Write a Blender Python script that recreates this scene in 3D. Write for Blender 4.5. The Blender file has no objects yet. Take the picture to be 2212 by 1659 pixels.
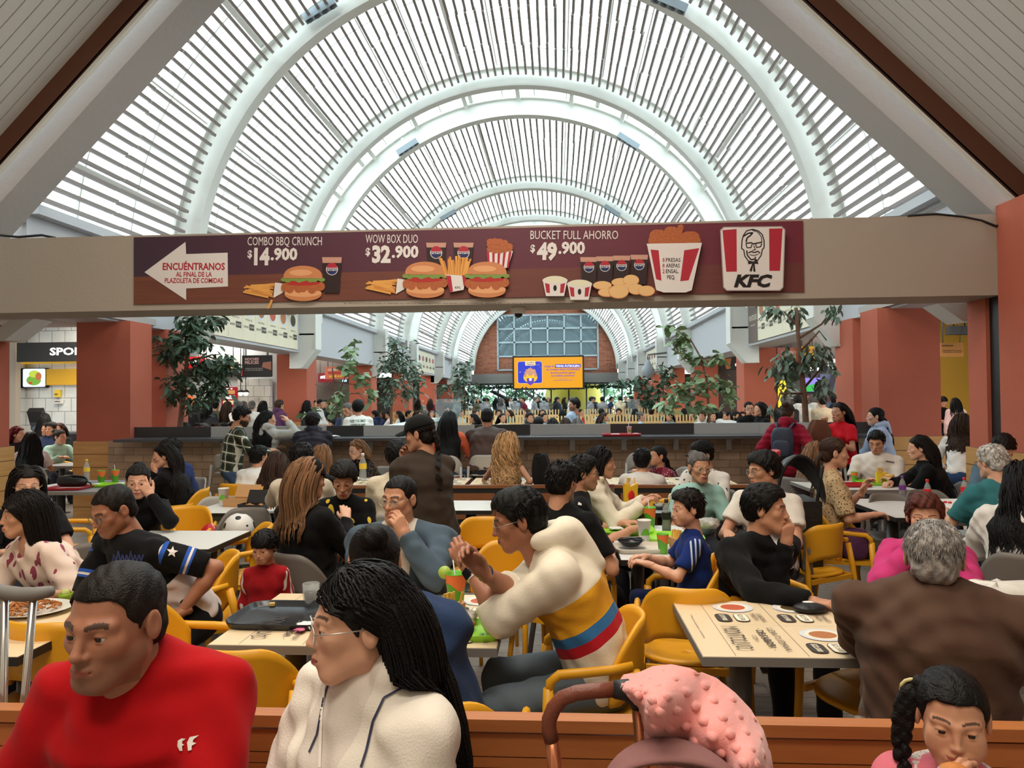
import bpy, bmesh, math, random
import numpy as np
from mathutils import Vector, Matrix
PI = math.pi
SC = bpy.context.scene
COL = SC.collection
# ---------------------------------------------------------------- camera
FPX = 1550.0; CAMZ = 1.72
def cam_axes(yaw, pitch, roll):
    F = Vector((-math.sin(yaw)*math.cos(pitch), math.cos(yaw)*math.cos(pitch), math.sin(pitch)))
    R0 = Vector((math.cos(yaw), math.sin(yaw), 0)); U0 = R0.cross(F)
    R = R0*math.cos(roll) - U0*math.sin(roll); U = U0*math.cos(roll) + R0*math.sin(roll)
    return R, U, F
CR, CU, CF = cam_axes(math.atan(99/FPX), math.atan(28.5/FPX), 0.0097)
cam = bpy.data.cameras.new('camera'); camo = bpy.data.objects.new('camera', cam); COL.objects.link(camo)
cam.sensor_width = 36; cam.lens = 36*FPX/2212; cam.clip_start = .05; cam.clip_end = 300
M = Matrix.Identity(4)
for i in range(3):
    M[i][0] = CR[i]; M[i][1] = CU[i]; M[i][2] = -CF[i]
M[2][3] = CAMZ
camo.matrix_world = M
SC.camera = camo
def ray(px, py): return CF + CR*((px-1106)/FPX) - CU*((py-829.5)/FPX)
def P(px, py, Y):
    d = ray(px, py); return Vector((0, 0, CAMZ)) + d*(Y/d.y)
def PZ(px, py, z):
    d = ray(px, py); return Vector((0, 0, CAMZ)) + d*((z-CAMZ)/d.z)
# ---------------------------------------------------------------- world, light, exposure
SC.view_settings.view_transform = 'Standard'; SC.view_settings.look = 'None'
SC.view_settings.gamma = 1; SC.view_settings.exposure = 0.25; SC.view_settings.use_curve_mapping = False
w = bpy.data.worlds.new('sky'); SC.world = w; w.use_nodes = True
bg = w.node_tree.nodes['Background']; bg.inputs[0].default_value = (.86, .97, 1, 1); bg.inputs[1].default_value = 4.2
cy = SC.cycles
cy.max_bounces = 5; cy.diffuse_bounces = 3; cy.glossy_bounces = 2; cy.transmission_bounces = 4; cy.transparent_max_bounces = 8
cy.caustics_reflective = False; cy.caustics_refractive = False; cy.sample_clamp_indirect = 6
def area_light(name, loc, sx, sy, power, col=(1, .90, .76), rot=(0, 0, 0)):
    l = bpy.data.lights.new(name, 'AREA'); l.shape = 'RECTANGLE'; l.size = sx; l.size_y = sy; l.energy = power; l.color = col
    o = bpy.data.objects.new(name, l); o.location = loc; o.rotation_euler = rot; COL.objects.link(o); return o
# fill lights added over the near tables, out of frame, to brighten the foreground
for k, yy in enumerate((-1.2, 1.8, 4.8)):
    area_light('roof_fill_light', (-.9, yy, 6.3), 3.0, 1.2, 150)
for yy in (13, 20, 27, 35):  # added fill along the side aisles to brighten the hall
    area_light('aisle_fill_light', (-9.3, yy, 3.55), 2.2, 4, 220)
    area_light('aisle_fill_light', (7.6, yy, 3.55), 2.2, 4, 220)
# ---------------------------------------------------------------- helpers
def lin(c):
    if isinstance(c, str): c = tuple(int(c[i:i+2], 16) for i in (0, 2, 4))
    return tuple(((v/255)/12.92 if v/255 <= .04045 else ((v/255+.055)/1.055)**2.4) for v in c[:3]) + (1,)
MATS = {}
def mat(name, col, rough=.6, metal=0, bump=0, bscale=40, vary=0, vscale=6, spec=.4, alpha=None, emit=0, coat=0):
    if name in MATS: return MATS[name]
    m = bpy.data.materials.new(name); m.use_nodes = True; nt = m.node_tree; b = nt.nodes['Principled BSDF']
    c = lin(col); b.inputs['Base Color'].default_value = c; b.inputs['Roughness'].default_value = rough
    b.inputs['Metallic'].default_value = metal; b.inputs['Specular IOR Level'].default_value = spec
    m.diffuse_color = c
    if coat: b.inputs['Coat Weight'].default_value = coat
    if emit: b.inputs['Emission Color'].default_value = c; b.inputs['Emission Strength'].default_value = emit; b.inputs['Base Color'].default_value = tuple(v*.06 for v in c[:3])+(1,)
    if vary or bump:
        tc = nt.nodes.new('ShaderNodeTexCoord')
    if vary:
        n = nt.nodes.new('ShaderNodeTexNoise'); n.inputs['Scale'].default_value = vscale; n.inputs['Detail'].default_value = 4
        nt.links.new(tc.outputs['Object'], n.inputs['Vector'])
        mx = nt.nodes.new('ShaderNodeMix'); mx.data_type = 'RGBA'
        mx.inputs[6].default_value = tuple(v*(1-vary) for v in c[:3])+(1,); mx.inputs[7].default_value = tuple(min(1, v*(1+vary)) for v in c[:3])+(1,)
        nt.links.new(n.outputs[0], mx.inputs[0]); nt.links.new(mx.outputs[2], b.inputs['Base Color'])
    if bump:
        n2 = nt.nodes.new('ShaderNodeTexNoise'); n2.inputs['Scale'].default_value = bscale; n2.inputs['Detail'].default_value = 3
        nt.links.new(tc.outputs['Object'], n2.inputs['Vector'])
        bp = nt.nodes.new('ShaderNodeBump'); bp.inputs['Strength'].default_value = bump; bp.inputs['Distance'].default_value = .02
        nt.links.new(n2.outputs[0], bp.inputs['Height']); nt.links.new(bp.outputs[0], b.inputs['Normal'])
    if alpha is not None:
        out = nt.nodes['Material Output']; tr = nt.nodes.new('ShaderNodeBsdfTransparent'); tr.inputs[0].default_value = c
        mix = nt.nodes.new('ShaderNodeMixShader'); mix.inputs[0].default_value = alpha
        nt.links.new(tr.outputs[0], mix.inputs[1]); nt.links.new(b.outputs[0], mix.inputs[2]); nt.links.new(mix.outputs[0], out.inputs[0])
    MATS[name] = m; return m
def nodes_mat(name, build, rough=.6, spec=.4):
    """material whose colour comes from build(nt, N, L) -> colour socket"""
    if name in MATS: return MATS[name]
    m = bpy.data.materials.new(name); m.use_nodes = True; nt = m.node_tree; b = nt.nodes['Principled BSDF']
    b.inputs['Roughness'].default_value = rough; b.inputs['Specular IOR Level'].default_value = spec
    def N(t, **kw):
        n = nt.nodes.new('ShaderNode'+t)
        for k, v in kw.items():
            if k.startswith('i_'): n.inputs[k[2:]].default_value = v
            else: setattr(n, k, v)
        return n
    s = build(nt, N, nt.links.new)
    if s is not None: nt.links.new(s, b.inputs['Base Color'])
    MATS[name] = m; return m
def mixc(N, L, fac, a, b):
    mx = N('Mix', data_type='RGBA')
    for i, v in ((0, fac), (6, a), (7, b)):
        if isinstance(v, (tuple, list)): mx.inputs[i].default_value = v
        elif isinstance(v, (int, float)): mx.inputs[i].default_value = v
        else: L(v, mx.inputs[i])
    return mx.outputs[2]
class MB:
    """collects simple shapes, builds one mesh object; several materials allowed"""
    def __init__(s): s.v = []; s.f = []; s.mi = []; s.mats = []; s.cur = 0; s.n = 0; s.sm = []
    def use(s, m):
        if m not in s.mats: s.mats.append(m)
        s.cur = s.mats.index(m); return s
    def add(s, vs, fs, smooth=False):
        s.v.extend([tuple(v) for v in vs]); s.f.extend([tuple(i+s.n for i in f) for f in fs])
        s.mi.extend([s.cur]*len(fs)); s.sm.extend([smooth]*len(fs)); s.n += len(vs); return s
    def box(s, x0, x1, y0, y1, z0, z1):
        vs = [(x, y, z) for x in (x0, x1) for y in (y0, y1) for z in (z0, z1)]
        return s.add(vs, [(0, 1, 3, 2), (4, 6, 7, 5), (0, 4, 5, 1), (2, 3, 7, 6), (0, 2, 6, 4), (1, 5, 7, 3)])
    def obox(s, c, ax, ay, az):
        c, ax, ay, az = map(Vector, (c, ax, ay, az))
        vs = [c+ax*i+ay*j+az*k for i in (-1, 1) for j in (-1, 1) for k in (-1, 1)]
        return s.add(vs, [(0, 1, 3, 2), (4, 6, 7, 5), (0, 4, 5, 1), (2, 3, 7, 6), (0, 2, 6, 4), (1, 5, 7, 3)])
    def prism(s, pts, d):
        n = len(pts); d = Vector(d); a = [Vector(p) for p in pts]
        return s.add(a+[p+d for p in a], [tuple(range(n))[::-1], tuple(range(n, 2*n))]+[(i, (i+1) % n, n+(i+1) % n, n+i) for i in range(n)])
    def tube(s, pts, r, n=8, caps=True, flat=None):
        pts = [Vector(p) for p in pts]; m = len(pts); rr = r if isinstance(r, (list, tuple)) else [r]*m
        vs = []; prev = None
        for i, p in enumerate(pts):
            t = (pts[min(i+1, m-1)]-pts[max(i-1, 0)]).normalized()
            if prev is None:
                a = Vector((0, 0, 1)) if abs(t.z) < .9 else Vector((1, 0, 0)); u = t.cross(a).normalized()
            else:
                u = (prev-t*prev.dot(t)).normalized()
            prev = u; v = t.cross(u)
            for k in range(n):
                an = 2*PI*k/n; vs.append(p+u*(math.cos(an)*rr[i])+v*(math.sin(an)*rr[i]*(flat or 1)))
        fs = [(i*n+k, i*n+(k+1) % n, (i+1)*n+(k+1) % n, (i+1)*n+k) for i in range(m-1) for k in range(n)]
        if caps: fs += [tuple(range(n))[::-1], tuple(range((m-1)*n, m*n))]
        return s.add(vs, fs, True)
    def lathe(s, prof, c=(0, 0, 0), n=20, caps=True):
        vs = []; m = len(prof)
        for r, z in prof:
            for k in range(n):
                an = 2*PI*k/n; vs.append((c[0]+r*math.cos(an), c[1]+r*math.sin(an), c[2]+z))
        fs = [(i*n+k, i*n+(k+1) % n, (i+1)*n+(k+1) % n, (i+1)*n+k) for i in range(m-1) for k in range(n)]
        if caps: fs += [tuple(range(n))[::-1], tuple(range((m-1)*n, m*n))]
        return s.add(vs, fs, True)
    def grid(s, fn, nu, nv, closed=False):
        vs = [fn(i/(nu-1), j/(nv-1)) for i in range(nu) for j in range(nv)]
        fs = [(i*nv+j, (i+1)*nv+j, (i+1)*nv+j+1, i*nv+j+1) for i in range(nu-1) for j in range(nv-1)]
        return s.add(vs, fs, True)
    def ball(s, c, r, n=12):
        rx, ry, rz = r if isinstance(r, (tuple, list)) else (r, r, r)
        return s.grid(lambda u, v: (c[0]+rx*math.sin(PI*u)*math.cos(2*PI*v), c[1]+ry*math.sin(PI*u)*math.sin(2*PI*v), c[2]+rz*math.cos(PI*u)), max(5, n//2+1), n+1)
    def mesh(s, name):
        me = bpy.data.meshes.new(name); me.from_pydata(s.v, [], s.f)
        for m in s.mats: me.materials.append(m)
        me.polygons.foreach_set('material_index', s.mi); me.polygons.foreach_set('use_smooth', s.sm); me.update(); return me
    def build(s, name, m=None, parent=None, loc=None):
        if m is not None and not s.mats: s.mats = [m]
        return link(bpy.data.objects.new(name, s.mesh(name)), parent, loc)
def link(o, parent=None, loc=None):
    COL.objects.link(o)
    if parent is not None: o.parent = parent
    if loc is not None: o.location = loc
    return o
def tag(o, label=None, cat=None, group=None, kind=None):
    if label: o['label'] = label
    if cat: o['category'] = cat
    if group: o['group'] = group
    if kind: o['kind'] = kind
    return o
def empty(name, loc=(0, 0, 0), rz=0, label=None, cat=None, group=None):
    o = bpy.data.objects.new(name, None); COL.objects.link(o); o.location = loc; o.rotation_euler = (0, 0, rz); o.empty_display_size = .05
    return tag(o, label, cat, group)
def struct(mb, name, m=None): return tag(mb.build(name, m), kind='structure')
def copy_tree(o, parent=None, loc=None, rz=None):
    kids = [c for c in KIDS.get(o.name, [])] or [c for c in o.children]
    c = o.copy(); COL.objects.link(c)
    if parent is not None: c.parent = parent
    if loc is not None: c.location = loc
    if rz is not None: c.rotation_euler = (0, 0, rz)
    for ch in kids: copy_tree(ch, c)
    return c
KIDS = {}
def bevel(o, w=.006, seg=2):
    md = o.modifiers.new('edge', 'BEVEL'); md.width = w; md.segments = seg; md.limit_method = 'ANGLE'; return o
# -------- flat printed graphics and lettering on a frame (origin, right, up, normal)
class Print:
    def __init__(s, o, ux, uy, nrm): s.o = Vector(o); s.ux = Vector(ux); s.uy = Vector(uy); s.n = Vector(nrm); s.mb = MB(); s.L = 0; s.st = .0004
    def at(s, x, y, l=None): return s.o+s.ux*x+s.uy*y+s.n*(s.st*(s.L if l is None else l)+.001)
    def poly(s, pts, m, up=1):
        s.L += up; s.mb.use(m).add([s.at(*p) for p in pts], [tuple(range(len(pts)))]); return s
    def rect(s, x0, y0, x1, y1, m, up=1): return s.poly([(x0, y0), (x1, y0), (x1, y1), (x0, y1)], m, up)
    def rrect(s, x0, y0, x1, y1, r, m, up=1):
        pts = []
        for cx, cy_, a0 in ((x1-r, y0+r, -90), (x1-r, y1-r, 0), (x0+r, y1-r, 90), (x0+r, y0+r, 180)):
            pts += [(cx+r*math.cos(math.radians(a0+t)), cy_+r*math.sin(math.radians(a0+t))) for t in (0, 30, 60, 90)]
        return s.poly(pts, m, up)
    def ell(s, cx, cy_, rx, ry, m, up=1, n=20, rot=0):
        c, sn = math.cos(rot), math.sin(rot)
        return s.poly([(cx+rx*math.cos(a)*c-ry*math.sin(a)*sn, cy_+rx*math.cos(a)*sn+ry*math.sin(a)*c) for a in [2*PI*k/n for k in range(n)]], m, up)
    def line(s, pts, wd, m, up=1):
        s.L += up
        for a, b in zip(pts[:-1], pts[1:]):
            dx, dy = b[0]-a[0], b[1]-a[1]; l = math.hypot(dx, dy) or 1; ox, oy = -dy/l*wd/2, dx/l*wd/2
            s.mb.use(m).add([s.at(a[0]+ox, a[1]+oy), s.at(b[0]+ox, b[1]+oy), s.at(b[0]-ox, b[1]-oy), s.at(a[0]-ox, a[1]-oy)], [(0, 1, 2, 3)])
        return s
    def text(s, body, x, y, h, m, width=None, align='L', bold=0, rot=0, up=1, shear=0):
        """cap height h; squeezed or stretched to width when given"""
        s.L += up
        vs, fs = text_mesh(body, bold, shear)
        if not len(vs): return s
        x0, x1 = vs[:, 0].min(), vs[:, 0].max(); sy = h/CAPH; wd = width if width else (x1-x0)*sy*.9
        sx = wd/max(x1-x0, 1e-6); q = np.stack([(vs[:, 0]-x0)*sx, vs[:, 1]*sy], 1)
        if align == 'C': q[:, 0] -= wd/2
        if align == 'R': q[:, 0] -= wd
        c, sn = math.cos(rot), math.sin(rot)
        s.mb.use(m).add([s.at(x+a*c-b*sn, y+a*sn+b*c) for a, b in q], fs); return s
    def build(s, name, parent): return s.mb.build(name, None, parent)
CAPH = .729
_TX = {}
def text_mesh(body, bold=0, shear=0):
    k = (body, bold, shear)
    if k not in _TX:
        cu = bpy.data.curves.new('t', 'FONT'); cu.body = body; cu.size = 1; cu.offset = bold; cu.resolution_u = 2; cu.shear = shear; cu.fill_mode = 'FRONT'
        o = bpy.data.objects.new('t', cu); me = bpy.data.meshes.new_from_object(o)
        vs = np.array([v.co[:2] for v in me.vertices]) if len(me.vertices) else np.zeros((0, 2))
        fs = [tuple(p.vertices) for p in me.polygons]
        _TX[k] = (vs, fs); bpy.data.objects.remove(o); bpy.data.meshes.remove(me); bpy.data.curves.remove(cu)
    return _TX[k]
rnd = random.Random(7)
# ================================================================ the setting
AX, RAD, ZC = -.92, 5.45, 3.70          # vault axis, radius and springing height
WHITE = mat('white steel paint', (222, 222, 216), .5, bump=.05, bscale=9)
ORANGE = mat('orange stucco', (184, 100, 78), .85, bump=.25, bscale=70, vary=.06, vscale=3)
TAUPE = mat('taupe plaster', (172, 162, 150), .85, bump=.1, bscale=30, vary=.03, vscale=2)
LGREY = mat('light grey panel', (192, 193, 198), .6)
def arc_pt(r, a, y): return Vector((AX-r*math.cos(a), y, ZC+r*math.sin(a)))
# --- floor: grey wood-look planks
def floor_col(nt, N, L):
    tc = N('TexCoord'); mp = N('Mapping'); mp.inputs['Rotation'].default_value = (0, 0, 0)
    L(tc.outputs['Object'], mp.inputs[0])
    br = N('TexBrick'); br.inputs['Scale'].default_value = 1; br.inputs['Brick Width'].default_value = 1.2; br.inputs['Row Height'].default_value = .2; br.inputs['Mortar Size'].default_value = .003
    br.inputs['Color1'].default_value = lin((160, 152, 144)); br.inputs['Color2'].default_value = lin((142, 134, 126)); br.inputs['Mortar'].default_value = lin((104, 98, 92))
    L(mp.outputs[0], br.inputs['Vector'])
    m2 = N('Mapping'); m2.inputs['Scale'].default_value = (2, 26, 1); L(tc.outputs['Object'], m2.inputs[0])
    n = N('TexNoise'); n.inputs['Scale'].default_value = 1.6; n.inputs['Detail'].default_value = 6; L(m2.outputs[0], n.inputs['Vector'])
    r = N('ValToRGB'); r.color_ramp.elements[0].color = (.62, .6, .58, 1); r.color_ramp.elements[0].position = .3; r.color_ramp.elements[1].color = (1.1, 1.1, 1.1, 1); r.color_ramp.elements[1].position = .7
    L(n.outputs[0], r.inputs[0])
    mx = N('Mix', data_type='RGBA', blend_type='MULTIPLY'); mx.inputs[0].default_value = 1; L(br.outputs[0], mx.inputs[6]); L(r.outputs[0], mx.inputs[7])
    return mx.outputs[2]
struct(MB().box(-16, 14, -5, 60, -.1, 0), 'floor', nodes_mat('grey plank floor', floor_col, .38))
def brick_col(c1, c2, mo, bw, rh, ms=.012, axis='XZ'):
    def f(nt, N, L):
        tc = N('TexCoord'); sp = N('SeparateXYZ'); L(tc.outputs['Object'], sp.inputs[0]); cb = N('CombineXYZ')
        L(sp.outputs[0 if axis == 'XZ' else 1], cb.inputs[0]); L(sp.outputs[2], cb.inputs[1])
        br = N('TexBrick'); br.inputs['Scale'].default_value = 1; br.inputs['Brick Width'].default_value = bw; br.inputs['Row Height'].default_value = rh; br.inputs['Mortar Size'].default_value = ms; br.inputs['Bias'].default_value = -.2
        for k, c in (('Color1', c1), ('Color2', c2), ('Mortar', mo)): br.inputs[k].default_value = lin(c)
        L(cb.outputs[0], br.inputs['Vector'])
        n = N('TexNoise'); n.inputs['Scale'].default_value = 5; L(tc.outputs['Object'], n.inputs['Vector'])
        mx = N('Mix', data_type='RGBA', blend_type='OVERLAY'); mx.inputs[0].default_value = .35; L(br.outputs[0], mx.inputs[6]); L(n.outputs[0], mx.inputs[7])
        return mx.outputs[2]
    return f
# --- the barrel vault: slats, rings, translucent skin
SLAT = mat('brown grey ceiling slat', (150, 139, 135), .6, vary=.08, vscale=3)
SKIN = mat('translucent roofing', (244, 252, 253), .4, alpha=.16)
BAYS = [(8.15, 11.78), (12.02, 16.36), (18.36, 24.55), (24.85, 29.0), (31.0, 37.1), (37.4, 41.6), (43.6, 52.7)]
NSL = 98
def vault(bays, slat_mat, steel, nsl, y_a, y_b, rings, pre):
    for b, (y0, y1) in enumerate(bays):
        mb = MB().use(slat_mat); rr = random.Random(b)
        nseg = 3 if y1-y0 > 4.2 else 2
        for i in range(nsl):
            a = .02+(PI-.04)*(i+.5)/nsl
            cut = y0
            for k in range(nseg):
                e = y1 if k == nseg-1 else y0+(y1-y0)*(k+1)/nseg+rr.uniform(-.12, .12)*(1 if k else .6)
                r = 5.47+rr.uniform(-.02, .02); aa = a+rr.uniform(-.0022, .0022)
                n = Vector((-math.cos(aa), 0, math.sin(aa))); t = Vector((math.sin(aa), 0, math.cos(aa)))
                c = arc_pt(r, aa, (cut+e-.02)/2)
                h = (e-.02-cut)/2
                vs = []
                for yy, ins in ((-h, 0), (h, .05)):
                    vs += [c+Vector((0, yy, 0))+t*u+n*v for u, v in ((-.024, -.04), (.024, -.04), (.024, .04), (-.024, .04))]
                mb.add(vs, [(0, 1, 2, 3)[::-1], (4, 5, 6, 7), (0, 4, 5, 1)[::-1], (1, 5, 6, 2)[::-1], (2, 6, 7, 3)[::-1], (3, 7, 4, 0)[::-1]])
                cut = e+.02
        tag(mb.build('ceiling_slats'), kind='structure')
    NA = 64
    def hoop(mb, r0, r1, y0, y1):
        vs = []
        for i in range(NA+1):
            a = PI*i/NA
            vs += [arc_pt(r0, a, y0), arc_pt(r0, a, y1), arc_pt(r1, a, y1), arc_pt(r1, a, y0)]
        fs = [(i*4+k, i*4+(k+1) % 4, i*4+4+(k+1) % 4, i*4+4+k) for i in range(NA) for k in range(4)]+[(0, 1, 2, 3), (NA*4, NA*4+3, NA*4+2, NA*4+1)]
        mb.add(vs, fs)
    for ya, yb in rings:
        mb = MB().use(steel)
        hoop(mb, 5.22, 5.66, ya+.09, yb-.09); hoop(mb, 5.20, 5.24, ya, yb); hoop(mb, 5.64, 5.68, ya, yb)
        tag(mb.build('vault_rib'), kind='structure')
    mb = MB().use(steel)                                      # purlins, conduits and thin hoops under the skin
    y = y_a+.2
    while y < y_b: hoop(mb, 5.76, 5.78, y, y+.022); y += 1.24
    for i in range(0, 22):
        a = PI*(i+.5)/22; t = Vector((math.sin(a), 0, math.cos(a))); n = Vector((-math.cos(a), 0, math.sin(a)))
        wd = .05 if i % 4 == 1 else .014
        mb.obox(arc_pt(5.72, a, (y_a+y_b)/2), t*wd, (0, (y_b-y_a)/2, 0), n*.03)
    tag(mb.build('roof_purlins'), kind='structure')
    return hoop, NA
RINGS = [(11.78, 12.02), (16.36, 16.6), (18.1, 18.36), (24.55, 24.85), (29.0, 29.25), (30.75, 31.0), (37.1, 37.4), (41.6, 41.85), (43.35, 43.6), (52.7, 53)]
hoop, NA = vault(BAYS, SLAT, WHITE, NSL, 8.1, 53, RINGS, '')
mb = MB().use(SKIN); mb.grid(lambda u, v: arc_pt(5.84, PI*u, 8.1+(53-8.1)*v), 49, 2); tag(mb.build('roof_skin'), kind='structure')
mb = MB().use(WHITE)                                          # cross brackets between the paired ribs
for ya, yb in ((16.6, 18.1), (29.25, 30.75), (41.85, 43.35)):
    for i in range(13):
        a = PI*(i+.5)/13; t = Vector((math.sin(a), 0, math.cos(a))); n = Vector((-math.cos(a), 0, math.sin(a)))
        mb.obox(arc_pt(5.62, a, (ya+yb)/2), t*.05, (0, (yb-ya)/2, 0), n*.06)
tag(mb.build('vault_braces'), kind='structure')
# --- fascias, soffits, columns, brackets on both sides (mirrored about the axis)
def mx_(x, s): return x if s < 0 else 2*AX-x                  # x given for the left side
WOOD = None
def plank_col(base, dark, ph=.12, axis=2):
    def f(nt, N, L):
        tc = N('TexCoord'); sp = N('SeparateXYZ'); L(tc.outputs['Object'], sp.inputs[0])
        mp = N('Mapping'); mp.inputs['Scale'].default_value = (1.2, 1.2, 14) if axis == 2 else (1, 14, 14); L(tc.outputs['Object'], mp.inputs[0])
        n = N('TexNoise'); n.inputs['Scale'].default_value = 2.2; n.inputs['Detail'].default_value = 5; n.inputs['Distortion'].default_value = .6; L(mp.outputs[0], n.inputs['Vector'])
        c = mixc(N, L, n.outputs[0], lin(dark), lin(base))
        if not ph: return c
        md = N('Math', operation='FRACT'); dv = N('Math', operation='DIVIDE'); dv.inputs[1].default_value = ph; L(sp.outputs[2], dv.inputs[0]); L(dv.outputs[0], md.inputs[0])
        lt = N('Math', operation='LESS_THAN'); lt.inputs[1].default_value = .045; L(md.outputs[0], lt.inputs[0])
        return mixc(N, L, lt.outputs[0], c, lin(tuple(int(v*.45) for v in dark)))
    return f
CLAD = nodes_mat('pine cladding', plank_col((214, 168, 106), (178, 124, 68), .19), .5)
SOFF = mat('soffit plaster', (176, 172, 168), .8)
for s in (-1, 1):
    side = 'left' if s < 0 else 'right'
    xi, xo = mx_(-6.35, s), mx_(-7.05, s)
    struct(MB().box(min(xi, xo), max(xi, xo), 8.2, 53, 2.87, 4.05), 'wall_fascia_'+side, LGREY)
    m = MB().use(LGREY); m.box(min(xi, mx_(-6.2, s)), max(xi, mx_(-6.2, s)), 8.2, 53, 3.98, 4.1); struct(m, 'trim_gutter_'+side)
    xa, xb = mx_(-7.05, s), mx_(-15.5, s)
    struct(MB().box(min(xa, xb), max(xa, xb), 8.1, 53, 3.62, 3.72), 'ceiling_aisle_'+side, mat('aisle ceiling', (120, 112, 108), .8))
    # columns: pair at Y=10 / 11.3 then every 6.3 m
    for k, (y0, y1, xl, xr) in enumerate([(10.0, 10.55, -6.98, -6.17), (11.25, 11.95, -7.15, -6.34)]+[(y, y+.75, -7.2, -6.42) for y in (18.0, 24.4, 30.7, 37.0, 43.2)]):
        a, b = sorted((mx_(xl, s), mx_(xr, s)))
        struct(MB().box(a, b, y0, y1, 0, 2.88), 'column_'+side, ORANGE)
        struct(MB().box(a-.03, b+.03, y0-.03, y1+.03, 0, 1.14), 'trim_cladding_'+side, CLAD)
    for yb in (11.75, 17.3, 24.5, 30.0, 37.0, 42.5, 48.5):
        pts = [(mx_(x, s), yb, z) for x, z in ((-5.95, 4.15), (-5.95, 2.95), (-6.3, 2.5), (-6.6, 2.5), (-6.6, 4.15))]
        m = MB().use(WHITE); m.prism(pts, (0, .05, 0)); m.prism([(p[0], p[1]+.33, p[2]) for p in pts], (0, .05, 0))
        for (xA, zA), (xB, zB) in (((-5.95, 4.15), (-5.95, 2.95)), ((-5.95, 2.95), (-6.3, 2.5)), ((-6.3, 2.5), (-6.6, 2.5))):
            d = Vector((mx_(xB, s)-mx_(xA, s), 0, zB-zA)); n = Vector((-d.z, 0, d.x)).normalized()
            c = Vector((mx_((xA+xB)/2, s), yb+.19, (zA+zB)/2)); m.obox(c, d/2, (0, .21, 0), n*.02)
        m.box(*sorted((mx_(-5.95, s), mx_(-6.6, s))), yb, yb+.38, 3.3, 3.34)
        struct(m, 'wall_bracket_'+side)
# --- low soffit between the banner beam and the atrium, banner beam, near columns
struct(MB().box(-13, -6.3, 8.1, 10.9, 2.9, 3.0), 'ceiling_soffit_left', SOFF)
struct(MB().box(4.45, 12, 8.1, 10.9, 2.9, 3.0), 'ceiling_soffit_right', SOFF)
struct(MB().box(-13, 4.62, 7.5, 8.1, 2.70, 3.52), 'wall_banner_beam', TAUPE)
xr = P(2093, 850, 8.05).x
m = MB().use(ORANGE); m.box(xr, xr+1.6, 7.72, 8.05, 0, 3.6); m.box(xr, xr+1.6, 2.6, 7.5, 0, 3.6); struct(m, 'wall_right')
struct(MB().box(xr+.04, xr+1.5, 7.5, 7.72, 0, 3.55), 'trim_shutter_track', mat('black steel', (26, 25, 26), .45))
m = MB().use(CLAD); m.box(xr-.03, xr+1.5, 7.73, 8.08, 0, 1.14); m.box(xr-.03, xr+1.5, 2.55, 7.49, 0, 1.14); struct(m, 'baseboard_right')
xl = P(14, 850, 8.95).x
struct(MB().box(xl-1.2, xl, 8.4, 9.0, 0, 2.72), 'column_left_near', ORANGE)
struct(MB().box(xl-1.23, xl+.05, 8.36, 9.03, 0, 1.14), 'trim_cladding_left_near', CLAD)
# short steel haunches at both near columns
m = MB().use(WHITE); pts = [P(10, 735, 8.6), P(72, 688, 8.6), P(25, 688, 8.6), P(-40, 735, 8.6)]; m.prism(pts, (0, .35, 0)); struct(m, 'wall_haunch_left')
m = MB().use(WHITE); pts = [P(2026, 656, 8.3), P(2082, 695, 8.3), P(2125, 690, 8.3), P(2125, 656, 8.3)]; m.prism(pts, (0, .35, 0)); struct(m, 'wall_haunch_right')
# --- gable frame: pale concrete rafters, brown steel rafters, boarded ceiling over the viewer
CONC = mat('pale painted concrete', (172, 166, 162), .8, bump=.15, bscale=14, vary=.03, vscale=2)
BROWN = mat('brown steel', (92, 56, 40), .45)
BOARD = mat('white ceiling board', (198, 197, 192), .6); GROOVE = mat('ceiling board groove', (120, 116, 110), .8)
def rafter(p0, p1, name, side, m, th, h, y0):
    """underside front edge passes through two pixels at depth y0"""
    a, b = P(*p0, y0), P(*p1, y0); d = (b-a).normalized(); n = Vector((-d.z, 0, d.x)); n = n if n.z > 0 else -n
    a = a-d*1.2; b = b+d*4.0
    return struct(MB().use(m).prism([a, b, b+n*h, a+n*h], (0, th, 0)), name+'_'+side), d, n, a
_, dl, nl, al = rafter((0, 438), (395, 0), 'rafter', 'left', CONC, .48, .3, 7.5)
_, dr, nr, ar = rafter((2138, 452), (1639, 0), 'rafter', 'right', CONC, .48, .3, 7.5)
for d, n, a, side, (q0, q1) in ((dl, nl, al, 'left', ((0, 372), (336, 0))), (dr, nr, ar, 'right', ((2181, 431), (1716, 0)))):
    a = P(*q0, 7.25); b = P(*q1, 7.25); d = (b-a).normalized(); a = a-d*1.6; b = b+d*4.2
    m = MB().use(BROWN)
    m.prism([a+n*.07, b+n*.07, b+n*.085, a+n*.085], (0, .06, 0)); m.prism([a+n*.07, b+n*.07, b+n*.28, a+n*.28], (0, .02, 0)); m.use(mat('white steel paint', (0, 0, 0))).prism([a+n*.015, b+n*.015, b+n*.05, a+n*.05], (0, .05, 0))
    struct(m, 'steel_rafter_'+side)
    m = MB().use(BOARD); y = 7.2; up = n*.27; L_ = (b-a).length
    b2 = a+d*(L_-.2)
    while y > -3.6:
        m.use(BOARD).prism([a+up-d*1.5, b2+up+d*1.2, b2+up+d*1.2+n*.03, a+up-d*1.5+n*.03], (0, -.127, 0)); y0 = y
        y -= .14
        for q in m.v[-8:]: pass
        vs = m.v[-8:]; m.v[-8:] = [(v[0], v[1]-(7.2-y0), v[2]) for v in vs]
    m.use(GROOVE).prism([a+up-d*1.5+n*.028, b2+up+d*1.2+n*.028, b2+up+d*1.2+n*.06, a+up-d*1.5+n*.06], (0, -10.8, 0))
    struct(m, 'ceiling_'+side)
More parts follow.
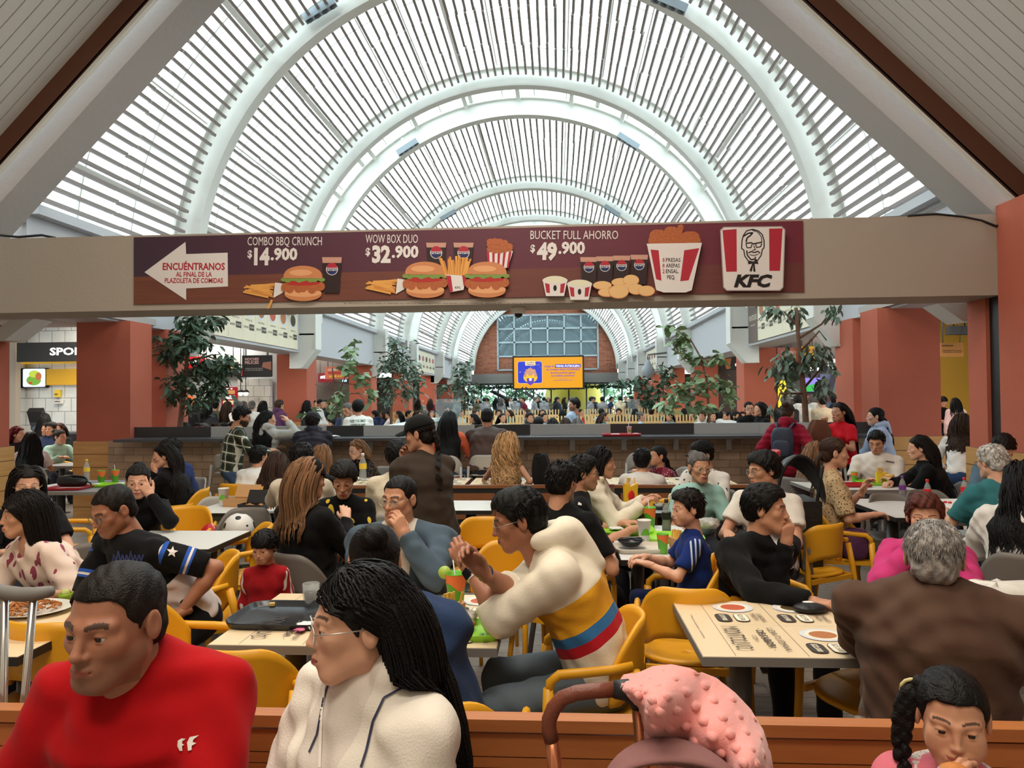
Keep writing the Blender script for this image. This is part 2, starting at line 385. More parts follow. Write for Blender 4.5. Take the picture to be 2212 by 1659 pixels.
# --- end wall with brick arch, grid window, glazing
EB = nodes_mat('orange brick', brick_col((182, 104, 72), (140, 74, 54), (150, 120, 104), .5, .13, .02), .85)
YE = 53.0
def zE(py): return P(1188, py, YE).z
def xE(px): return P(px, 800, YE).x
m = MB().use(EB); NP = 40; wx0, wx1, wz0, wz1 = xE(1076), xE(1292), zE(769), zE(680)
pts = [arc_pt(5.3, PI*i/NP, YE) for i in range(NP+1)]
for i in range(NP):                                            # wall built as strips around the window opening
    pa, pb = pts[i], pts[i+1]
    xa, xb = pa.x, pb.x
    for lo, hi, ok in ((3.1, None, True),):
        segs = [(xa, xb)]
        for u, v in segs:
            cx = (u+v)/2; tops = (pa.z, pb.z)
            if cx < wx0 or cx > wx1:
                m.add([(u, YE, 3.1), (v, YE, 3.1), (v, YE, tops[1]), (u, YE, tops[0])], [(0, 1, 2, 3)])
            else:
                m.add([(u, YE, 3.1), (v, YE, 3.1), (v, YE, wz0), (u, YE, wz0)], [(0, 1, 2, 3)])
                if min(tops) > wz1: m.add([(u, YE, wz1), (v, YE, wz1), (v, YE, tops[1]), (u, YE, tops[0])], [(0, 1, 2, 3)])
struct(m, 'wall_back')
m = MB().use(mat('grey concrete band', (150, 146, 142), .8)); m.box(-6.4, 4.6, YE-.15, YE+.2, 2.75, 3.45); m.box(-16, 14, YE, YE+.2, 2.6, 3.3); struct(m, 'trim_band')
rw = empty('window_1', (0, YE, 0)); rw['kind'] = 'structure'
m = MB().use(mat('aluminium frame', (176, 190, 196), .4, metal=.3))
for i in range(7): x = wx0+(wx1-wx0)*i/6; m.box(x-.06, x+.06, -.1, .1, wz0-1, wz1)
for z in (wz0-1, wz0, wz0+(wz1-wz0)*.34, wz0+(wz1-wz0)*.67, wz1): m.box(wx0, wx1, -.1, .1, z-.06, z+.06)
m.build('window_frame', None, rw)
MB().box(wx0, wx1, -.02, .02, wz0, wz1).build('window_pane', mat('window glass', (205, 222, 228), .05, alpha=.18), rw)
# hall beyond the window: darker vault
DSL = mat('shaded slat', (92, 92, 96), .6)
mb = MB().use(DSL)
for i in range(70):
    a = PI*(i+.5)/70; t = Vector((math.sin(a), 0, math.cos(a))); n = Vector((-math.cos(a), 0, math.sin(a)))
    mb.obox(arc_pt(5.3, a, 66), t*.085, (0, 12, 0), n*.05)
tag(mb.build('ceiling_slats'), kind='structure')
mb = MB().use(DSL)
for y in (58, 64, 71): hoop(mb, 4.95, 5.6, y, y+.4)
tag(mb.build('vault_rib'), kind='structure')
struct(MB().box(-9, 8, 53.3, 55.5, 3.0, 3.2), 'floor_upper', TAUPE)
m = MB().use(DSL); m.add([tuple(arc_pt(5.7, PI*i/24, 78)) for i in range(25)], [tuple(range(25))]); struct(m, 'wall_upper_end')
# ground-floor glazing of the end wall
m = MB().use(mat('dark mullion', (70, 74, 78), .5))
for i in range(11): x = -7+13*i/10; m.box(x-.05, x+.05, YE+.1, YE+.2, 0, 2.6)
m.box(-7, 6, YE+.1, YE+.2, 0, .15); m.build('window_2')['kind'] = 'structure'
struct(MB().box(-16, -7, YE, YE+.2, 0, 2.7), 'wall_back_left', TAUPE); struct(MB().box(6, 14, YE, YE+.2, 0, 2.7), 'wall_back_right', TAUPE)
struct(MB().box(-7, 6, YE+.14, YE+.16, .15, 2.6), 'window_3', mat('shopfront glass', (225, 240, 240), .05, alpha=.1))
# --- side shop walls, back-of-aisle
struct(MB().box(-15.6, -15.4, 8, 53, 0, 3.7), 'wall_left_aisle', mat('aisle wall', (112, 100, 94), .8))
struct(MB().box(13.4, 13.6, 8, 53, 0, 3.7), 'wall_right_aisle', mat('aisle wall'	, (112, 100, 94), .8))

# --- unseen walls added around the viewer to hold back the sky light
struct(MB().box(-10, 8, -5.2, -5, 0, 12), 'wall_blocker_behind', mat('warm plaster', (196, 176, 156), .85))
struct(MB().box(-10.2, -10, -5, 8.0, 0, 7), 'wall_blocker_left', mat('warm plaster', (0, 0, 0))); struct(MB().box(7.2, 7.4, -5, 7.4, 0, 7), 'wall_blocker_right', mat('warm plaster', (0, 0, 0)))
# ================================================================ people: signed-distance bodies meshed with surface nets
V3 = lambda *a: np.array(a, float)
def nrm(v): return v/(np.linalg.norm(v)+1e-9)
def d_cone(p, a, b, ra, rb):
    a = np.asarray(a, float); b = np.asarray(b, float); ba = b-a; pa = p-a
    h = np.clip((pa@ba)/(ba@ba+1e-12), 0, 1)
    return np.linalg.norm(pa-h[:, None]*ba, axis=1)-(ra+(rb-ra)*h)
def d_ell(p, c, r, R=None):
    q = p-np.asarray(c, float)
    if R is not None: q = q@R
    r = np.asarray(r, float); k = np.linalg.norm(q/r, axis=1); k2 = np.linalg.norm(q/(r*r), axis=1)
    return k*(k-1)/(k2+1e-9)
def d_seg(p, a, b, lat, A0, B0, A1, B1):
    """elliptic tapered segment, lateral half width A, depth half B"""
    a = np.asarray(a, float); b = np.asarray(b, float); ax = b-a; L = np.linalg.norm(ax); u = ax/L
    l = lat-u*(lat@u); l = nrm(l); n = np.cross(l, u); q = p-a; t = q@u; h = np.clip(t/L, 0, 1)
    A = A0+(A1-A0)*h; B = B0+(B1-B0)*h; ex = (t-h*L)
    k = np.sqrt((q@l/A)**2+(q@n/B)**2+(ex/np.minimum(A, B))**2)
    return (k-1)*np.minimum(A, B)
def smin(a, b, k):
    h = np.clip(.5+.5*(b-a)/k, 0, 1); return b+(a-b)*h-k*h*(1-h)
def smax(a, b, k): return -smin(-a, -b, k)
def surf(fn, lo, hi, h):
    """surface nets over fn(points)->sdf ; returns verts, quads"""
    lo = np.asarray(lo, float); n = np.maximum(np.ceil((np.asarray(hi, float)-lo)/h).astype(int)+1, 4)
    gx, gy, gz = [lo[i]+h*np.arange(n[i]) for i in range(3)]
    B = 5; nb = -(-n//B); n2 = nb*B
    ctr = np.stack(np.meshgrid(*[lo[i]+h*(np.arange(nb[i])*B+(B-1)/2) for i in range(3)], indexing='ij'), -1).reshape(-1, 3)
    cv = fn(ctr); near = np.abs(cv) < h*B*1.05+.012
    Fb = np.repeat(np.where(cv < 0, -1., 1.)[:, None], B**3, 1).astype(np.float32)
    o = (np.stack(np.meshgrid(*[np.arange(B)-(B-1)/2]*3, indexing='ij'), -1).reshape(-1, 3)*h)
    if near.any(): Fb[near] = fn((ctr[near][:, None]+o[None]).reshape(-1, 3)).reshape(-1, B**3)
    F = Fb.reshape(*nb, B, B, B).transpose(0, 3, 1, 4, 2, 5).reshape(n2); n = n2; F = np.ascontiguousarray(F)
    for ax in range(3):
        sl = [slice(None)]*3
        for e in (0, -1): sl[ax] = e; F[tuple(sl)] = np.maximum(F[tuple(sl)], 1e-3)
    S = F < 0
    c = np.zeros(np.array(n)-1, int)
    for dx in (0, 1):
        for dy in (0, 1):
            for dz in (0, 1): c += S[dx:n[0]-1+dx, dy:n[1]-1+dy, dz:n[2]-1+dz]
    act = np.argwhere((c > 0) & (c < 8))
    if not len(act): return np.zeros((0, 3)), np.zeros((0, 4), int)
    idx = -np.ones(np.array(n)-1, int); idx[tuple(act.T)] = np.arange(len(act))
    acc = np.zeros((len(act), 3)); cnt = np.zeros(len(act))
    off = [(i, j, k) for i in (0, 1) for j in (0, 1) for k in (0, 1)]
    vals = {o: F[act[:, 0]+o[0], act[:, 1]+o[1], act[:, 2]+o[2]] for o in off}
    for o in off:
        for ax in range(3):
            if o[ax] == 0:
                q = list(o); q[ax] = 1; q = tuple(q); v0, v1 = vals[o], vals[q]; m = (v0 < 0) != (v1 < 0)
                t = np.where(m, v0/(v0-v1+1e-12), 0); pos = np.tile(np.array(o, float), (len(act), 1)); pos[:, ax] = t
                acc += pos*m[:, None]; cnt += m
    V = lo+h*(act+acc/np.maximum(cnt, 1)[:, None])
    Q = []
    for ax in range(3):
        a1, a2 = (ax+1) % 3, (ax+2) % 3
        sA = [slice(None)]*3; sB = [slice(None)]*3; sA[ax] = slice(0, -1); sB[ax] = slice(1, None)
        ch = S[tuple(sA)] != S[tuple(sB)]; e = np.argwhere(ch)
        ok = (e[:, a1] > 0) & (e[:, a2] > 0) & (e[:, a1] < n[a1]-1) & (e[:, a2] < n[a2]-1); e = e[ok]
        if not len(e): continue
        fl = S[tuple(e.T)]
        def ix(d1, d2):
            q = e.copy(); q[:, a1] += d1; q[:, a2] += d2; return idx[tuple(q.T)]
        q = np.stack([ix(-1, -1), ix(0, -1), ix(0, 0), ix(-1, 0)], 1); q[~fl] = q[~fl][:, ::-1]; Q.append(q)
    return V, np.concatenate(Q)
def mesh_np(name, V, Q, mats, mi=None, attrs=None):
    me = bpy.data.meshes.new(name); nq = len(Q); k = Q.shape[1]
    me.vertices.add(len(V)); me.vertices.foreach_set('co', V.astype(np.float32).ravel())
    me.loops.add(nq*k); me.polygons.add(nq)
    me.loops.foreach_set('vertex_index', Q.astype(np.int32).ravel()); me.polygons.foreach_set('loop_start', np.arange(0, nq*k, k, dtype=np.int32))
    me.polygons.foreach_set('use_smooth', np.ones(nq, bool))
    for m in mats: me.materials.append(m)
    if mi is not None: me.polygons.foreach_set('material_index', np.asarray(mi, np.int32))
    for nm, a in (attrs or {}).items():
        a = np.asarray(a, np.float32)
        at = me.attributes.new(nm, 'FLOAT' if a.ndim == 1 else 'FLOAT_VECTOR', 'POINT'); at.data.foreach_set('value' if a.ndim == 1 else 'vector', a.ravel())
    me.update(); me.validate(); return me
# ---------------------------------------------------------------- head templates (face towards +Y, origin mid head, metres)
def head_sdf(p, sex):
    ch = sex == 'c'; f = sex == 'f'
    jw = .88 if f else (.92 if ch else 1); jz = .90 if ch else 1
    d = d_ell(p, (0, -.016, .034), (.0765, .095, .080))
    d = smin(d, d_ell(p, (0, .024, -.03), (.060*(.97 if f else 1), .066, .074)), .03)
    d = smin(d, d_cone(p, (-.016*jw, .064, -.092*jz), (.016*jw, .064, -.092*jz), .021*jw, .021*jw), .03)
    for s in (-1, 1):
        d = smin(d, d_cone(p, (s*.050*jw, .0, -.058*jz), (s*.016, .062, -.094*jz), .018, .017), .03)
        d = smin(d, d_ell(p, (s*.041, .056, -.018), (.022, .020, .020)), .02)
    if ch:
        for s in (-1, 1): d = smin(d, d_ell(p, (s*.037, .052, -.045), (.028, .026, .026)), .02)
    br = .0065 if (f or ch) else .0115
    for s in (-1, 1):
        d = smin(d, d_cone(p, (s*.014, .0800, .019), (s*.048, .063, .020), br, br*.8), .016)
    for s in (-1, 1):
        d = smax(d, -d_ell(p, (s*.0315, .094, -.001), (.0175, .015, .0115)), .012)
    ns = .86 if f else (.72 if ch else 1)
    d = smin(d, d_cone(p, (0, .083, .012), (0, .083+.021*ns, -.028), .0075, .0095*ns), .012)
    d = smin(d, d_ell(p, (0, .083+.020*ns, -.031), (.011*ns, .010, .0095*ns)), .007)
    for s in (-1, 1):
        d = smin(d, d_ell(p, (s*.0125*ns, .090, -.034), (.0075*ns, .010, .0075)), .006)
        d = smax(d, -d_ell(p, (s*.0065*ns, .083+.015*ns, -.0415), (.0035, .006, .0035)), .003)
    lf = 1.15 if f else 1
    d = smin(d, d_ell(p, (0, .080, -.064*jz), (.030, .018, .018)), .014)
    for s in (-1, 1):
        d = smin(d, d_cone(p, (s*.006, .0955, -.0585*jz), (s*.022, .0845, -.062*jz), .0052*lf, .0028), .005)
        d = smin(d, d_cone(p, (0, .0945, -.0685*jz), (s*.019, .0855, -.0645*jz), .0064*lf, .0030), .005)
    d = smax(d, -d_cone(p, (-.022, .0905, -.0630*jz), (.022, .0905, -.0630*jz), .0018, .0018), .004)
    d = smax(d, -d_cone(p, (0, .103, -.046), (0, .101, -.053), .0025, .0025), .004)
    for s in (-1, 1):                                        # lids
        e = (s*.0315, .0715, 0); q = p-np.array(e)
        sph = np.linalg.norm(q, axis=1)-.0142
        up = smax(sph, -(q[:, 2]-.0026+.10*np.abs(q[:, 0])), .0015); lo = smax(sph, (q[:, 2]+.0050), .0015)
        d = smin(d, up, .004); d = smin(d, lo, .004)
        th = .18*s; R = np.array([[math.cos(th), -math.sin(th), 0], [math.sin(th), math.cos(th), 0], [0, 0, 1]])
        ear = d_ell(p, (s*.0800, -.014, -.004), (.0085, .0185, .0315), R)
        ear = smax(ear, -d_ell(p, (s*.0905, -.010, .002), (.007, .011, .021), R), .004)
        d = smin(d, ear, .006)
    d = smin(d, d_cone(p, (0, -.022, -.05), (0, -.040, -.185), .054 if not (f or ch) else .046, .058 if not (f or ch) else .049), .03)
    return d
HEADS = {}
def head_tpl(sex, h):
    k = (sex, h)
    if k in HEADS: return HEADS[k]
    V, Q = surf(lambda p: head_sdf(p, sex), (-.11, -.13, -.19), (.11, .125, .125), h)
    x, y, z = V.T; ax = np.abs(x)
    jz = .90 if sex == 'c' else 1
    lip = ((np.abs(z+.0635*jz) < .0085-.012*ax/.024*.45) & (ax < .0235) & (y > .079)).astype(float)
    bz = (.0215 if sex == 'm' else .0255)+.004*np.sin(np.clip((ax-.012)/.04, 0, 1)*PI)
    brow = ((np.abs(z-bz) < (.0031 if sex != 'm' else .0055)) & (ax > .012) & (ax < .051) & (y > .055)).astype(float)
    beard = np.clip(((z < -.035) & (y > -.005)).astype(float)*np.clip((-.03-z)/.02, 0, 1), 0, 1)*(z > -.118)
    beard = beard*(1-lip)*np.where((z > -.05) & (ax < .012), .7, 1)
    mi = np.zeros(len(Q), int)
    # eyes
    EV, EQ, EM = [], [], []; n0 = len(V)
    for s in (-1, 1):
        nu, nv = 9, 14; base = n0+sum(len(e) for e in EV)
        pts = [(s*.0315+.0128*math.sin(PI*i/nu)*math.cos(2*PI*j/nv), .0715+.0128*math.cos(PI*i/nu), .0128*math.sin(PI*i/nu)*math.sin(2*PI*j/nv)) for i in range(nu+1) for j in range(nv)]
        EV.append(np.array(pts))
        for i in range(nu):
            for j in range(nv):
                EQ.append((base+i*nv+j, base+i*nv+(j+1) % nv, base+(i+1)*nv+(j+1) % nv, base+(i+1)*nv+j)); EM.append(2 if i < 1.5 else 1)
    V2 = np.concatenate([V]+EV); Q2 = np.concatenate([Q, np.array(EQ)]); mi = np.concatenate([mi, EM])
    z0 = np.zeros(len(V2)-len(V)); A = {k: np.concatenate([a, z0]) for k, a in (('lip', lip), ('brow', brow), ('beard', beard))}
    HEADS[k] = (V2, Q2, mi, A); return HEADS[k]
# ---------------------------------------------------------------- hand templates (left hand, wrist at origin, fingers +Y, back of hand +Z, thumb +X)
CURL = {'relax': ((.30, .5, .35), .35), 'flat': ((.06, .10, .06), .15), 'grip': ((.95, 1.25, .7), .9), 'hold': ((.55, .8, .5), .6), 'spread': ((.10, .22, .15), .0)}
def hand_prims(pose):
    (c1, c2, c3), th = CURL[pose]; out = []
    xs = (.027, .0095, -.0085, -.0255); ln = ((.041, .025, .020), (.046, .029, .021), (.042, .027, .020), (.033, .020, .018)); ky = (.086, .090, .085, .077)
    sp = .16 if pose == 'spread' else .05
    for i in range(4):
        k = np.array((xs[i], ky[i], .002)); out.append(('p', (xs[i]*.55, .004, 0), k, .0165, .0125))
        a = 0; d0 = (1.5-i)*sp; cur = k; jit = (0, .06, .12, .2)[i]*(1 if pose != 'flat' else .2)
        for L, c, r0, r1 in zip(ln[i], (c1+jit, c2+jit*.6, c3), (.0098, .0088, .0080), (.0088, .0080, .0068)):
            a += c; v = np.array((math.sin(d0)*math.cos(a), math.cos(d0)*math.cos(a), -math.sin(a))); nx = cur+v*L*.98
            out.append(('f%d' % i, cur, nx, r0, r1)); cur = nx
    t0 = np.array((.022, .018, -.006)); t1 = np.array((.046-.012*th, .046, -.012-.012*th)); t2 = np.array((.062-.034*th, .074-.004*th, -.016-.022*th)); t3 = np.array((.068-.050*th, .097-.012*th, -.018-.028*th))
    out += [('t', t0, t1, .0165, .0125), ('t', t1, t2, .0115, .0100), ('t', t2, t3, .0100, .0078)]
    return out
HANDS = {}
def hand_tpl(pose, h):
    k = (pose, h)
    if k in HANDS: return HANDS[k]
    pr = hand_prims(pose)
    def fn(p):
        d = None; groups = {}
        for g, a, b, ra, rb in pr:
            q = d_cone(p, a, b, ra, rb); groups[g] = q if g not in groups else smin(groups[g], q, .012 if g == 'p' else .003)
        d = d_cone(p, (0, -.035, 0), (0, .012, 0), .0255, .024); d = smin(d, groups.pop('p'), .018)
        for g, q in groups.items(): d = smin(d, q, .010 if g == 't' else .0045)
        return d
    V, Q = surf(fn, (-.06, -.05, -.125), (.10, .20, .04), h)
    HANDS[k] = (V, Q); return HANDS[k]
# ---------------------------------------------------------------- materials for people
SKINS = {'fair': (222, 176, 150), 'tan': (196, 142, 112), 'brown': (166, 112, 86), 'dark': (132, 86, 64), 'rose': (212, 160, 132)}
def skin_mat(tone, brow=(38, 26, 22), lip=None, beard=0):
    nm = 'skin_%s_%s_%s_%s' % (tone, brow, lip, beard)
    if nm in MATS: return MATS[nm]
    base = SKINS[tone]; lipc = lip or tuple(int(b*k) for b, k in zip(base, (.80, .58, .58)))
    def build(nt, N, L):
        tc = N('TexCoord'); n = N('TexNoise'); n.inputs['Scale'].default_value = 26; n.inputs['Detail'].default_value = 3; L(tc.outputs['Object'], n.inputs['Vector'])
        c = mixc(N, L, n.outputs[0], lin(tuple(int(v*.94) for v in base)), lin(tuple(min(255, int(v*1.05)) for v in base)))
        if beard:
            a = N('Attribute', attribute_name='beard'); m = N('Math', operation='MULTIPLY'); m.inputs[1].default_value = beard; L(a.outputs['Fac'], m.inputs[0]); c = mixc(N, L, m.outputs[0], c, lin(tuple(int(v*.8+6) for v in brow)))
        a = N('Attribute', attribute_name='lip'); m = N('Math', operation='MULTIPLY'); m.inputs[1].default_value = .85; L(a.outputs['Fac'], m.inputs[0]); c = mixc(N, L, m.outputs[0], c, lin(lipc))
        a = N('Attribute', attribute_name='brow'); m = N('Math', operation='MULTIPLY'); m.inputs[1].default_value = .85; L(a.outputs['Fac'], m.inputs[0]); c = mixc(N, L, m.outputs[0], c, lin(brow))
        return c
    m = nodes_mat(nm, build, .48, .35); b = m.node_tree.nodes['Principled BSDF']
    b.inputs['Subsurface Weight'].default_value = 0; b.inputs['Sheen Weight'].default_value = .08
    return m
EYEW = mat('eye white', (206, 198, 192), .3); IRIS = mat('dark brown iris', (34, 20, 14), .15, spec=.6)
HAIRC = {'black': (11, 9, 9), 'dark': (20, 15, 13), 'brown': (52, 34, 25), 'light': (112, 80, 54), 'blonde': (168, 130, 88), 'grey': (138, 134, 130), 'greyd': (88, 84, 82), 'red': (96, 22, 28), 'auburn': (74, 34, 26), 'white': (170, 166, 160)}
def hair_mat(c):
    nm = 'hair '+c
    if nm in MATS: return MATS[nm]
    b0 = HAIRC[c]
    def build(nt, N, L):
        a = N('Attribute', attribute_name='shade')
        return mixc(N, L, a.outputs['Fac'], lin(tuple(int(v*.75) for v in b0)), lin(tuple(min(255, int(v*1.25+4)) for v in b0)))
    m = nodes_mat(nm, build, .55, .2); nt = m.node_tree; b = nt.nodes['Principled BSDF']
    tc = nt.nodes.new('ShaderNodeTexCoord'); n = nt.nodes.new('ShaderNodeTexNoise'); n.inputs['Scale'].default_value = 230; nt.links.new(tc.outputs['Object'], n.inputs['Vector'])
    bp = nt.nodes.new('ShaderNodeBump'); bp.inputs['Strength'].default_value = .7; bp.inputs['Distance'].default_value = .004; nt.links.new(n.outputs[0], bp.inputs['Height']); nt.links.new(bp.outputs[0], b.inputs['Normal'])
    return m
def wv(p, k): return np.sin(p@np.array(k))
# ---------------------------------------------------------------- hair in head space
def hair_cap(style, h, sex='m'):
    """close hair volume as an sdf mesh"""
    def fn(p):
        x, y, z = p.T; t = {'buzz': .005, 'short': .013, 'combed': .015, 'thick': .022, 'tight': .007, 'bowl': .017, 'crop': .016, 'crew': .009}.get(style, .008)
        d = d_ell(p, (0, -.017, .036), (.0765+t, .095+t, .080+t*1.05))
        if style in ('combed', 'thick', 'short', 'crop'): d = smin(d, d_ell(p, (.008, .030, .088), (.056, .050, .026+t*.35)), .03)
        d = smin(d, d_ell(p, (0, -.058, -.03), (.062+t*.5, .050+t*.6, .055)), .03)
        r = .0022 if style in ('buzz', 'tight') else .0042
        s1 = np.sin(x*95+2*np.sin(y*30)+z*20); s2 = np.sin(y*70+z*95+3*np.sin(x*40)); s3 = np.sin(x*210+y*150+np.sin(z*90)*2)
        d = d+r*(s1*s2*.9+s3*.45)
        hz = .062-.30*np.clip(np.abs(x)-.028, 0, 1)*.9
        face = smax(hz*0+(z-hz+.0), -(y-.032-.25*np.clip(z-.03, 0, 1)), .012)       # z>hz or y<front
        front = np.minimum(z-hz, 99)
        keep_top = -(z-(.066-1.0*np.clip(np.abs(x)-.045, 0, 1)-(.012 if style == 'bowl' else 0)-(.026 if style == 'bowl' else 0)))
        side = (y-(.040-.6*np.clip(.03-z, 0, .09)))                     # in front of the side hairline
        cut = smin(keep_top, side, .01)
        d = smax(d, cut, .008)
        low = -.075 if sex == 'm' else -.08
        d = smax(d, (low-z)+.0*x, .012)
        for s in (-1, 1): d = smax(d, -d_ell(p, (s*.090, -.008, -.014), (.030, .022, .040)), .006)
        d = smax(d, -(z+.03+(y+.0)*.0), .02) if style == 'bald' else d
        return d
    V, Q = surf(fn, (-.12, -.15, -.115), (.12, .13, .16), h)
    sh = .5+.28*np.sin(V[:, 0]*160+np.sin(V[:, 2]*60)*2)+.22*np.sin(V[:, 1]*140+V[:, 2]*90)
    return V, Q, np.clip(sh, 0, 1)
def strands(seed, n, m, length, wd, style, sides=4, tuck=False):
    """n tapered locks from the scalp; returns verts, quads, shade"""
    r = np.random.default_rng(seed)
    C = np.array((0, -.017, .036)); Rr = np.array((.0765, .095, .080))
    u = r.uniform(0, 2*PI, n*4); cz = r.uniform(-.55, 1, n*4); s_ = np.sqrt(1-cz**2)
    D = np.stack([s_*np.cos(u), s_*np.sin(u), cz], 1); root = C+D*Rr
    face = (root[:, 1] > .030) & (root[:, 2] < .080-.6*np.clip(np.abs(root[:, 0])-.02, 0, 1)) | ((root[:, 1] > -.005) & (root[:, 2] < .030)) | (root[:, 2] < -.03) & (root[:, 1] > -.03)
    root = root[~face][:n]; n = len(root); D = nrm_rows((root-C)/Rr**2)
    part = np.array((.012, .05, .115)); away = root-part; away[:, 2] *= .3
    if style in ('pony', 'bun', 'braid', 'tail2'):
        tgt = {'pony': (0, -.115, .035), 'bun': (0, -.10, .07), 'braid': (0, -.115, -.02), 'tail2': (0, -.1, -.02)}[style]
        tgt = np.array(tgt)
        pts = np.zeros((n, m, 3))
        for i in range(m):
            t = i/(m-1); q = root*(1-t)+tgt*t; rel = (q-C)/Rr; ln = np.linalg.norm(rel, axis=1, keepdims=True)
            sc = np.where(ln < 1.07, 1.07/np.maximum(ln, .05), 1); sc = sc*(1-t**8)+t**8
            pts[:, i] = C+rel*sc*Rr
        rad = np.full((n, m), wd)*(1-.3*np.linspace(0, 1, m)[None])
    else:
        step = length/(m-1)*r.uniform(.82, 1.05, (n, 1)); p = root+D*.004; vel = nrm_rows(away+D*.12*np.linalg.norm(away, axis=1, keepdims=True)+np.array((0, -.02, 0)))
        pts = np.zeros((n, m, 3)); ph = r.uniform(0, 6.28, n); lay = r.uniform(.006, .022 if sides == 4 else .015, (n, 1)) if style != 'curly' else r.uniform(.01, .05, (n, 1))
        for i in range(m):
            t = i/(m-1); off = np.zeros((n, 3))
            if style == 'curly':
                am = .022*min(1, t*2.5); off = np.stack([np.cos(ph+t*26)*am, np.sin(ph+t*26)*am, np.sin(ph*2+t*20)*am*.5], 1)
            elif style == 'wavy':
                am = .012*min(1, t*2); off = np.stack([np.cos(ph+t*13)*am, np.sin(ph+t*13)*am, np.zeros(n)], 1)
            pts[:, i] = p+off
            g = np.array((0, -.10, -1.0)); vel = nrm_rows(vel*(.62 if t < .35 else .5)+g*.5)
            p = p+vel*step
            rel = (p-C)/(Rr+lay); ln = np.linalg.norm(rel, axis=1, keepdims=True); ins = ln < 1
            p = np.where(ins, C+rel/np.maximum(ln, .05)*(Rr+lay), p)
            # keep off the face, neck and shoulders
            f = (p[:, 1] > .02) & (p[:, 2] < .06); p[f, 0] = np.where(np.abs(p[f, 0]) < .070, np.sign(p[f, 0]+1e-6)*.070, p[f, 0]); p[f, 1] -= step[f, 0]*.6
            if tuck:
                tk = (p[:, 1] > -.035) & (p[:, 2] < .045) & (p[:, 2] > -.20); p[tk, 1] -= step[tk, 0]*.9; lw = (p[:, 2] < -.10) & (p[:, 1] > -.10); p[lw, 1] -= step[lw, 0]*.75
            nk = np.hypot(p[:, 0], p[:, 1]+.03) < .072; b = nk & (p[:, 2] < -.05)
            if b.any():
                v = p[b, :2]-np.array((0, -.03)); p[b, :2] = np.array((0, -.03))+v/np.maximum(np.linalg.norm(v, axis=1, keepdims=True), .01)*.074
            sh = np.array((0, -.025, -.285)); sr = np.array((.215, .118, .135)); rel = (p-sh)/sr; ln = np.linalg.norm(rel, axis=1, keepdims=True); ins = ln < 1
            back = np.where(p[:, 1] < .03, -1, 1); yy = sh[1]+back*sr[1]*np.sqrt(np.clip(1-rel[:, 0]**2-rel[:, 2]**2, 0.05, 1)); i1 = ins[:, 0]; p[i1, 1] += np.clip(yy[i1]-p[i1, 1], -.045, .045)
            low = p[:, 2] < -.29; bk = low & (p[:, 1] > -.15) & (p[:, 1] < .03); p[bk, 1] = -.15
            fr = low & (p[:, 1] >= .03) & (p[:, 1] < .11); p[fr, 1] = .11
        rad = wd*(1-.75*np.linspace(0, 1, m)**2.2)[None]*r.uniform(.7, 1.2, (n, 1))*np.ones((n, m))
    return tubes(pts, rad, sides, r)
def nrm_rows(v): return v/(np.linalg.norm(v, axis=1, keepdims=True)+1e-9)
def tubes(pts, rad, sides, r):
    n, m, _ = pts.shape
    tan = np.gradient(pts, axis=1); tan /= np.linalg.norm(tan, axis=2, keepdims=True)+1e-9
    out = pts-np.array((0, -.02, pts[:, :, 2].mean())) ; out[:, :, 2] *= .2
    a = np.cross(tan, out); a /= np.linalg.norm(a, axis=2, keepdims=True)+1e-9; b = np.cross(a, tan)
    V = []
    for k in range(sides):
        an = 2*PI*k/sides+.4; V.append(pts+(a*math.cos(an)+b*(math.sin(an)*.5))*rad[:, :, None])
    V = np.stack(V, 2).reshape(-1, 3)
    i, j, k = np.meshgrid(np.arange(n), np.arange(m-1), np.arange(sides), indexing='ij'); k2 = (k+1) % sides
    Q = np.stack([(i*m+j)*sides+k, (i*m+j)*sides+k2, (i*m+j+1)*sides+k2, (i*m+j+1)*sides+k], -1).reshape(-1, 4)
    sh = np.repeat(r.uniform(0, 1, n), m*sides)
    return V, Q, sh
def merge(parts):
    Vs, Qs, S = [], [], []; n = 0
    for V, Q, s in parts: Vs.append(V); Qs.append(Q+n); S.append(s); n += len(V)
    return np.concatenate(Vs), np.concatenate(Qs), np.concatenate(S)
def bundle(path, rads, n, wd, seed, m=14, wave=0):
    """a tail of locks following a path"""
    r = np.random.default_rng(seed); path = np.array(path, float); T = np.linspace(0, 1, len(path)); t = np.linspace(0, 1, m)
    ctr = np.stack([np.interp(t, T, path[:, k]) for k in range(3)], 1); rr = np.interp(t, T, rads)
    a = r.uniform(0, 2*PI, n); q = np.sqrt(r.uniform(0, 1, n)); ph = r.uniform(0, 6, n)
    pts = ctr[None]+np.stack([np.cos(a)[:, None]*q[:, None]*rr[None]*1.15, np.sin(a)[:, None]*q[:, None]*rr[None]*.8, np.zeros((n, m))], -1)
    if wave: pts[:, :, 0] += wave*np.sin(ph[:, None]+t[None]*11)
    return tubes(pts, wd*(1-.7*t**3)[None]*np.ones((n, m)), 4, r)
def braid(path, r0, r1, h):
    path = np.array(path, float); n = 9; T = np.linspace(0, 1, len(path))
    def fn(p):
        d = None
        for i in range(n):
            t = i/(n-1); c = np.array([np.interp(t, T, path[:, k]) for k in range(3)]); r = r0+(r1-r0)*t
            for s in (-1, 1):
                q = d_ell(p, c+np.array((s*r*.42, 0, -s*r*.35)), (r*.72, r*.8, r*.95)); d = q if d is None else smin(d, q, .004)
        return d+.0015*np.sin(p[:, 0]*260+p[:, 2]*180)
    V, Q = surf(fn, path.min(0)-r0*2, path.max(0)+r0*2, h); return V, Q, .5+.4*np.sin(V[:, 2]*150)
HAIRS = {}
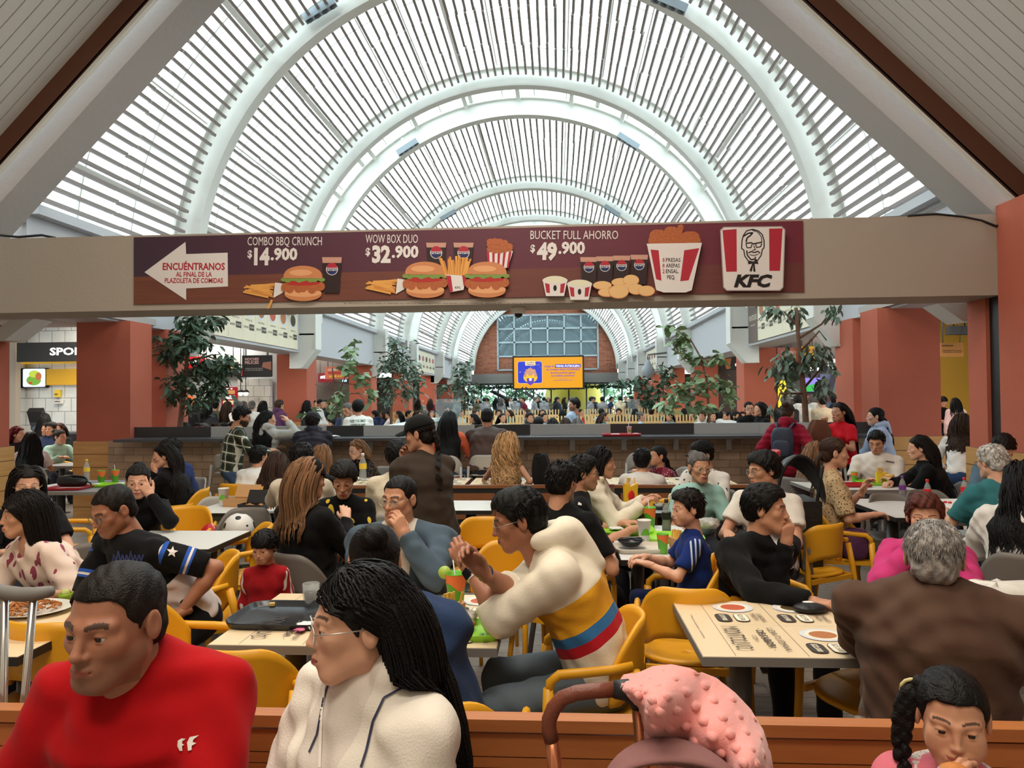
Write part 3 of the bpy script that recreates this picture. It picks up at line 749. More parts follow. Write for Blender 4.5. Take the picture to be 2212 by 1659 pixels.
def hair_tpl(style, lod, sex, seed=1):
    k = (style, lod, sex)
    if k in HAIRS: return HAIRS[k]
    hc = (.0042, .0065, .011)[lod]; ns = (2400, 360, 70)[lod]; mm = (20, 13, 8)[lod]; wd = (.0030, .0078, .017)[lod]; sd = (3, 4, 3)[lod]
    if style in ('buzz', 'short', 'combed', 'thick', 'crop', 'crew', 'bowl', 'bald'):
        parts = [hair_cap(style, hc, sex)]
        if lod < 2 and style in ('thick', 'combed', 'short', 'crop', 'crew', 'bowl'):
            V, Q, S = strands(seed, int(ns*.6), 5, {'short': .026, 'combed': .04, 'thick': .046, 'crop': .034, 'crew': .016, 'bowl': .055}[style], wd*(.6 if style == 'crew' else .9), 'straight', sd)
            keep = (V[:, 2] > -.095) & ~((V[:, 1] > .035) & (V[:, 2] < .072-.03*(style == 'bowl')))
            parts.append((V, Q[keep[Q].all(1)], S))
    elif style in ('long', 'mid', 'bob', 'curly', 'wavy', 'verylong'):
        ln = {'long': .50, 'mid': .36, 'bob': .25, 'curly': .70, 'wavy': .48, 'verylong': .68}[style]
        parts = [hair_cap('tight', hc, 'f'), strands(seed, int(ns*(1.15 if style == 'curly' else 1)), int(mm*(1.5 if style == 'curly' else 1)), ln, wd*(1.1 if style == 'curly' else 1), {'curly': 'curly', 'wavy': 'wavy'}.get(style, 'straight'), sd, style in ('verylong', 'long', 'wavy'))]
    else:
        parts = [hair_cap('tight', hc, 'f'), strands(seed, int(ns*.8), mm, .2, wd, style, sd)]
        if style == 'pony': parts.append(bundle([(0, -.105, .035), (0, -.155, .03), (0, -.165, -.06), (0, -.150, -.20), (0, -.150, -.34)], [.016, .026, .030, .026, .006], ns//3, wd, 3))
        if style == 'tail2': parts.append(bundle([(0, -.10, -.02), (0, -.13, -.06), (0, -.14, -.16), (0, -.155, -.30), (0, -.16, -.42)], [.018, .026, .030, .026, .006], ns//3, wd, 3, wave=.006))
        if style == 'braid': parts.append(braid([(0, -.112, -.02), (0, -.128, -.09), (.01, -.145, -.20), (.02, -.16, -.36)], .028, .014, hc))
        if style == 'bun':
            def fn(p): return d_ell(p, (0, -.105, .085), (.047, .042, .042))+.003*np.sin(p[:, 0]*130+p[:, 2]*90)*np.sin(p[:, 1]*120)
            V, Q = surf(fn, (-.07, -.17, .02), (.07, -.04, .15), hc); parts.append((V, Q, .5+.5*np.sin(V[:, 2]*170+V[:, 0]*120)))
    HAIRS[k] = merge(parts); return HAIRS[k]
# ---------------------------------------------------------------- one person
def cloth_attr_mat(name, base, fn=None, rough=.85, bump=.25, bscale=220, sheen=.05):
    """cloth; fn(N, L, tc) may return a colour socket from the rest coordinates tc (x right, y front, z along the spine, metres)"""
    def build(nt, N, L):
        b = nt.nodes['Principled BSDF']; b.inputs['Sheen Weight'].default_value = sheen; b.inputs['Sheen Roughness'].default_value = .5
        o = N('TexCoord'); n = N('TexNoise'); n.inputs['Scale'].default_value = bscale; n.inputs['Detail'].default_value = 2; L(o.outputs['Object'], n.inputs['Vector'])
        bp = N('Bump'); bp.inputs['Strength'].default_value = bump; bp.inputs['Distance'].default_value = .004; L(n.outputs[0], bp.inputs['Height']); L(bp.outputs[0], b.inputs['Normal'])
        n2 = N('TexNoise'); n2.inputs['Scale'].default_value = 9; L(o.outputs['Object'], n2.inputs['Vector'])
        c = mixc(N, L, n2.outputs[0], tuple(v*.86 for v in lin(base)[:3])+(1,), tuple(min(1, v*1.12) for v in lin(base)[:3])+(1,))
        if fn:
            a = N('Attribute', attribute_name='tc'); N.slv = lambda: N('Attribute', attribute_name='slv').outputs['Fac']; N.al = lambda: N('Attribute', attribute_name='al').outputs['Fac']
            r = fn(N, L, a.outputs['Vector'], c)
            if r is not None: c = r
        return c
    return nodes_mat(name, build, rough, .15)
DECALS = []
def decal(info, part, polys, m, name='print', label=None):
    """print on a garment: pixel polygons dropped onto its surface from the viewer's side"""
    from mathutils.bvhtree import BVHTree
    o = next(c for c in info['root'].children if c.name.split('.')[0] == part); Of = Vector(info['O']); me = o.data
    bv = BVHTree.FromPolygons([v.co+Of for v in me.vertices], [tuple(p.vertices) for p in me.polygons]); mb = MB().use(m); c0 = Vector((0, 0, CAMZ))
    for pts, fs in polys:
        vs = []
        for x, y in pts:
            d = ray(x, y).normalized(); h = bv.ray_cast(c0, d); vs.append((h[0]-d*.004 if h[0] is not None else None))
        if any(v is None for v in vs): continue
        mb.add([v-Of for v in vs], fs)
    if mb.n: ob = mb.build(name, None, info['root']); 
def px_text(body, x, y, h, w, rot=0, bold=.02, shear=0):
    vs, fs = text_mesh(body, bold, shear); x0, x1 = vs[:, 0].min(), vs[:, 0].max(); c, s = math.cos(rot), math.sin(rot)
    q = [((a-x0)/(x1-x0)*w, b/CAPH*h) for a, b in vs]; return [([(x+a*c+b*s, y+a*s-b*c) for a, b in q], fs)]
def px_line(pts, wd):
    out = []; q = []
    for (x0, y0), (x1, y1) in zip(pts[:-1], pts[1:]):
        for k in range(8): q.append((x0+(x1-x0)*k/8, y0+(y1-y0)*k/8))
    q.append(pts[-1])
    for (x0, y0), (x1, y1) in zip(q[:-1], q[1:]):
        l = math.hypot(x1-x0, y1-y0) or 1; ox, oy = -(y1-y0)/l*wd/2, (x1-x0)/l*wd/2; out.append(([(x0+ox, y0+oy), (x1+ox, y1+oy), (x1-ox, y1-oy), (x0-ox, y0-oy)], [(0, 1, 2, 3)]))
    return out
def math_(N, L, op, a, b=0.0):
    m = N('Math', operation=op)
    for i, v in enumerate((a, b)):
        if isinstance(v, (int, float)): m.inputs[i].default_value = v
        else: L(v, m.inputs[i])
    return m.outputs[0]
def xyz(N, L, v):
    s = N('SeparateXYZ'); L(v, s.inputs[0]); return s.outputs
def pat_open(inner, w0=.045, w1=.02):
    """open front: inner shirt shows in a strip"""
    def fn(N, L, tc, c):
        x, y, z = xyz(N, L, tc); ax = math_(N, L, 'ABSOLUTE', x)
        wid = math_(N, L, 'ADD', w1, math_(N, L, 'MULTIPLY', z, w0/.5)); m = math_(N, L, 'MULTIPLY', math_(N, L, 'LESS_THAN', ax, wid), math_(N, L, 'GREATER_THAN', y, .03)); m = math_(N, L, 'MULTIPLY', m, math_(N, L, 'LESS_THAN', N.slv(), .3))
        return mixc(N, L, m, c, lin(inner))
    return fn
def pat_bands(bands):
    """bands: (z0,z1,colour) along the spine, tilt included by caller"""
    def fn(N, L, tc, c):
        x, y, z = xyz(N, L, tc); z = math_(N, L, 'ADD', z, math_(N, L, 'MULTIPLY', x, -.12))
        for z0, z1, col in bands:
            m = math_(N, L, 'MULTIPLY', math_(N, L, 'GREATER_THAN', z, z0), math_(N, L, 'LESS_THAN', z, z1)); c = mixc(N, L, m, c, lin(col))
        return c
    return fn
def pat_plaid(c1, c2, line, sc=13):
    def fn(N, L, tc, c):
        x, y, z = xyz(N, L, tc); res = c
        h = math_(N, L, 'ADD', x, math_(N, L, 'MULTIPLY', y, .6))
        for v in (h, z):
            f = math_(N, L, 'FRACT', math_(N, L, 'MULTIPLY', v, sc)); m = math_(N, L, 'MULTIPLY', math_(N, L, 'LESS_THAN', f, .5), .55); res = mixc(N, L, m, res, lin(c1))
        for v in (h, z):
            f = math_(N, L, 'FRACT', math_(N, L, 'ADD', math_(N, L, 'MULTIPLY', v, sc), .28)); m = math_(N, L, 'MULTIPLY', math_(N, L, 'LESS_THAN', f, .14), .9); res = mixc(N, L, m, res, lin(line))
        return res
    return fn
def pat_spots(col, sc=60, th=.32, col2=None):
    def fn(N, L, tc, c):
        v = N('TexVoronoi'); v.inputs['Scale'].default_value = sc; L(tc, v.inputs['Vector'])
        m = math_(N, L, 'LESS_THAN', v.outputs['Distance'], th); cc = mixc(N, L, m, c, lin(col))
        return cc
    return fn
def pat_flowers(col, sc=16):
    def fn(N, L, tc, c):
        mp = N('Mapping'); mp.inputs['Rotation'].default_value = (.4, .5, .6); mp.inputs['Scale'].default_value = (1, 1, .55); L(tc, mp.inputs[0])
        v = N('TexVoronoi'); v.inputs['Scale'].default_value = sc; v.inputs['Randomness'].default_value = 1; L(mp.outputs[0], v.inputs['Vector'])
        m = math_(N, L, 'LESS_THAN', v.outputs['Distance'], .33); n = N('TexNoise'); n.inputs['Scale'].default_value = 14; L(tc, n.inputs['Vector'])
        m = math_(N, L, 'MULTIPLY', m, math_(N, L, 'GREATER_THAN', n.outputs[0], .42)); return mixc(N, L, m, c, lin(col))
    return fn
def band_(N, L, v, a, b): return math_(N, L, 'MULTIPLY', math_(N, L, 'GREATER_THAN', v, a), math_(N, L, 'LESS_THAN', v, b))
def pat_flag(N, L, tc, c):
    x, y, z = xyz(N, L, tc); z = math_(N, L, 'ADD', z, math_(N, L, 'MULTIPLY', y, .10)); no = math_(N, L, 'LESS_THAN', N.slv(), .5)
    for a, b, col in ((.245, .375, (236, 170, 42)), (.20, .245, (58, 116, 170)), (.155, .20, (186, 32, 44))):
        c = mixc(N, L, math_(N, L, 'MULTIPLY', band_(N, L, z, a, b), no), c, lin(col))
    return c
def pat_jersey(N, L, tc, c):
    x, y, z = xyz(N, L, tc); sl = math_(N, L, 'GREATER_THAN', N.slv(), .5); al = N.al()
    low = math_(N, L, 'MULTIPLY', math_(N, L, 'LESS_THAN', z, .22), math_(N, L, 'SUBTRACT', 1.0, sl)); c = mixc(N, L, low, c, lin((214, 200, 196)))
    for a, b, col in ((.02, .06, (214, 206, 200)), (.06, .14, (42, 84, 168)), (.46, .52, (42, 84, 168)), (.52, .56, (214, 206, 200)), (.56, .60, (42, 84, 168))):
        c = mixc(N, L, math_(N, L, 'MULTIPLY', band_(N, L, al, a, b), sl), c, lin(col))
    return c
def pat_armstripe(col, nstripes=3):
    def fn(N, L, tc, c):
        x, y, z = xyz(N, L, tc); sl = math_(N, L, 'GREATER_THAN', N.slv(), .2)
        f = math_(N, L, 'FRACT', math_(N, L, 'MULTIPLY', y, 42.0)); m = math_(N, L, 'MULTIPLY', math_(N, L, 'LESS_THAN', f, .38), band_(N, L, y, -.035, .037)); m = math_(N, L, 'MULTIPLY', m, sl)
        return mixc(N, L, m, c, lin(col))
    return fn
def pat_quilt(N, L, tc, c): return c
def ik(S, W, l1, l2, pole):
    d = W-S; L = np.linalg.norm(d); Lm = min(L, l1+l2-.004)
    if L > Lm: W = S+d/L*Lm; L = Lm
    L = max(L, abs(l1-l2)+.01)
    u = d/np.linalg.norm(d); a = (l1*l1-l2*l2+L*L)/(2*L); h = math.sqrt(max(0, l1*l1-a*a)); p = pole-u*(pole@u); p = nrm(p)
    return S+u*a+p*h, W
N_PEOPLE = [0]
def person(label, head, Y, yaw, seat='sit', s=1.0, sex='m', hy=None, hp=0, hr=0, skin='tan', hair=('short', 'black'), top=None, pants=None, hands=None, glasses=None, cap=None,
           lod=1, group=None, beard=0, lip=None, pose=('relax', 'relax'), lean=None, legs=None, pz=None, shoes=(40, 38, 38), name='person', spread=1.0, fat=1.0, wpt=None, nk=(0, 0)):
    """head: pixel (or world point) of the middle of the head at depth Y. yaw: 0 to the viewer, 90 to the right, 180 away."""
    N_PEOPLE[0] += 1; seed = N_PEOPLE[0]
    top = top or {}; hands = hands or {}
    H = np.array(P(head[0], head[1], Y)) if len(head) == 2 else np.array(head, float)
    yr = math.radians(yaw); fw = V3(math.sin(yr), -math.cos(yr), 0); rt = np.cross(fw, V3(0, 0, 1)); up = V3(0, 0, 1)
    hyr = math.radians(yaw if hy is None else hy); hf = V3(math.sin(hyr), -math.cos(hyr), 0); hrt = np.cross(hf, up)
    pit = math.radians(hp); hf2 = hf*math.cos(pit)-up*math.sin(pit); hup = up*math.cos(pit)+hf*math.sin(pit)
    rol = math.radians(hr); hrt2 = hrt*math.cos(rol)+hup*math.sin(rol); hup2 = hup*math.cos(rol)-hrt*math.sin(rol)
    HM = np.stack([hrt2, hf2, hup2], 1)                     # head space -> world
    hs = s*(1.0 if sex != 'c' else 1.22)                     # children: larger heads for their size
    f = sex == 'f'; c = sex == 'c'
    ln_dir = fw if lean is None else V3(math.sin(math.radians(lean)), -math.cos(math.radians(lean)), 0)
    N_ = H-(hup2*.07+up*(.10-nk[1]))*hs-fw*(.026+nk[0])*hs; fat = fat*1.06; N_ = N_+(rt*nk[2]*s if len(nk) > 2 else 0)
    Lt = .50*s; zp = {'sit': .54, 'stool': .84, 'stand': .94*s}.get(seat, .54) if pz is None else pz
    if seat == 'sit' and c: zp = .53
    dz = min(max(N_[2]-zp, .2*s), Lt) if seat != 'stand' else min(max(N_[2]-zp, .1), Lt)
    if N_[2]-zp > Lt: zp = N_[2]-Lt
    if seat == 'stand' and pz is None: zp = max(zp-.08*s, min(zp, N_[2]-Lt*.985)); dz = min(max(N_[2]-zp, .1), Lt)
    off = math.sqrt(max(0, Lt*Lt-dz*dz)); Pv = V3(N_[0], N_[1], N_[2]-dz)-ln_dir*off
    W_ = Pv+(N_-Pv)*.36-fw*.018*s; C_ = Pv+(N_-Pv)*.72-fw*.006*s
    sp = nrm(N_-C_)
    shw = (.176 if not f else .150)*s*(1 if not c else .9)*spread
    SHc = N_-sp*.055*s
    SL = {k: SHc+rt*sg*shw for k, sg in (('R', 1), ('L', -1))}
    l1, l2 = .285*s, .25*s
    skinm = skin_mat(skin, HAIRC.get(hair[1], (40, 30, 26)) if hair[1] not in ('blonde', 'grey', 'white', 'light', 'red') else (60, 46, 38), lip, beard)
    # --- arms
    arm = {}
    for k, sg in (('R', 1), ('L', -1)):
        h = hands.get(k, hands.get('both', 'table')); pole = -up*.8+rt*sg*.55-fw*.25
        fdir = None; dors = None
        if h == 'table': W = SHc+rt*sg*.13*s+fw*.36*s; W[2] = .80
        elif h == 'lap': W = Pv+rt*sg*.10*s+fw*.30*s+up*.13*s
        elif h == 'side': W = SL[k]+rt*sg*.06*s-up*.52*s+fw*.04*s; pole = rt*sg*.4-fw
        elif h == 'mouth': W = H+HM@V3(sg*.03, .125, -.145)*hs; fdir = nrm(hup2*.9-hf2*.25-rt*sg*.3); dors = hf2*.9+rt*sg*.3
        elif h == 'chin': W = H+HM@V3(sg*.06, .085, -.20)*hs; fdir = nrm(hup2+hf2*.1-rt*sg*.1); dors = rt*sg+hf2*.5
        elif h == 'cheek': W = H+HM@V3(sg*.085, .06, -.17)*hs; fdir = nrm(hup2+hf2*.05-rt*sg*.15); dors = rt*sg
        elif h[0] == 'px': W = np.array(P(h[1], h[2], h[3]))
        elif h[0] == 'rel': W = SHc+(rt*h[1]+fw*h[2]+up*h[3])*s
        elif h[0] == 'head': W = H+HM@V3(*h[1:4])*hs
        else: W = np.asarray(h, float)
        if isinstance(h, tuple) and len(h) > 4 and isinstance(h[4], dict):
            o = h[4]
            if 'e' in o: pole = np.array(P(*o['e']))-(SL[k]+W)/2
            if 'pole' in o: pole = rt*o['pole'][0]+fw*o['pole'][1]+up*o['pole'][2]
            if 'f' in o: fdir = nrm(rt*o['f'][0]+fw*o['f'][1]+up*o['f'][2])
            if 'd' in o: dors = rt*o['d'][0]+fw*o['d'][1]+up*o['d'][2]
        E, W = ik(SL[k], W, l1, l2, pole)
        fa = nrm(W-E); fd = fa if fdir is None else nrm(fdir*.8+fa*.4)
        if h == 'table' or (isinstance(h, tuple) and h[0] == 'px' and fdir is None and W[2] < .9): fd = nrm(fa*.5+nrm(V3(fa[0], fa[1], 0))*.8)
        dz_ = up if dors is None else nrm(dors); dz_ = dz_-fd*(dz_@fd); dz_ = nrm(dz_) if np.linalg.norm(dz_) > .1 else nrm(np.cross(fd, rt))
        arm[k] = (E, W, fd, dz_)
    # --- legs
    hipw = .088*s; lg = {}
    for k, sg in (('R', 1), ('L', -1)):
        Hp = Pv+rt*sg*hipw-up*.03*s
        if seat == 'stand':
            ft = Pv+rt*sg*.10*s; ft = V3(ft[0], ft[1], .085*s); ft = ft+fw*(.0 if not legs else legs.get(k, 0)); pl = fw
            Kn, An = ik(Hp, ft, .43*s, .42*s, pl)
        elif seat == 'stool':
            Kn = Hp+fw*.40*s+rt*sg*.05-up*.08*s; An = Kn-up*.40*s-fw*.04*s
        else:
            Kn = Hp+fw*.415*s+rt*sg*(.07 if not f else .03)*s; Kn[2] = max(.47*s, Hp[2]-.08) if not c else Hp[2]-.02
            An = V3(*Kn)+fw*(.03 if legs is None else legs.get(k, .03)); An[2] = max(.085*s, Kn[2]-.42*s)
        lg[k] = (Hp, Kn, An)
    rootn = empty(name, (float(Pv[0]), float(Pv[1]), 0.0), 0, label, 'person', group)
    O = V3(Pv[0], Pv[1], 0)
    # torso widths
    A = dict(p=(.168, .118), w=(.140, .105), c=(.158, .118), n=(.120, .075)) if not f else dict(p=(.168, .115), w=(.118, .092), c=(.138, .100), n=(.102, .062))
    if c: A = dict(p=(.15, .11), w=(.14, .11), c=(.145, .108), n=(.11, .07))
    A = {k: (a*s*fat, b*s*fat) for k, (a, b) in A.items()}
    bust = f
    def torso(p, e, full=True):
        d = d_seg(p, Pv, W_, rt, A['p'][0]+e, A['p'][1]+e, A['w'][0]+e, A['w'][1]+e)
        d = smin(d, d_seg(p, W_, C_, rt, A['w'][0]+e, A['w'][1]+e, A['c'][0]+e, A['c'][1]+e), .05*s)
        d = smin(d, d_seg(p, C_, SHc, rt, A['c'][0]+e, A['c'][1]+e, A['n'][0]+e, A['n'][1]+e), .05*s)
        for k, sg in (('R', 1), ('L', -1)):
            d = smin(d, d_cone(p, N_-sp*.0*s+rt*sg*.02*s, SL[k]+sp*.0*s-rt*sg*.01*s, .050*s+e*.7, .047*s+e), .035*s)
            if bust: d = smin(d, d_ell(p, C_-sp*.0*s+rt*sg*.062*s+fw*.075*s-sp*.02*s, V3(.058, .058, .058)*s+e), .03*s)
        if fat > 1.12: d = smin(d, d_ell(p, W_+fw*.06*s, V3(.125, .10, .12)*s*fat+e), .06*s)
        return d
    long_ = top.get('kind', 'tee') in ('long', 'hoodie', 'jacket', 'puffer')
    ease = {'tee': .010, 'long': .010, 'hoodie': .022, 'jacket': .020, 'puffer': .032, 'tank': .004}.get(top.get('kind', 'tee'), .01)*s
    vox = (.0078, .0125, .02)[lod]*(1 if not c else .85)
    def bounds(pts, m):
        a = np.array(pts); return a.min(0)-m, a.max(0)+m
    # --- garment for the torso and sleeves
    def shirt(p):
        d = torso(p, ease)
        for k, sg in (('R', 1), ('L', -1)):
            E, W = arm[k][:2]; u1 = nrm(E-SL[k])
            if top.get('kind') == 'tank': continue
            if long_ and not top.get('rolled'):
                q = smin(d_cone(p, SL[k], E, .054*s+ease, .045*s+ease), d_cone(p, E, W-nrm(W-E)*.012, .045*s+ease, .033*s+ease*.8), .02)
                q = smax(q, (p-(W-nrm(W-E)*.005))@nrm(W-E), .006)
            elif long_:
                e2 = E+(W-E)*.30; q = smin(d_cone(p, SL[k], E, .054*s+ease, .047*s+ease), d_cone(p, E, e2, .047*s+ease, .044*s+ease), .02); q = smax(q, (p-e2)@nrm(W-E), .006)
            else:
                sl = top.get('sleeve', .62); e2 = SL[k]+(E-SL[k])*sl; q = d_cone(p, SL[k], e2, .055*s+ease, .056*s+ease*1.3); q = smax(q, (p-e2)@u1, .006)
            d = smin(d, q, .03*s)
        if top.get('kind') == 'hoodie' or top.get('hood'):
            hz = top.get('hoodsize', 1); b = N_-fw*.03*s+sp*(.035+.10*(hz-1))*s+up*.02*s
            hd = smin(d_cone(p, b+rt*.085*s+fw*.05*s, b-fw*.055*s+rt*.035*s+sp*.02*s, .032*s*hz, .050*s*hz), d_cone(p, b-rt*.085*s+fw*.05*s, b-fw*.055*s-rt*.035*s+sp*.02*s, .032*s*hz, .050*s*hz), .03)
            hd = smin(hd, d_cone(p, b-fw*.075*s+sp*.01*s, b-fw*.10*s*hz-sp*.10*s*hz, .055*s*hz, .04*s*hz), .04); d = smin(d, hd, .012)
        if top.get('collar'):
            b = N_+sp*.012*s; q = p-b; t = q@sp; rad = np.linalg.norm(q-t[:, None]*sp, axis=1); d = smin(d, np.maximum(np.abs(rad-.066*s)-.008, np.abs(t)-.024*s), .008)
        q = p-O; am = top.get('fold', .0036)*.8
        fo = np.sin(q@V3(23, 17, 31)+2.1*np.sin(q@V3(9, -14, 11)+seed))*np.sin(q@V3(-19, 26, 13)+1.7*np.sin(q@V3(12, 8, -17)+seed*2))
        fo2 = np.sin(q@V3(38, -29, 62)+2.5*np.sin(q@V3(14, 21, -9)+seed))
        d = d+am*fo*1.3+am*.55*fo2
        if top.get('kind') == 'puffer': d = d-.010*np.abs(np.sin((p-Pv)@sp*(PI/.075)))+.006
        hem = Pv-sp*top.get('hem', .07)*s; d = smax(d, -((p-hem)@sp), .008)
        if top.get('kind', 'tee') in ('tee', 'long', 'jacket', 'puffer') and not top.get('collar'):
            b = N_+sp*.004*s+fw*.006*s; ax_ = nrm(sp+fw*.25); q = p-b; t = q@ax_; rad = np.linalg.norm(q-t[:, None]*ax_, axis=1); d = smin(d, np.maximum(np.abs(rad-.0615*s)-.006, np.abs(t)-.012*s)-.002, .01)
        if top.get('scoop'): d = smax(d, -d_ell(p, N_+fw*.075*s-sp*.01*s, V3(.05, .05, .05)*s*(1+top['scoop'])), .004)
        return d
    pts = [Pv, N_, SL['R'], SL['L']]
    for k in 'RL': pts += [arm[k][0], arm[k][1]] if long_ else [SL[k]+(arm[k][0]-SL[k])*.8]
    lo, hi = bounds(pts, .19*s*max(1, fat)+ease)
    V, Q = surf(shirt, lo, hi, vox)
    q = V-Pv; tc = np.stack([q@rt, q@fw, q@sp], 1)
    col = top.get('mat') or cloth_attr_mat('cloth_%s_%s' % (top.get('col', (120, 120, 120)), top.get('kind')), top.get('col', (120, 120, 120)))
    gname = {'tee': 'shirt', 'long': 'shirt', 'hoodie': 'hoodie', 'jacket': 'jacket', 'puffer': 'jacket', 'tank': 'top'}[top.get('kind', 'tee')]
    # sleeves flagged so that torso patterns can ignore them
    dA = np.minimum.reduce([d_cone(V, SL[k]-rt*sg*.0, arm[k][0], .055*s, .05*s) for k, sg in (('R', 1), ('L', -1))]+[d_cone(V, arm[k][0], arm[k][1], .05*s, .04*s) for k in 'RL'])
    slv = np.clip((torso(V, ease)-dA)/.012, 0, 1)
    al = np.zeros(len(V)); best = np.full(len(V), 9.)
    for k in 'RL':
        E_, W2 = arm[k][:2]
        for o_, a_, b_ in ((0, SL[k], E_), (1, E_, W2)):
            t_ = np.clip((V-a_)@(b_-a_)/((b_-a_)@(b_-a_)), 0, 1); dd_ = np.linalg.norm(V-a_-t_[:, None]*(b_-a_), axis=1); m_ = dd_ < best; al[m_] = o_+t_[m_]; best[m_] = dd_[m_]
    go = link(bpy.data.objects.new(gname, mesh_np(gname, V-O, Q, [col], None, {'tc': tc, 'slv': slv, 'al': al})), rootn)
    # --- trousers
    pk = (pants or {}).get('kind', 'long')
    pm = (pants or {}).get('mat') or cloth_attr_mat('trousers_%s' % ((pants or {}).get('col', (40, 42, 52)),), (pants or {}).get('col', (40, 42, 52)))
    def trous(p):
        e = .012*s; d = d_seg(p, Pv-sp*.02, Pv+sp*.05*s, rt, A['p'][0]-.002, A['p'][1]-.002, A['p'][0]*.93, A['p'][1]*.93)
        d = smax(d, (p-(Pv+sp*.07*s))@sp, .006)
        for k in 'RL':
            Hp, Kn, An = lg[k]; q = d_cone(p, Hp, Kn, .074*s*fat+e, .056*s+e)
            if pk == 'long': q = smin(q, d_cone(p, Kn, An, .055*s+e, .042*s+e*1.3), .03); q = smin(q, d_cone(p, An-up*.045*s, An-up*.055*s+fw*.12*s, .034*s, .028*s), .02) if lod == 2 else smax(q, -(p[:, 2]-An[2]+.02), .006)
            else: k2 = Hp+(Kn-Hp)*.45; q = smax(q, (p-k2)@nrm(Kn-Hp), .006)
            d = smin(d, q, .035*s)
        q = p-O
        return d+.0035*np.sin(q@V3(31, 22, 27)+2*np.sin(q@V3(13, -11, 8)+seed))
    if lod < 2 or seat == 'stand':
        lo, hi = bounds([Pv]+[x for k in 'RL' for x in lg[k]], .17*s*max(1, fat)); lo[2] = max(lo[2], -.01)
        V, Q = surf(trous, lo, hi, vox*1.25)
        link(bpy.data.objects.new('trousers', mesh_np('trousers', V-O, Q, [pm])), rootn)
        if lod < 2:
            for k in 'RL':
                An = lg[k][2]; b = V3(An[0], An[1], max(An[2]-.085*s, 0))
                def shoe(p):
                    d = smin(d_cone(p, b+up*.045*s-fw*.03*s, b+up*.033*s+fw*.14*s, .040*s, .030*s), d_cone(p, b+up*.05*s, An+up*.02, .042*s, .04*s), .03)
                    return smax(d, -(p[:, 2]-b[2]-.004), .008)
                V, Q = surf(shoe, b+V3(-.22, -.22, -.01), b+V3(.22, .22, .16), .013)
                if len(Q): link(bpy.data.objects.new('shoe', mesh_np('shoe', V-O, Q, [mat('shoe_%s' % (shoes,), shoes, .6)])), rootn)
    # --- body: torso core, arms, neck, legs in one surface, then head and hands joined on
    def body(p):
        d = torso(p, -.012*s); nr = (.054 if not (f or c) else .045)*s
        d = smin(d, d_cone(p, N_-sp*.03*s, H+HM@V3(0, -.028, -.07)*hs, nr*1.08, nr), .03*s)
        for k in 'RL':
            E, W = arm[k][:2]; g = .9 if f else 1
            q = smin(d_cone(p, SL[k], E, .046*s*g, .037*s*g), smin(d_cone(p, E, E+(W-E)*.35, .037*s*g, .040*s*g), d_cone(p, E+(W-E)*.35, W, .040*s*g, .0245*s*g), .015), .015); d = smin(d, q, .03*s)
            Hp, Kn, An = lg[k]
            if lod < 2: d = smin(d, smin(d_cone(p, Hp, Kn, .072*s, .050*s), d_cone(p, Kn, An, .048*s, .036*s), .02), .03*s)
        return d
    pb = [Pv, N_, H, SL['R'], SL['L']]+[x for k in 'RL' for x in arm[k][:2]]+([x for k in 'RL' for x in lg[k]] if lod < 2 else [])
    lo, hi = bounds(pb, .14*s); V, Q = surf(body, lo, hi, vox*1.1)
    Vs, Qs, Ms = [V], [Q], [np.zeros(len(Q), int)]; at = {k: [np.zeros(len(V))] for k in ('lip', 'brow', 'beard')}; n = len(V)
    hv, hq, hm, ha = head_tpl(sex, (.0030, .0044, .0075)[lod])
    Vs.append(H+(hv*hs)@HM.T); Qs.append(hq+n); Ms.append(hm); n += len(hv)
    for k in at: at[k].append(ha[k])
    for i, k in enumerate('RL'):
        E, W, fd, dzv = arm[k]; hvv, hqq = hand_tpl(pose[i] if isinstance(pose, tuple) else pose, (.0032, .0050, .0085)[lod])
        x = np.cross(fd, dzv); sgn = 1 if k == 'L' else -1
        Mx = np.stack([x*sgn, fd, dzv], 1); vv = W+(hvv*s*(.94 if f else 1)*(1.05 if c else 1))@Mx.T
        Vs.append(vv); Qs.append((hqq[:, ::-1] if sgn < 0 else hqq)+n); Ms.append(np.zeros(len(hqq), int)); n += len(vv)
        for kk in at: at[kk].append(np.zeros(len(vv)))
    V = np.concatenate(Vs); Q = np.concatenate(Qs)
    link(bpy.data.objects.new('body', mesh_np('body', V-O, Q, [skinm, EYEW, IRIS], np.concatenate(Ms), {k: np.concatenate(v) for k, v in at.items()})), rootn)
    # --- hair
    if hair[0] and hair[0] != 'none':
        hv, hq, sh = hair_tpl(hair[0], lod, 'f' if f else 'm')
        V = H+(hv*hs)@HM.T
        if hair[0] in ('long', 'mid', 'curly', 'wavy', 'verylong', 'pony', 'tail2', 'braid'):      # let the hair hang straight down and lie on the back
            t = np.clip((-hv[:, 2]-.04)/.12, 0, 1)[:, None]; loc = hv*hs; Vd = H+loc[:, :1]*rt+loc[:, 1:2]*fw+loc[:, 2:]*up
            Vh = H+loc[:, :1]*hrt+loc[:, 1:2]*hf+loc[:, 2:]*up; bl = np.clip((-hv[:, 2]-.12)/.15, 0, 1)[:, None]
            V = V*(1-t)+(Vh*(1-bl)+Vd*bl)*t
            dd = torso(V, ease+.022*s); g = np.zeros_like(V)
            ins = dd < 0
            if ins.any():
                P0 = V[ins]; e_ = .004; gr = np.stack([torso(P0+np.eye(3)[i]*e_, ease+.022*s)-torso(P0-np.eye(3)[i]*e_, ease+.022*s) for i in range(3)], 1)
                V[ins] = P0-nrm_rows(gr)*dd[ins][:, None]
        link(bpy.data.objects.new('hair', mesh_np('hair', V-O, hq, [hair_mat(hair[1])], None, {'shade': sh})), rootn)
    toW = lambda a: H+HM@(np.asarray(a, float)*hs)-O
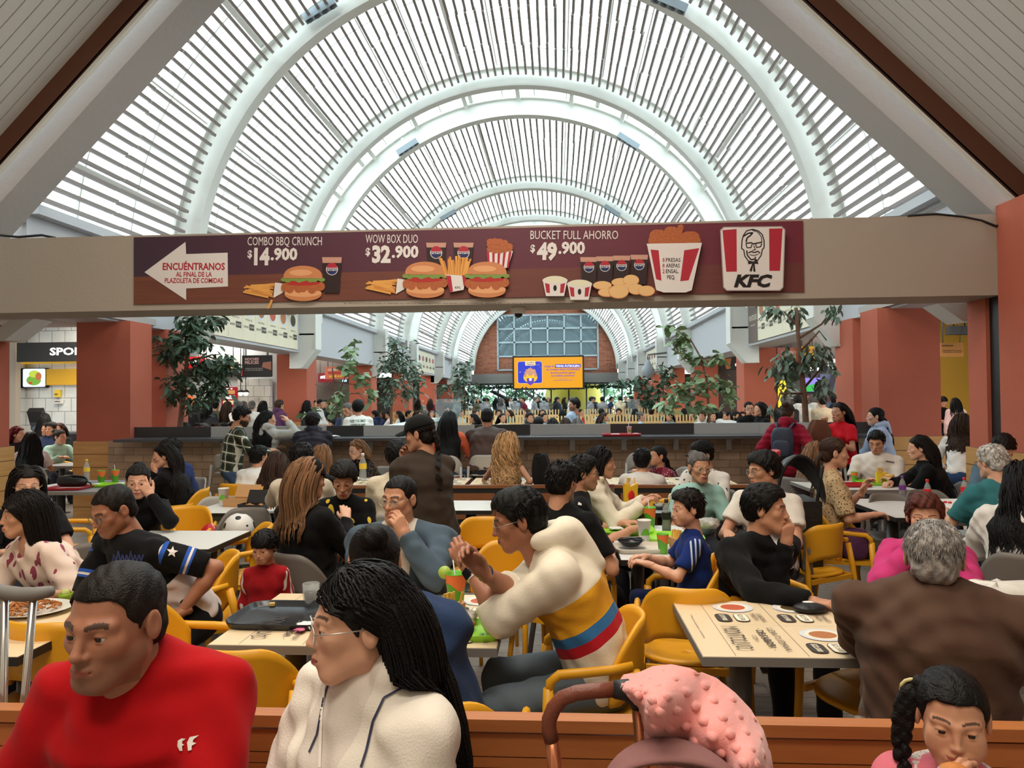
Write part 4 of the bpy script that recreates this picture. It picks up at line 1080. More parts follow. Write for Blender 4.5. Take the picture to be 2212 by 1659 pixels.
    if glasses:
        mb = MB().use(mat('glasses_%s' % (glasses,), glasses, .3, metal=.6 if glasses[0] > 90 else 0))
        for sg in (-1, 1):
            mb.tube([toW((sg*.033+.0245*math.cos(a), .098-.004*abs(math.cos(a)), -.004+.020*math.sin(a))) for a in [2*PI*i/16 for i in range(17)]], .0015*hs, 5)
            mb.tube([toW((sg*.057, .094, .003)), toW((sg*.078, .06, .006)), toW((sg*.084, -.005, .006))], .0014*hs, 5)
        mb.tube([toW((-.0095, .100, .001)), toW((0, .103, .004)), toW((.0095, .100, .001))], .0014*hs, 5)
        gl = mb.build('glasses', None, rootn)
        if lod < 2:
            for sg in (-1, 1): MB().use(mat('spectacle lens', (236, 240, 240), .05, alpha=.10)).add([toW((sg*.033+.0235*math.cos(a), .0975-.004*abs(math.cos(a)), -.004+.019*math.sin(a))) for a in [2*PI*i/16 for i in range(16)]], [tuple(range(16))]).build('lens', None, gl)
    if cap:
        hh = (.005, .007, .01)[lod]
        def cp(p):
            d = smax(d_ell(p, (0, -.014, .040), (.094, .112, .095)), -(p[:, 2]-.036+.12*(p[:, 1]+.0)), .008)
            d = smin(d, smax(smax(np.abs(p[:, 2]-.045+.25*np.clip(p[:, 1]-.08, 0, 1)+p[:, 0]**2*6)-.0045, np.linalg.norm((p[:, :2]-V3(0, .085))/V3(.078, .085), axis=1)*.08-.08, .004), -(p[:, 1]-.06), .004), .006)
            return smin(d, d_ell(p, (0, -.014, .136), (.008, .008, .005)), .004)
        V, Q = surf(cp, (-.11, -.14, 0), (.11, .19, .15), hh)
        link(bpy.data.objects.new('cap', mesh_np('cap', H+(V*hs)@HM.T-O, Q, [cloth_attr_mat('cap_%s' % (cap,), cap)])), rootn)
    info = dict(root=rootn, O=O, H=H, HM=HM, hs=hs, arm=arm, Pv=Pv, N=N_, rt=rt, fw=fw, sp=sp, SHc=SHc, SL=SL, C=C_, W=W_, yaw=yaw, toW=toW, lg=lg, s=s)
    if wpt: wpt(info)
    return info
# ================================================================ furniture
YEL = mat('yellow moulded plastic', (226, 162, 32), .42, spec=.45); GRY = mat('grey moulded plastic', (112, 106, 100), .5); RED = mat('red moulded plastic', (196, 28, 30), .4)
LGC = mat('light grey moulded plastic', (168, 164, 158), .5)
STEELG = mat('grey painted steel', (108, 106, 104), .4, metal=.3)
def shell(mb, fn, nu, nv, th):
    """thickened curved sheet; fn(u,v) -> point, offset along its normal"""
    P0 = [[Vector(fn(i/(nu-1), j/(nv-1))) for j in range(nv)] for i in range(nu)]
    def nr(i, j):
        a = P0[min(i+1, nu-1)][j]-P0[max(i-1, 0)][j]; b = P0[i][min(j+1, nv-1)]-P0[i][max(j-1, 0)]; return a.cross(b).normalized()
    top = [P0[i][j]+nr(i, j)*th/2 for i in range(nu) for j in range(nv)]; bot = [P0[i][j]-nr(i, j)*th/2 for i in range(nu) for j in range(nv)]
    n = nu*nv; f = []
    for i in range(nu-1):
        for j in range(nv-1):
            a, b, c, d = i*nv+j, (i+1)*nv+j, (i+1)*nv+j+1, i*nv+j+1; f += [(a, b, c, d), (n+d, n+c, n+b, n+a)]
    rim = [i*nv for i in range(nu)]+[(nu-1)*nv+j for j in range(1, nv)]+[i*nv+nv-1 for i in range(nu-2, -1, -1)]+[j for j in range(nv-2, 0, -1)]
    for a, b in zip(rim, rim[1:]+rim[:1]): f.append((b, a, n+a, n+b))
    mb.add(top+bot, f, True)
def se(u, p=2.6):  # superellipse helper
    c, s = math.cos(u), math.sin(u); return (math.copysign(abs(c)**(2/p), c), math.copysign(abs(s)**(2/p), s))
def seat_mb(m, z, w, d):
    mb = MB().use(m)
    def fn(u, v):
        a = 2*PI*v; x, y = se(a); r = max(u, .001); return (x*w*r, y*d*r+.01, z-.018*(1-r*r)-.014*y*r**3)
    shell(mb, fn, 6, 33, .022); return mb
def back_mb(m, zb, zt, R=.262, half=66, yo=.045, arch=.07, lean=.06):
    mb = MB().use(m)
    def fn(u, v):
        t = v*2-1; a = math.radians(half)*t; k = max(0, (abs(t)-.35)/.65)
        top = zt-(zt-zb)*.72*k**2.0; bot = zb-arch*min(1, abs(t)/.8)**3*1.0
        z = bot+(top-bot)*u; r = R+lean*(z-zb); return (r*math.sin(a)*.93, yo-r*math.cos(a)*.98-.0, z)
    shell(mb, fn, 8, 25, .016); return mb
def leg_mb(m, p):
    mb = MB().use(m); n = len(p); mb.tube(p, [.025-.008*i/(n-1) if i else .022 for i in range(n)], 8, True, .75); return mb
def make_chair(m, arms, nm, zt=.82):
    r = empty(nm)
    seat_mb(m, .455, .225, .215).build('seat', None, r)
    back_mb(m, .585, zt).build('backrest', None, r)
    for s in (-1, 1):
        leg_mb(m, [(s*.225, -.155, .66), (s*.222, -.19, .52), (s*.232, -.215, .30), (s*.25, -.26, .0)]).build('leg', None, r)
        if arms:
            leg_mb(m, [(s*.245, .175, .60), (s*.246, .185, .40), (s*.252, .215, .0)]).build('leg', None, r)
            mb = MB().use(m); mb.tube([(s*.245, .175, .56), (s*.246, .168, .625), (s*.247, .135, .652), (s*.247, .04, .66), (s*.240, -.07, .668), (s*.226, -.15, .68)], [.018, .019, .020, .020, .019, .017], 8, True, .8); mb.build('armrest', None, r)
        else:
            leg_mb(m, [(s*.20, .17, .45), (s*.215, .19, .30), (s*.232, .215, .0)]).build('leg', None, r)
    mb = MB().use(m)
    for s in (-1, 1): mb.obox((s*.215, 0, .437), (.010, 0, 0), (0, .19, 0), (0, 0, .016))
    mb.obox((0, -.20, .437), (.2, 0, 0), (0, .010, 0), (0, 0, .016)); mb.build('seat_rail', None, r)
    return r
def make_stool(m):
    r = empty('bar_stool')
    seat_mb(m, .76, .20, .19).build('seat', None, r); back_mb(m, .84, 1.02, .235, 60, .04, .06).build('backrest', None, r)
    for s in (-1, 1):
        leg_mb(m, [(s*.19, -.15, .88), (s*.20, -.19, .6), (s*.235, -.25, 0)]).build('leg', None, r); leg_mb(m, [(s*.18, .15, .75), (s*.20, .18, .5), (s*.23, .23, 0)]).build('leg', None, r)
    mb = MB().use(m); mb.obox((0, .2, .30), (.21, 0, 0), (0, .012, 0), (0, 0, .012)); mb.build('footrest', None, r)
    return r
PROTO = {}
def rec(r): KIDS[r.name] = list(r.children); return r
def chair(kind, x, y, yaw, label, group=None, z=0):
    """occupant faces yaw"""
    if kind not in PROTO:
        r = {'yellow': lambda: make_chair(YEL, True, 'armchair'), 'grey': lambda: make_chair(GRY, False, 'chair'), 'lgrey': lambda: make_chair(LGC, False, 'chair'), 'stool': lambda: make_stool(LGC), 'red': lambda: make_chair(RED, False, 'chair')}[kind]()
        PROTO[kind] = rec(r); o = r
    else: o = copy_tree(PROTO[kind])
    o.location = (x, y, z); o.rotation_euler = (0, 0, math.radians(yaw+180))
    for k in ('label', 'category', 'group'):
        if k in o: del o[k]
    return tag(o, label, 'chair' if kind != 'stool' else 'stool', group or {'yellow': 'yellow armchairs', 'grey': 'grey chairs', 'lgrey': 'grey chairs', 'stool': 'bar stools at the brick counter'}.get(kind))
BIRCH = nodes_mat('birch laminate', plank_col((232, 210, 176), (222, 198, 160), 0), .35)
WLAM = mat('white laminate', (216, 216, 212), .35); GLAM = mat('grey laminate', (150, 154, 158), .35)
EDGE = mat('grey table edge', (128, 124, 118), .5); EDGEB = mat('black table edge', (34, 32, 32), .5)
INK = mat('dark print ink', (64, 56, 52), .6); PLATEP = mat('printed plate', (214, 216, 222), .5); PASTA = mat('printed pasta', (176, 112, 66), .6, vary=.35, vscale=120); PESTO = mat('printed pesto', (76, 62, 34), .6, vary=.4, vscale=120); TOMATO = mat('printed tomato', (190, 88, 58), .6, vary=.35, vscale=110)
INKG = mat('grey print ink', (112, 108, 112), .6); CREAMP = mat('cream print', (240, 228, 204), .6)
def table(name, x0, x1, y0, y1, label, top=WLAM, edge=EDGEB, z=.75, legs=None, group='dining tables', th=.035):
    r = empty(name, ((x0+x1)/2, (y0+y1)/2, 0), 0, label, 'table', group); hx, hy = (x1-x0)/2, (y1-y0)/2
    mb = MB().use(edge); mb.box(-hx, hx, -hy, hy, z-th, z-.002); mb.use(top).box(-hx+.004, hx-.004, -hy+.004, hy-.004, z-.004, z)
    mb.build('tabletop', None, r)
    for lx in (legs or ((-hx*.62, 0), (hx*.62, 0))):
        m = MB().use(STEELG); m.lathe([(.12, 0), (.12, .012), (.05, .022), (.046, .05), (.046, z-th)], (lx[0], lx[1], 0), 16); m.build('leg', None, r)
    return r
def menu_cell(p, x0, y0, w, h, food, name, price='$19.900', scale=1):
    p.L = 3
    p.ell(x0+w*.28, y0+h*.5, w*.22, h*.36, PLATEP); p.ell(x0+w*.28, y0+h*.5, w*.17, h*.28, CREAMP); p.ell(x0+w*.28, y0+h*.5, w*.13, h*.22, food)
    p.rrect(x0+w*.58, y0+h*.06, x0+w*.90, y0+h*.32, h*.1, INK); p.text(price, x0+w*.74, y0+h*.15, h*.09, CREAMP, w*.24, 'C', .02)
    p.rrect(x0+w*.58, y0+h*.38, x0+w*.90, y0+h*.62, h*.1, INKG); p.rrect(x0+w*.59, y0+h*.395, x0+w*.89, y0+h*.605, h*.095, CREAMP); p.text('$23.500', x0+w*.74, y0+h*.46, h*.09, INK, w*.24, 'C')
    p.text(name[0], x0+w*.58, y0+h*.80, h*.09, INK, w*.32); p.text(name[1], x0+w*.58, y0+h*.69, h*.09, INK, w*.26)
def menu_table(r, hx, hy, z, flip=1, cols=4):
    """printed menu on a table top, read from the left side"""
    p = Print((-hx, hy, z), (0, -1, 0), (1, 0, 0), (0, 0, 1)); D = hy*2; W = hx*2
    c0 = .125; cw = (W-c0)/cols
    p.rect(.004, c0, D-.004, W-.01, CREAMP) if False else None
    p.text('* Precios sujetos a cambios', D*.30, .045, .010, INKG, D*.42)
    for i in range(cols): p.line([(.01, c0+cw*i), (D-.012, c0+cw*i)], .0015, INKG)
    p.line([(D/2, c0), (D/2, W-.02)], .0008, INKG)
    foods = (TOMATO, PESTO, PASTA, TOMATO, PASTA, PASTA, TOMATO, PESTO); nm = (('LASAGNA', 'MIXTA'), ('COMBINADO', 'CAMARON'), ('PASTA', 'CRIOLLA'), ('POLLO', 'CRIOLLO'), ('FETUCCINE', 'ROMANA'), ('CARNES', 'MIXTAS'), ('PASTA', 'POLLO'), ('RAVIOLI', 'MIXTO'))
    for i in range(cols):
        menu_cell(p, .02, c0+cw*i+.01, D/2-.03, cw-.02, foods[i], nm[i])
        if i: menu_cell(p, D/2+.02, c0+cw*i+.01, D/2-.03, cw-.02, foods[4+i % 4], nm[4+i % 4], '$22.000')
    x = D*.56; y = c0
    p.text('LLENA TU SEMANA', x, y+cw*.74, cw*.10, INK, D*.36); p.text('· DE SABOR ·', x+.01, y+cw*.55, cw*.11, INK, D*.32, bold=.03)
    p.text('CON', x+D*.13, y+cw*.42, cw*.07, INK, D*.08); p.text('MONTOLIVO', x-.01, y+cw*.06, cw*.27, INK, D*.36)
    p.build('printed_menu', r)
# ---------------------------------------------------------------- small things
PAPER = mat('white paper', (226, 224, 218), .8); KRAFT = mat('kraft carton', (196, 152, 104), .8); GREENP = mat('green print', (104, 182, 52), .5); ORP = mat('orange print', (232, 118, 58), .5)
TRG = mat('lime green tray plastic', (150, 214, 52), .4); TRB = mat('black tray plastic', (38, 40, 44), .25); TRR = mat('red tray plastic', (176, 32, 44), .4); TRW = mat('beige tray plastic', (206, 198, 186), .5)
CLEAR = mat('clear plastic', (236, 240, 240), .1, alpha=.22); COLA = mat('cola', (36, 14, 12), .15); LID_R = mat('red plastic', (206, 28, 36), .4); PURP = mat('purple label', (108, 52, 130), .4); LBLY = mat('yellow label', (236, 200, 60), .5)
def tray(x, y, z, w, d, m, label, rz=0, group='food trays'):
    r = empty('tray', (x, y, z), math.radians(rz)); tag(r, label, 'tray', group)
    mb = MB().use(m); n = 40
    prof = [(0, .004), (.90, .004), (.94, .008), (.985, .026), (1.0, .028), (.995, .022), (.95, .0), (0, 0)]
    ring = [se(2*PI*k/n, 5.5) for k in range(n)]
    vs = [(cx*w/2*(1-(1-q)*1.0) if q else 0, cy_*d/2*(1-(1-q)*1.0) if q else 0, zz) for q, zz in prof for cx, cy_ in ring]
    fs = [(i*n+k, i*n+(k+1) % n, (i+1)*n+(k+1) % n, (i+1)*n+k) for i in range(len(prof)-1) for k in range(n)]
    mb.add(vs, fs, True); mb.build('tray_body', None, r); return r
def cup(x, y, z, label, kind='green', h=.14, straw=True, group='paper cups', lime=False):
    r = empty('paper_cup', (x, y, z)); tag(r, label, 'cup', group); k = h/.14
    body = MB().use(PAPER if kind == 'white' else GREENP); body.lathe([(.028*k, 0), (.030*k, .004), (.042*k, h), (.0435*k, h), (.0435*k, h-.004), (.041*k, h-.006), (.029*k, .008), (0.001, .006)], n=20, caps=True)
    if kind == 'green':
        band = MB().use(ORP)
        def bf(u, v):
            a = 2*PI*u; zz = h*(.62+.12*math.sin(2*a))+(h*.985-h*(.62+.12*math.sin(2*a)))*v; rr = (.030+.012*(zz/h))*k+.0009; return (rr*math.cos(a), rr*math.sin(a), zz)
        band.grid(bf, 25, 3)
    else:
        band = MB().use(GREENP); band.grid(lambda u, v: ((lambda a, zz: (((.030+.012*zz/h)*k+.0009)*math.cos(a), ((.030+.012*zz/h)*k+.0009)*math.sin(a), zz))(-PI*.75+PI*.6*u, h*(.35+.3*v*math.sin(PI*u)))), 13, 3)
    cb = body.build('cup_body', None, r); band.build('colour_band', None, cb)
    if straw: m = MB().use(PAPER); m.tube([(.01, .0, .01), (-.012, .0, h+.06)], .003, 6); m.build('straw', None, r)
    if lime: m = MB().use(mat('lime flesh', (176, 206, 92), .4)); m.tube([(-.045*k, -.004, h), (-.045*k, .004, h)], .03, 16); m.build('lime_slice', None, r)
    return r
def bottle(x, y, z, label, h=.24, liquid=COLA, lab=LID_R, capm=LID_R, fill=.55, group='soft drink bottles', lz=(.42, .62)):
    r = empty('bottle', (x, y, z)); tag(r, label, 'bottle', group); k = h/.24
    prof = [(.026, 0), (.032, .004), (.032, .05), (.029, .085), (.032, .12), (.031, .15), (.022, .185), (.0125, .205), (.0125, .225)]
    m = MB().use(CLEAR); m.lathe([(a*k, b*k) for a, b in prof], n=18); m.build('bottle_body', None, r)
    pr = [(a*k-.0015, b*k+.002) for a, b in prof if b*k < h*fill]; 
    if liquid: m = MB().use(liquid); m.lathe(pr, n=16); m.build('liquid', None, r)
    m = MB().use(lab); m.lathe([(.0335*k, h*lz[0]), (.0335*k, h*lz[1])], n=18, caps=False); m.build('bottle_label', None, r)
    m = MB().use(capm); m.lathe([(.0145*k, .215*k), (.0145*k, .24*k)], n=14); m.build('bottle_cap', None, r); return r
def box_open(x, y, z, label, rz=0, m=KRAFT, w=.2, d=.14, h=.06, group='carton food boxes'):
    r = empty('food_box', (x, y, z), math.radians(rz)); tag(r, label, 'box', group)
    mb = MB().use(m)
    mb.box(-w/2, w/2, -d/2, d/2, 0, .004)
    for sx in (-1, 1): mb.obox((sx*w/2, 0, h/2), (.0015, 0, 0), (0, d/2, 0), (sx*.006, 0, h/2))
    for sy in (-1, 1): mb.obox((0, sy*d/2, h/2), (w/2, 0, 0), (0, .0015, 0), (0, sy*.006, h/2))
    mb.build('box_base', None, r); l = MB().use(m); l.obox((0, d/2+.03, h+.05), (w/2, 0, 0), (0, .0015, 0), (0, .03, .055)); l.build('box_lid', None, r)
    f = MB().use(mat('fried food', (190, 128, 62), .7, vary=.3, vscale=60, bump=.5, bscale=90))
    for k in range(9): f.ball((rnd.uniform(-w*.36, w*.36), rnd.uniform(-d*.3, d*.3), h*.5), (rnd.uniform(.02, .035), .02, rnd.uniform(.015, .028)), 8)
    f.build('food', None, r); return r
def sack(x, y, z, label, rz=0, h=.14, w=.09, m=KRAFT, name='fries_bag', group='carton food boxes'):
    r = empty(name, (x, y, z), math.radians(rz)); tag(r, label, 'bag', group); mb = MB().use(m)
    mb.prism([(-w/2, -.02, 0), (w/2, -.02, 0), (w/2*1.15, -.028, h), (0, -.030, h*.86), (-w/2*1.15, -.028, h)], (0, .045, 0)); mb.build('bag_body', None, r)
    f = MB().use(mat('french fries', (226, 178, 84), .6))
    for k in range(9): f.obox((rnd.uniform(-w*.4, w*.4), rnd.uniform(-.012, .012), h*1.02), (.004, 0, 0), (0, .004, 0), (rnd.uniform(-.01, .01), rnd.uniform(-.01, .01), .04))
    f.build('fries', None, r); return r
def crumple(x, y, z, r_, label, m=PAPER, name='napkin', cat='napkin', group='crumpled napkins', flat=.6, seed=1):
    rr = random.Random(seed); ph = [rr.uniform(0, 6) for _ in range(6)]
    def fn(u, v):
        a, b = PI*u, 2*PI*v; k = 1+.22*math.sin(3*b+ph[0])*math.sin(2*a+ph[1])+.16*math.sin(7*b+ph[2]+3*a)+.1*math.sin(11*a+ph[3]+5*b)
        k = 1+(k-1)*math.sin(a); return (r_*k*math.sin(a)*math.cos(b), r_*k*math.sin(a)*math.sin(b), max(0, r_*flat*(1+k*math.cos(a))*.5))
    mb = MB().use(m); mb.grid(fn, 13, 25); o = mb.build(name, None, None, (x, y, z)); return tag(o, label, cat, group)
def plate(x, y, z, r_, label, food=None, mound=.03, sx=1.0, rz=0, wraps=None, group='plates of food'):
    r = empty('plate', (x, y, z), math.radians(rz)); tag(r, label, 'plate', group)
    m = MB().use(mat('white china', (232, 230, 224), .25)); n = 32
    prof = [(.001, .006), (.6, .006), (.97, .022), (1, .022), (.6, 0), (.001, 0)]
    m.add([(q*r_*math.cos(2*PI*k/n)*sx, q*r_*math.sin(2*PI*k/n), zz) for q, zz in prof for k in range(n)], [(i*n+k, i*n+(k+1) % n, (i+1)*n+(k+1) % n, (i+1)*n+k) for i in range(5) for k in range(n)], True); m.build('dish', None, r)
    if food:
        f = MB().use(food); rr = random.Random(int(abs(x*1000)))
        for k in range(70):
            a = rr.uniform(0, 6.28); q = r_*.72*math.sqrt(rr.random()); px_, py_ = q*math.cos(a)*sx, q*math.sin(a); zz = .012+mound*(1-(q/(r_*.75))**2); b = rr.uniform(0, 6.28); l = rr.uniform(.015, .03)
            f.tube([(px_-l*math.cos(b), py_-l*math.sin(b), zz-.004), (px_, py_, zz+.006), (px_+l*math.cos(b), py_+l*math.sin(b), zz-.004)], .0045, 5)
        f.build('food', None, r)
    return r
# ================================================================ the people
DENIM = cloth_attr_mat('washed denim', (74, 90, 104), pat_open((206, 196, 184), .05, .035), bump=.5, bscale=300)
DDEN = cloth_attr_mat('dark denim', (38, 56, 88), bump=.5, bscale=300)
JEANS = dict(col=(70, 92, 122)); JEANG = dict(col=(92, 102, 110)); BLK = dict(col=(14, 14, 16)); NAVY = dict(col=(38, 46, 68))
def seatfor(i, kind, label, fwd=.05, group=None, dx=0):
    p = i['Pv']+i['fw']*fwd+i['rt']*dx; return chair(kind, p[0], p[1], i['yaw'], label, group)
G = 'people seated around the tables'
PE = {}
# ---- front row on the slatted bench
PE['red'] = person('man in red tee with short dark hair sitting on the front bench looking left', (248, 1345), 1.50, 8, hy=-8, hp=4, hands={'R': ('rel', .22, .16, -.46), 'L': ('rel', -.12, .34, -.46)}, top=dict(kind='tee', mat=cloth_attr_mat('red tee', (168, 8, 16), bump=.15), sleeve=.74, fold=.0045), hair=('buzz', 'dark'), skin='brown', lod=0, beard=.35, pz=.50, fat=1.0, spread=.96, s=1.05, nk=(.05, .055, -.025))
PE['white'] = person('woman with very long black hair, glasses and white hooded jacket on the front bench', (775, 1342), 1.52, -38, hy=-68, hp=3, sex='f', hands={'both': 'lap'}, top=dict(kind='hoodie', mat=cloth_attr_mat('white jacket', (226, 218, 206), pat_open((214, 204, 194), .05, .03), bump=.3), fold=.006), hair=('verylong', 'black'), skin='rose', glasses=(196, 190, 184), lod=0, lip=(150, 62, 58), pz=.50, spread=1.1, fat=1.1, nk=(.0, .02))
PE['girl'] = person('girl with dark braided hair in a pink jacket eating a wrapped sandwich on the bench', (2058, 1552), 1.55, -24, hy=-22, hp=4, sex='c', s=.66, hands={'R': ('head', .035, .155, -.140, {'f': (-.5, -.1, .9), 'd': (.5, .8, .2)}), 'L': ('head', -.055, .150, -.150, {'f': (.5, -.1, .9), 'd': (-.5, .8, .2)})}, pose=('hold', 'hold'), top=dict(kind='puffer', mat=cloth_attr_mat('pink padded jacket', (206, 108, 122), bump=.4), collar=True), hair=('braid', 'black'), skin='tan', lod=0, pz=.60)
# ---- near tables
PE['hood'] = person('man in white hoodie with yellow, blue and red bands eating at the left table', (1118, 1122), 3.02, -88, hy=-84, hp=16, hands={'R': ('px', 1040, 1232, 2.80, {'f': (-.1, .55, .8), 'd': (.4, .3, .6), 'pole': (.3, -.1, -1)}), 'L': ('px', 1012, 1225, 3.02, {'f': (.1, .55, .8), 'd': (-.6, .3, .5), 'pole': (-.3, .1, -1)})}, pose=('hold', 'hold'), top=dict(kind='hoodie', mat=cloth_attr_mat('flag hoodie', (228, 218, 198), pat_flag, bump=.3), rolled=True, fold=.003, hoodsize=1.15), pants=JEANG, hair=('short', 'black'), skin='brown', glasses=(170, 160, 150), lod=0, pz=.58, s=1.05, nk=(.085, .03))
PE['dside'] = person('man in light denim jacket and glasses behind the left table', (862, 1078), 3.72, 0, hy=-22, hp=2, hands={'L': ('head', -.12, .13, -.155, {'f': (.3, .1, .9), 'd': (-.5, .7, .2), 'pole': (-.8, .2, -1)}), 'R': ('rel', .12, .34, -.40)}, pose=('relax', 'hold'), top=dict(kind='jacket', mat=DENIM, collar=True, fold=.007), hair=('buzz', 'black'), skin='tan', glasses=(190, 180, 160), lod=0, spread=1.3, fat=1.2)
PE['bunw'] = person('woman in dark denim jacket with black bun seen from behind at the left table', (810, 1212), 2.38, 176, hy=-168, hp=6, sex='f', hands={'R': ('px', 905, 1352, 2.83, {'e': (985, 1375, 2.72)}), 'L': ('rel', -.12, .36, -.34)}, top=dict(kind='jacket', mat=DDEN, collar=True, fold=.006), hair=('bun', 'black'), skin='tan', lod=1, pz=.56, spread=1.15, fat=1.12, lean=-110, nk=(0, .02, .07))
PE['boy'] = person('small boy in red sweater with white arm stripes standing behind the left table', (570, 1182), 3.92, 5, hy=-4, hp=14, sex='c', s=.60, seat='stand', pz=.46, hands={'both': 'side'}, top=dict(kind='long', mat=cloth_attr_mat('red sweater', (150, 20, 28), pat_armstripe((210, 200, 190), 2), bump=.5), sleeve=.8, rolled=True), hair=('bowl', 'black'), skin='tan', lod=1, pants=dict(col=(120, 22, 34)))
PE['jersey'] = person('balding man with glasses in black and white baseball jersey bending on the left', (243, 1102), 3.42, -22, hy=-28, hp=22, hands={'L': ('px', 392, 1322, 3.42, {'pole': (-.6, -.7, .3)}), 'R': ('rel', .1, .3, -.42)}, top=dict(kind='tee', mat=cloth_attr_mat('jersey', (13, 13, 15), pat_jersey, bump=.15), sleeve=.85, fold=.006, collar=False), pants=BLK, hair=('buzz', 'dark'), skin='brown', glasses=(90, 88, 90), lod=0, pz=.62, beard=.3, spread=1.08, lean=-62)
PE['floral'] = person('woman in cream blouse with pink leaves and dark hair at the far left table', (52, 1110), 3.66, -28, hy=-44, hp=4, sex='f', hands={'L': ('px', 92, 1282, 3.36), 'R': ('rel', .1, .35, -.36)}, top=dict(kind='tee', mat=cloth_attr_mat('leaf blouse', (226, 204, 190), pat_flowers((150, 70, 92), 17), bump=.15), sleeve=1.0, fold=.006, scoop=.2), hair=('bob', 'dark'), skin='tan', lod=0, spread=1.12, fat=1.12)
PE['black'] = person('man in black jacket resting his cheek on his hand at the right table', (1655, 1098), 3.78, 32, hy=66, hp=4, hands={'L': ('head', -.005, .105, -.165, {'f': (.1, .1, 1), 'd': (.2, .9, .2), 'e': (1668, 1282, 3.45)}), 'R': ('px', 1752, 1300, 3.36, {'pole': (.8, 0, -.5)})}, pose=('spread', 'grip'), top=dict(kind='jacket', mat=cloth_attr_mat('black jacket', (16, 16, 17), pat_open((206, 206, 208), .06, .02), bump=.3), collar=True, fold=.007), pants=BLK, hair=('combed', 'black'), skin='tan', lod=0, spread=1.12, lean=12)
PE['brown'] = person('grey haired man in brown jacket seen from behind at the right table', (2018, 1204), 2.46, 156, hy=153, hp=4, hands={'L': ('rel', -.06, .38, -.26, {'e': (1812, 1352, 2.66)}), 'R': ('rel', .10, .36, -.22, {'pole': (1, .2, .1)})}, top=dict(kind='jacket', mat=cloth_attr_mat('brown jacket', (84, 62, 50), bump=.2), collar=True, fold=.006, hem=.22), pants=BLK, hair=('crew', 'grey'), skin='tan', lod=0, spread=1.35, fat=1.25, pz=.5, nk=(-.02, .05))
PE['pink'] = person('woman with reddish short hair in pink striped jacket, hands at her mouth', (1998, 1118), 3.88, -24, hy=-24, hp=4, sex='f', hands={'R': ('head', .055, .125, -.125, {'f': (-.6, .1, .7), 'd': (.3, .9, .1), 'pole': (.8, .2, -1)}), 'L': ('head', -.045, .125, -.120, {'f': (.6, .1, .7), 'd': (-.3, .9, .1), 'pole': (-.8, .2, -1)})}, pose=('hold', 'hold'), top=dict(kind='jacket', mat=cloth_attr_mat('pink jacket', (196, 58, 118), pat_armstripe((216, 96, 146)), bump=.3), collar=True, fold=.006), hair=('crop', 'auburn'), skin='tan', lod=0, fat=1.1)
# ---- second row
PE['tee12'] = person('man in black tee with short black hair seen from behind on a yellow chair', (1215, 1042), 4.30, 152, hy=148, hp=8, hands={'R': ('px', 1318, 1192, 4.35), 'L': ('rel', -.1, .4, -.35)}, top=dict(kind='tee', col=(13, 13, 14), sleeve=.72, fold=.005), pants=dict(col=(16, 17, 20)), hair=('short', 'black'), skin='tan', lod=1, beard=.6, fat=1.15, spread=1.1)
PE['sw13'] = person('man with slicked back hair and glasses in black tee beside the tall partition', (1262, 1022), 5.10, 96, hy=94, hp=6, hands={'both': 'table'}, top=dict(kind='tee', col=(15, 15, 17), fold=.005), hair=('combed', 'black'), skin='tan', glasses=(60, 56, 54), lod=1, beard=.3)
PE['kid14'] = person('boy in blue football jersey with white stripes sitting sideways to the green trays', (1483, 1098), 4.06, -92, hy=-76, hp=6, sex='c', s=.70, hands={'both': 'table'}, top=dict(kind='tee', mat=cloth_attr_mat('blue jersey', (22, 44, 108), pat_armstripe((190, 204, 226)), bump=.15), sleeve=.75), pants=dict(col=(16, 26, 62)), hair=('short', 'dark'), skin='rose', lod=1)
PE['mint'] = person('woman in mint green tee with cream glasses and tied grey hair', (1511, 1010), 5.85, 5, hy=14, hp=4, sex='f', hands={'L': ('rel', -.12, .34, -.30), 'R': ('rel', .12, .34, -.30)}, top=dict(kind='tee', col=(150, 190, 182), sleeve=.8), hair=('bun', 'greyd'), skin='tan', glasses=(206, 180, 150), lod=1, lip=(140, 56, 60), fat=1.1)
PE['sherpa'] = person('woman in cream fleece with chin-length black hair facing right', (1300, 1000), 5.60, 82, hy=88, hp=4, sex='f', hands={'L': ('px', 1392, 1080, 5.7), 'R': ('px', 1385, 1092, 5.4)}, top=dict(kind='hoodie', mat=cloth_attr_mat('cream fleece', (222, 212, 192), bump=.8, bscale=120), fold=.005), hair=('bob', 'black'), skin='tan', lod=1)
PE['collar17'] = person('man in white collared shirt seen from behind by the brick wall', (1388, 994), 7.62, 168, hy=162, hands={'both': 'table'}, top=dict(kind='long', col=(206, 198, 190), collar=True), hair=('short', 'black'), skin='tan', lod=1)
PE['maroon18'] = person('girl in maroon patterned top with dark hair by the brick wall', (1420, 985), 8.9, -60, hy=-70, sex='c', s=.84, hands={'both': 'table'}, top=dict(kind='tee', mat=cloth_attr_mat('maroon top', (122, 34, 52), pat_spots((206, 180, 180), 45, .3))), hair=('tail2', 'dark'), skin='tan', lod=1)
PE['cap19'] = person('man in white sweater and black cap behind the woman in mint', (1515, 982), 6.75, -40, hy=-66, hp=10, hands={'both': 'table'}, top=dict(kind='long', mat=cloth_attr_mat('white patterned sweater', (214, 210, 204), pat_spots((60, 60, 64), 22, .22), bump=.4)), hair=('short', 'black'), skin='tan', cap=(15, 15, 16), lod=1)
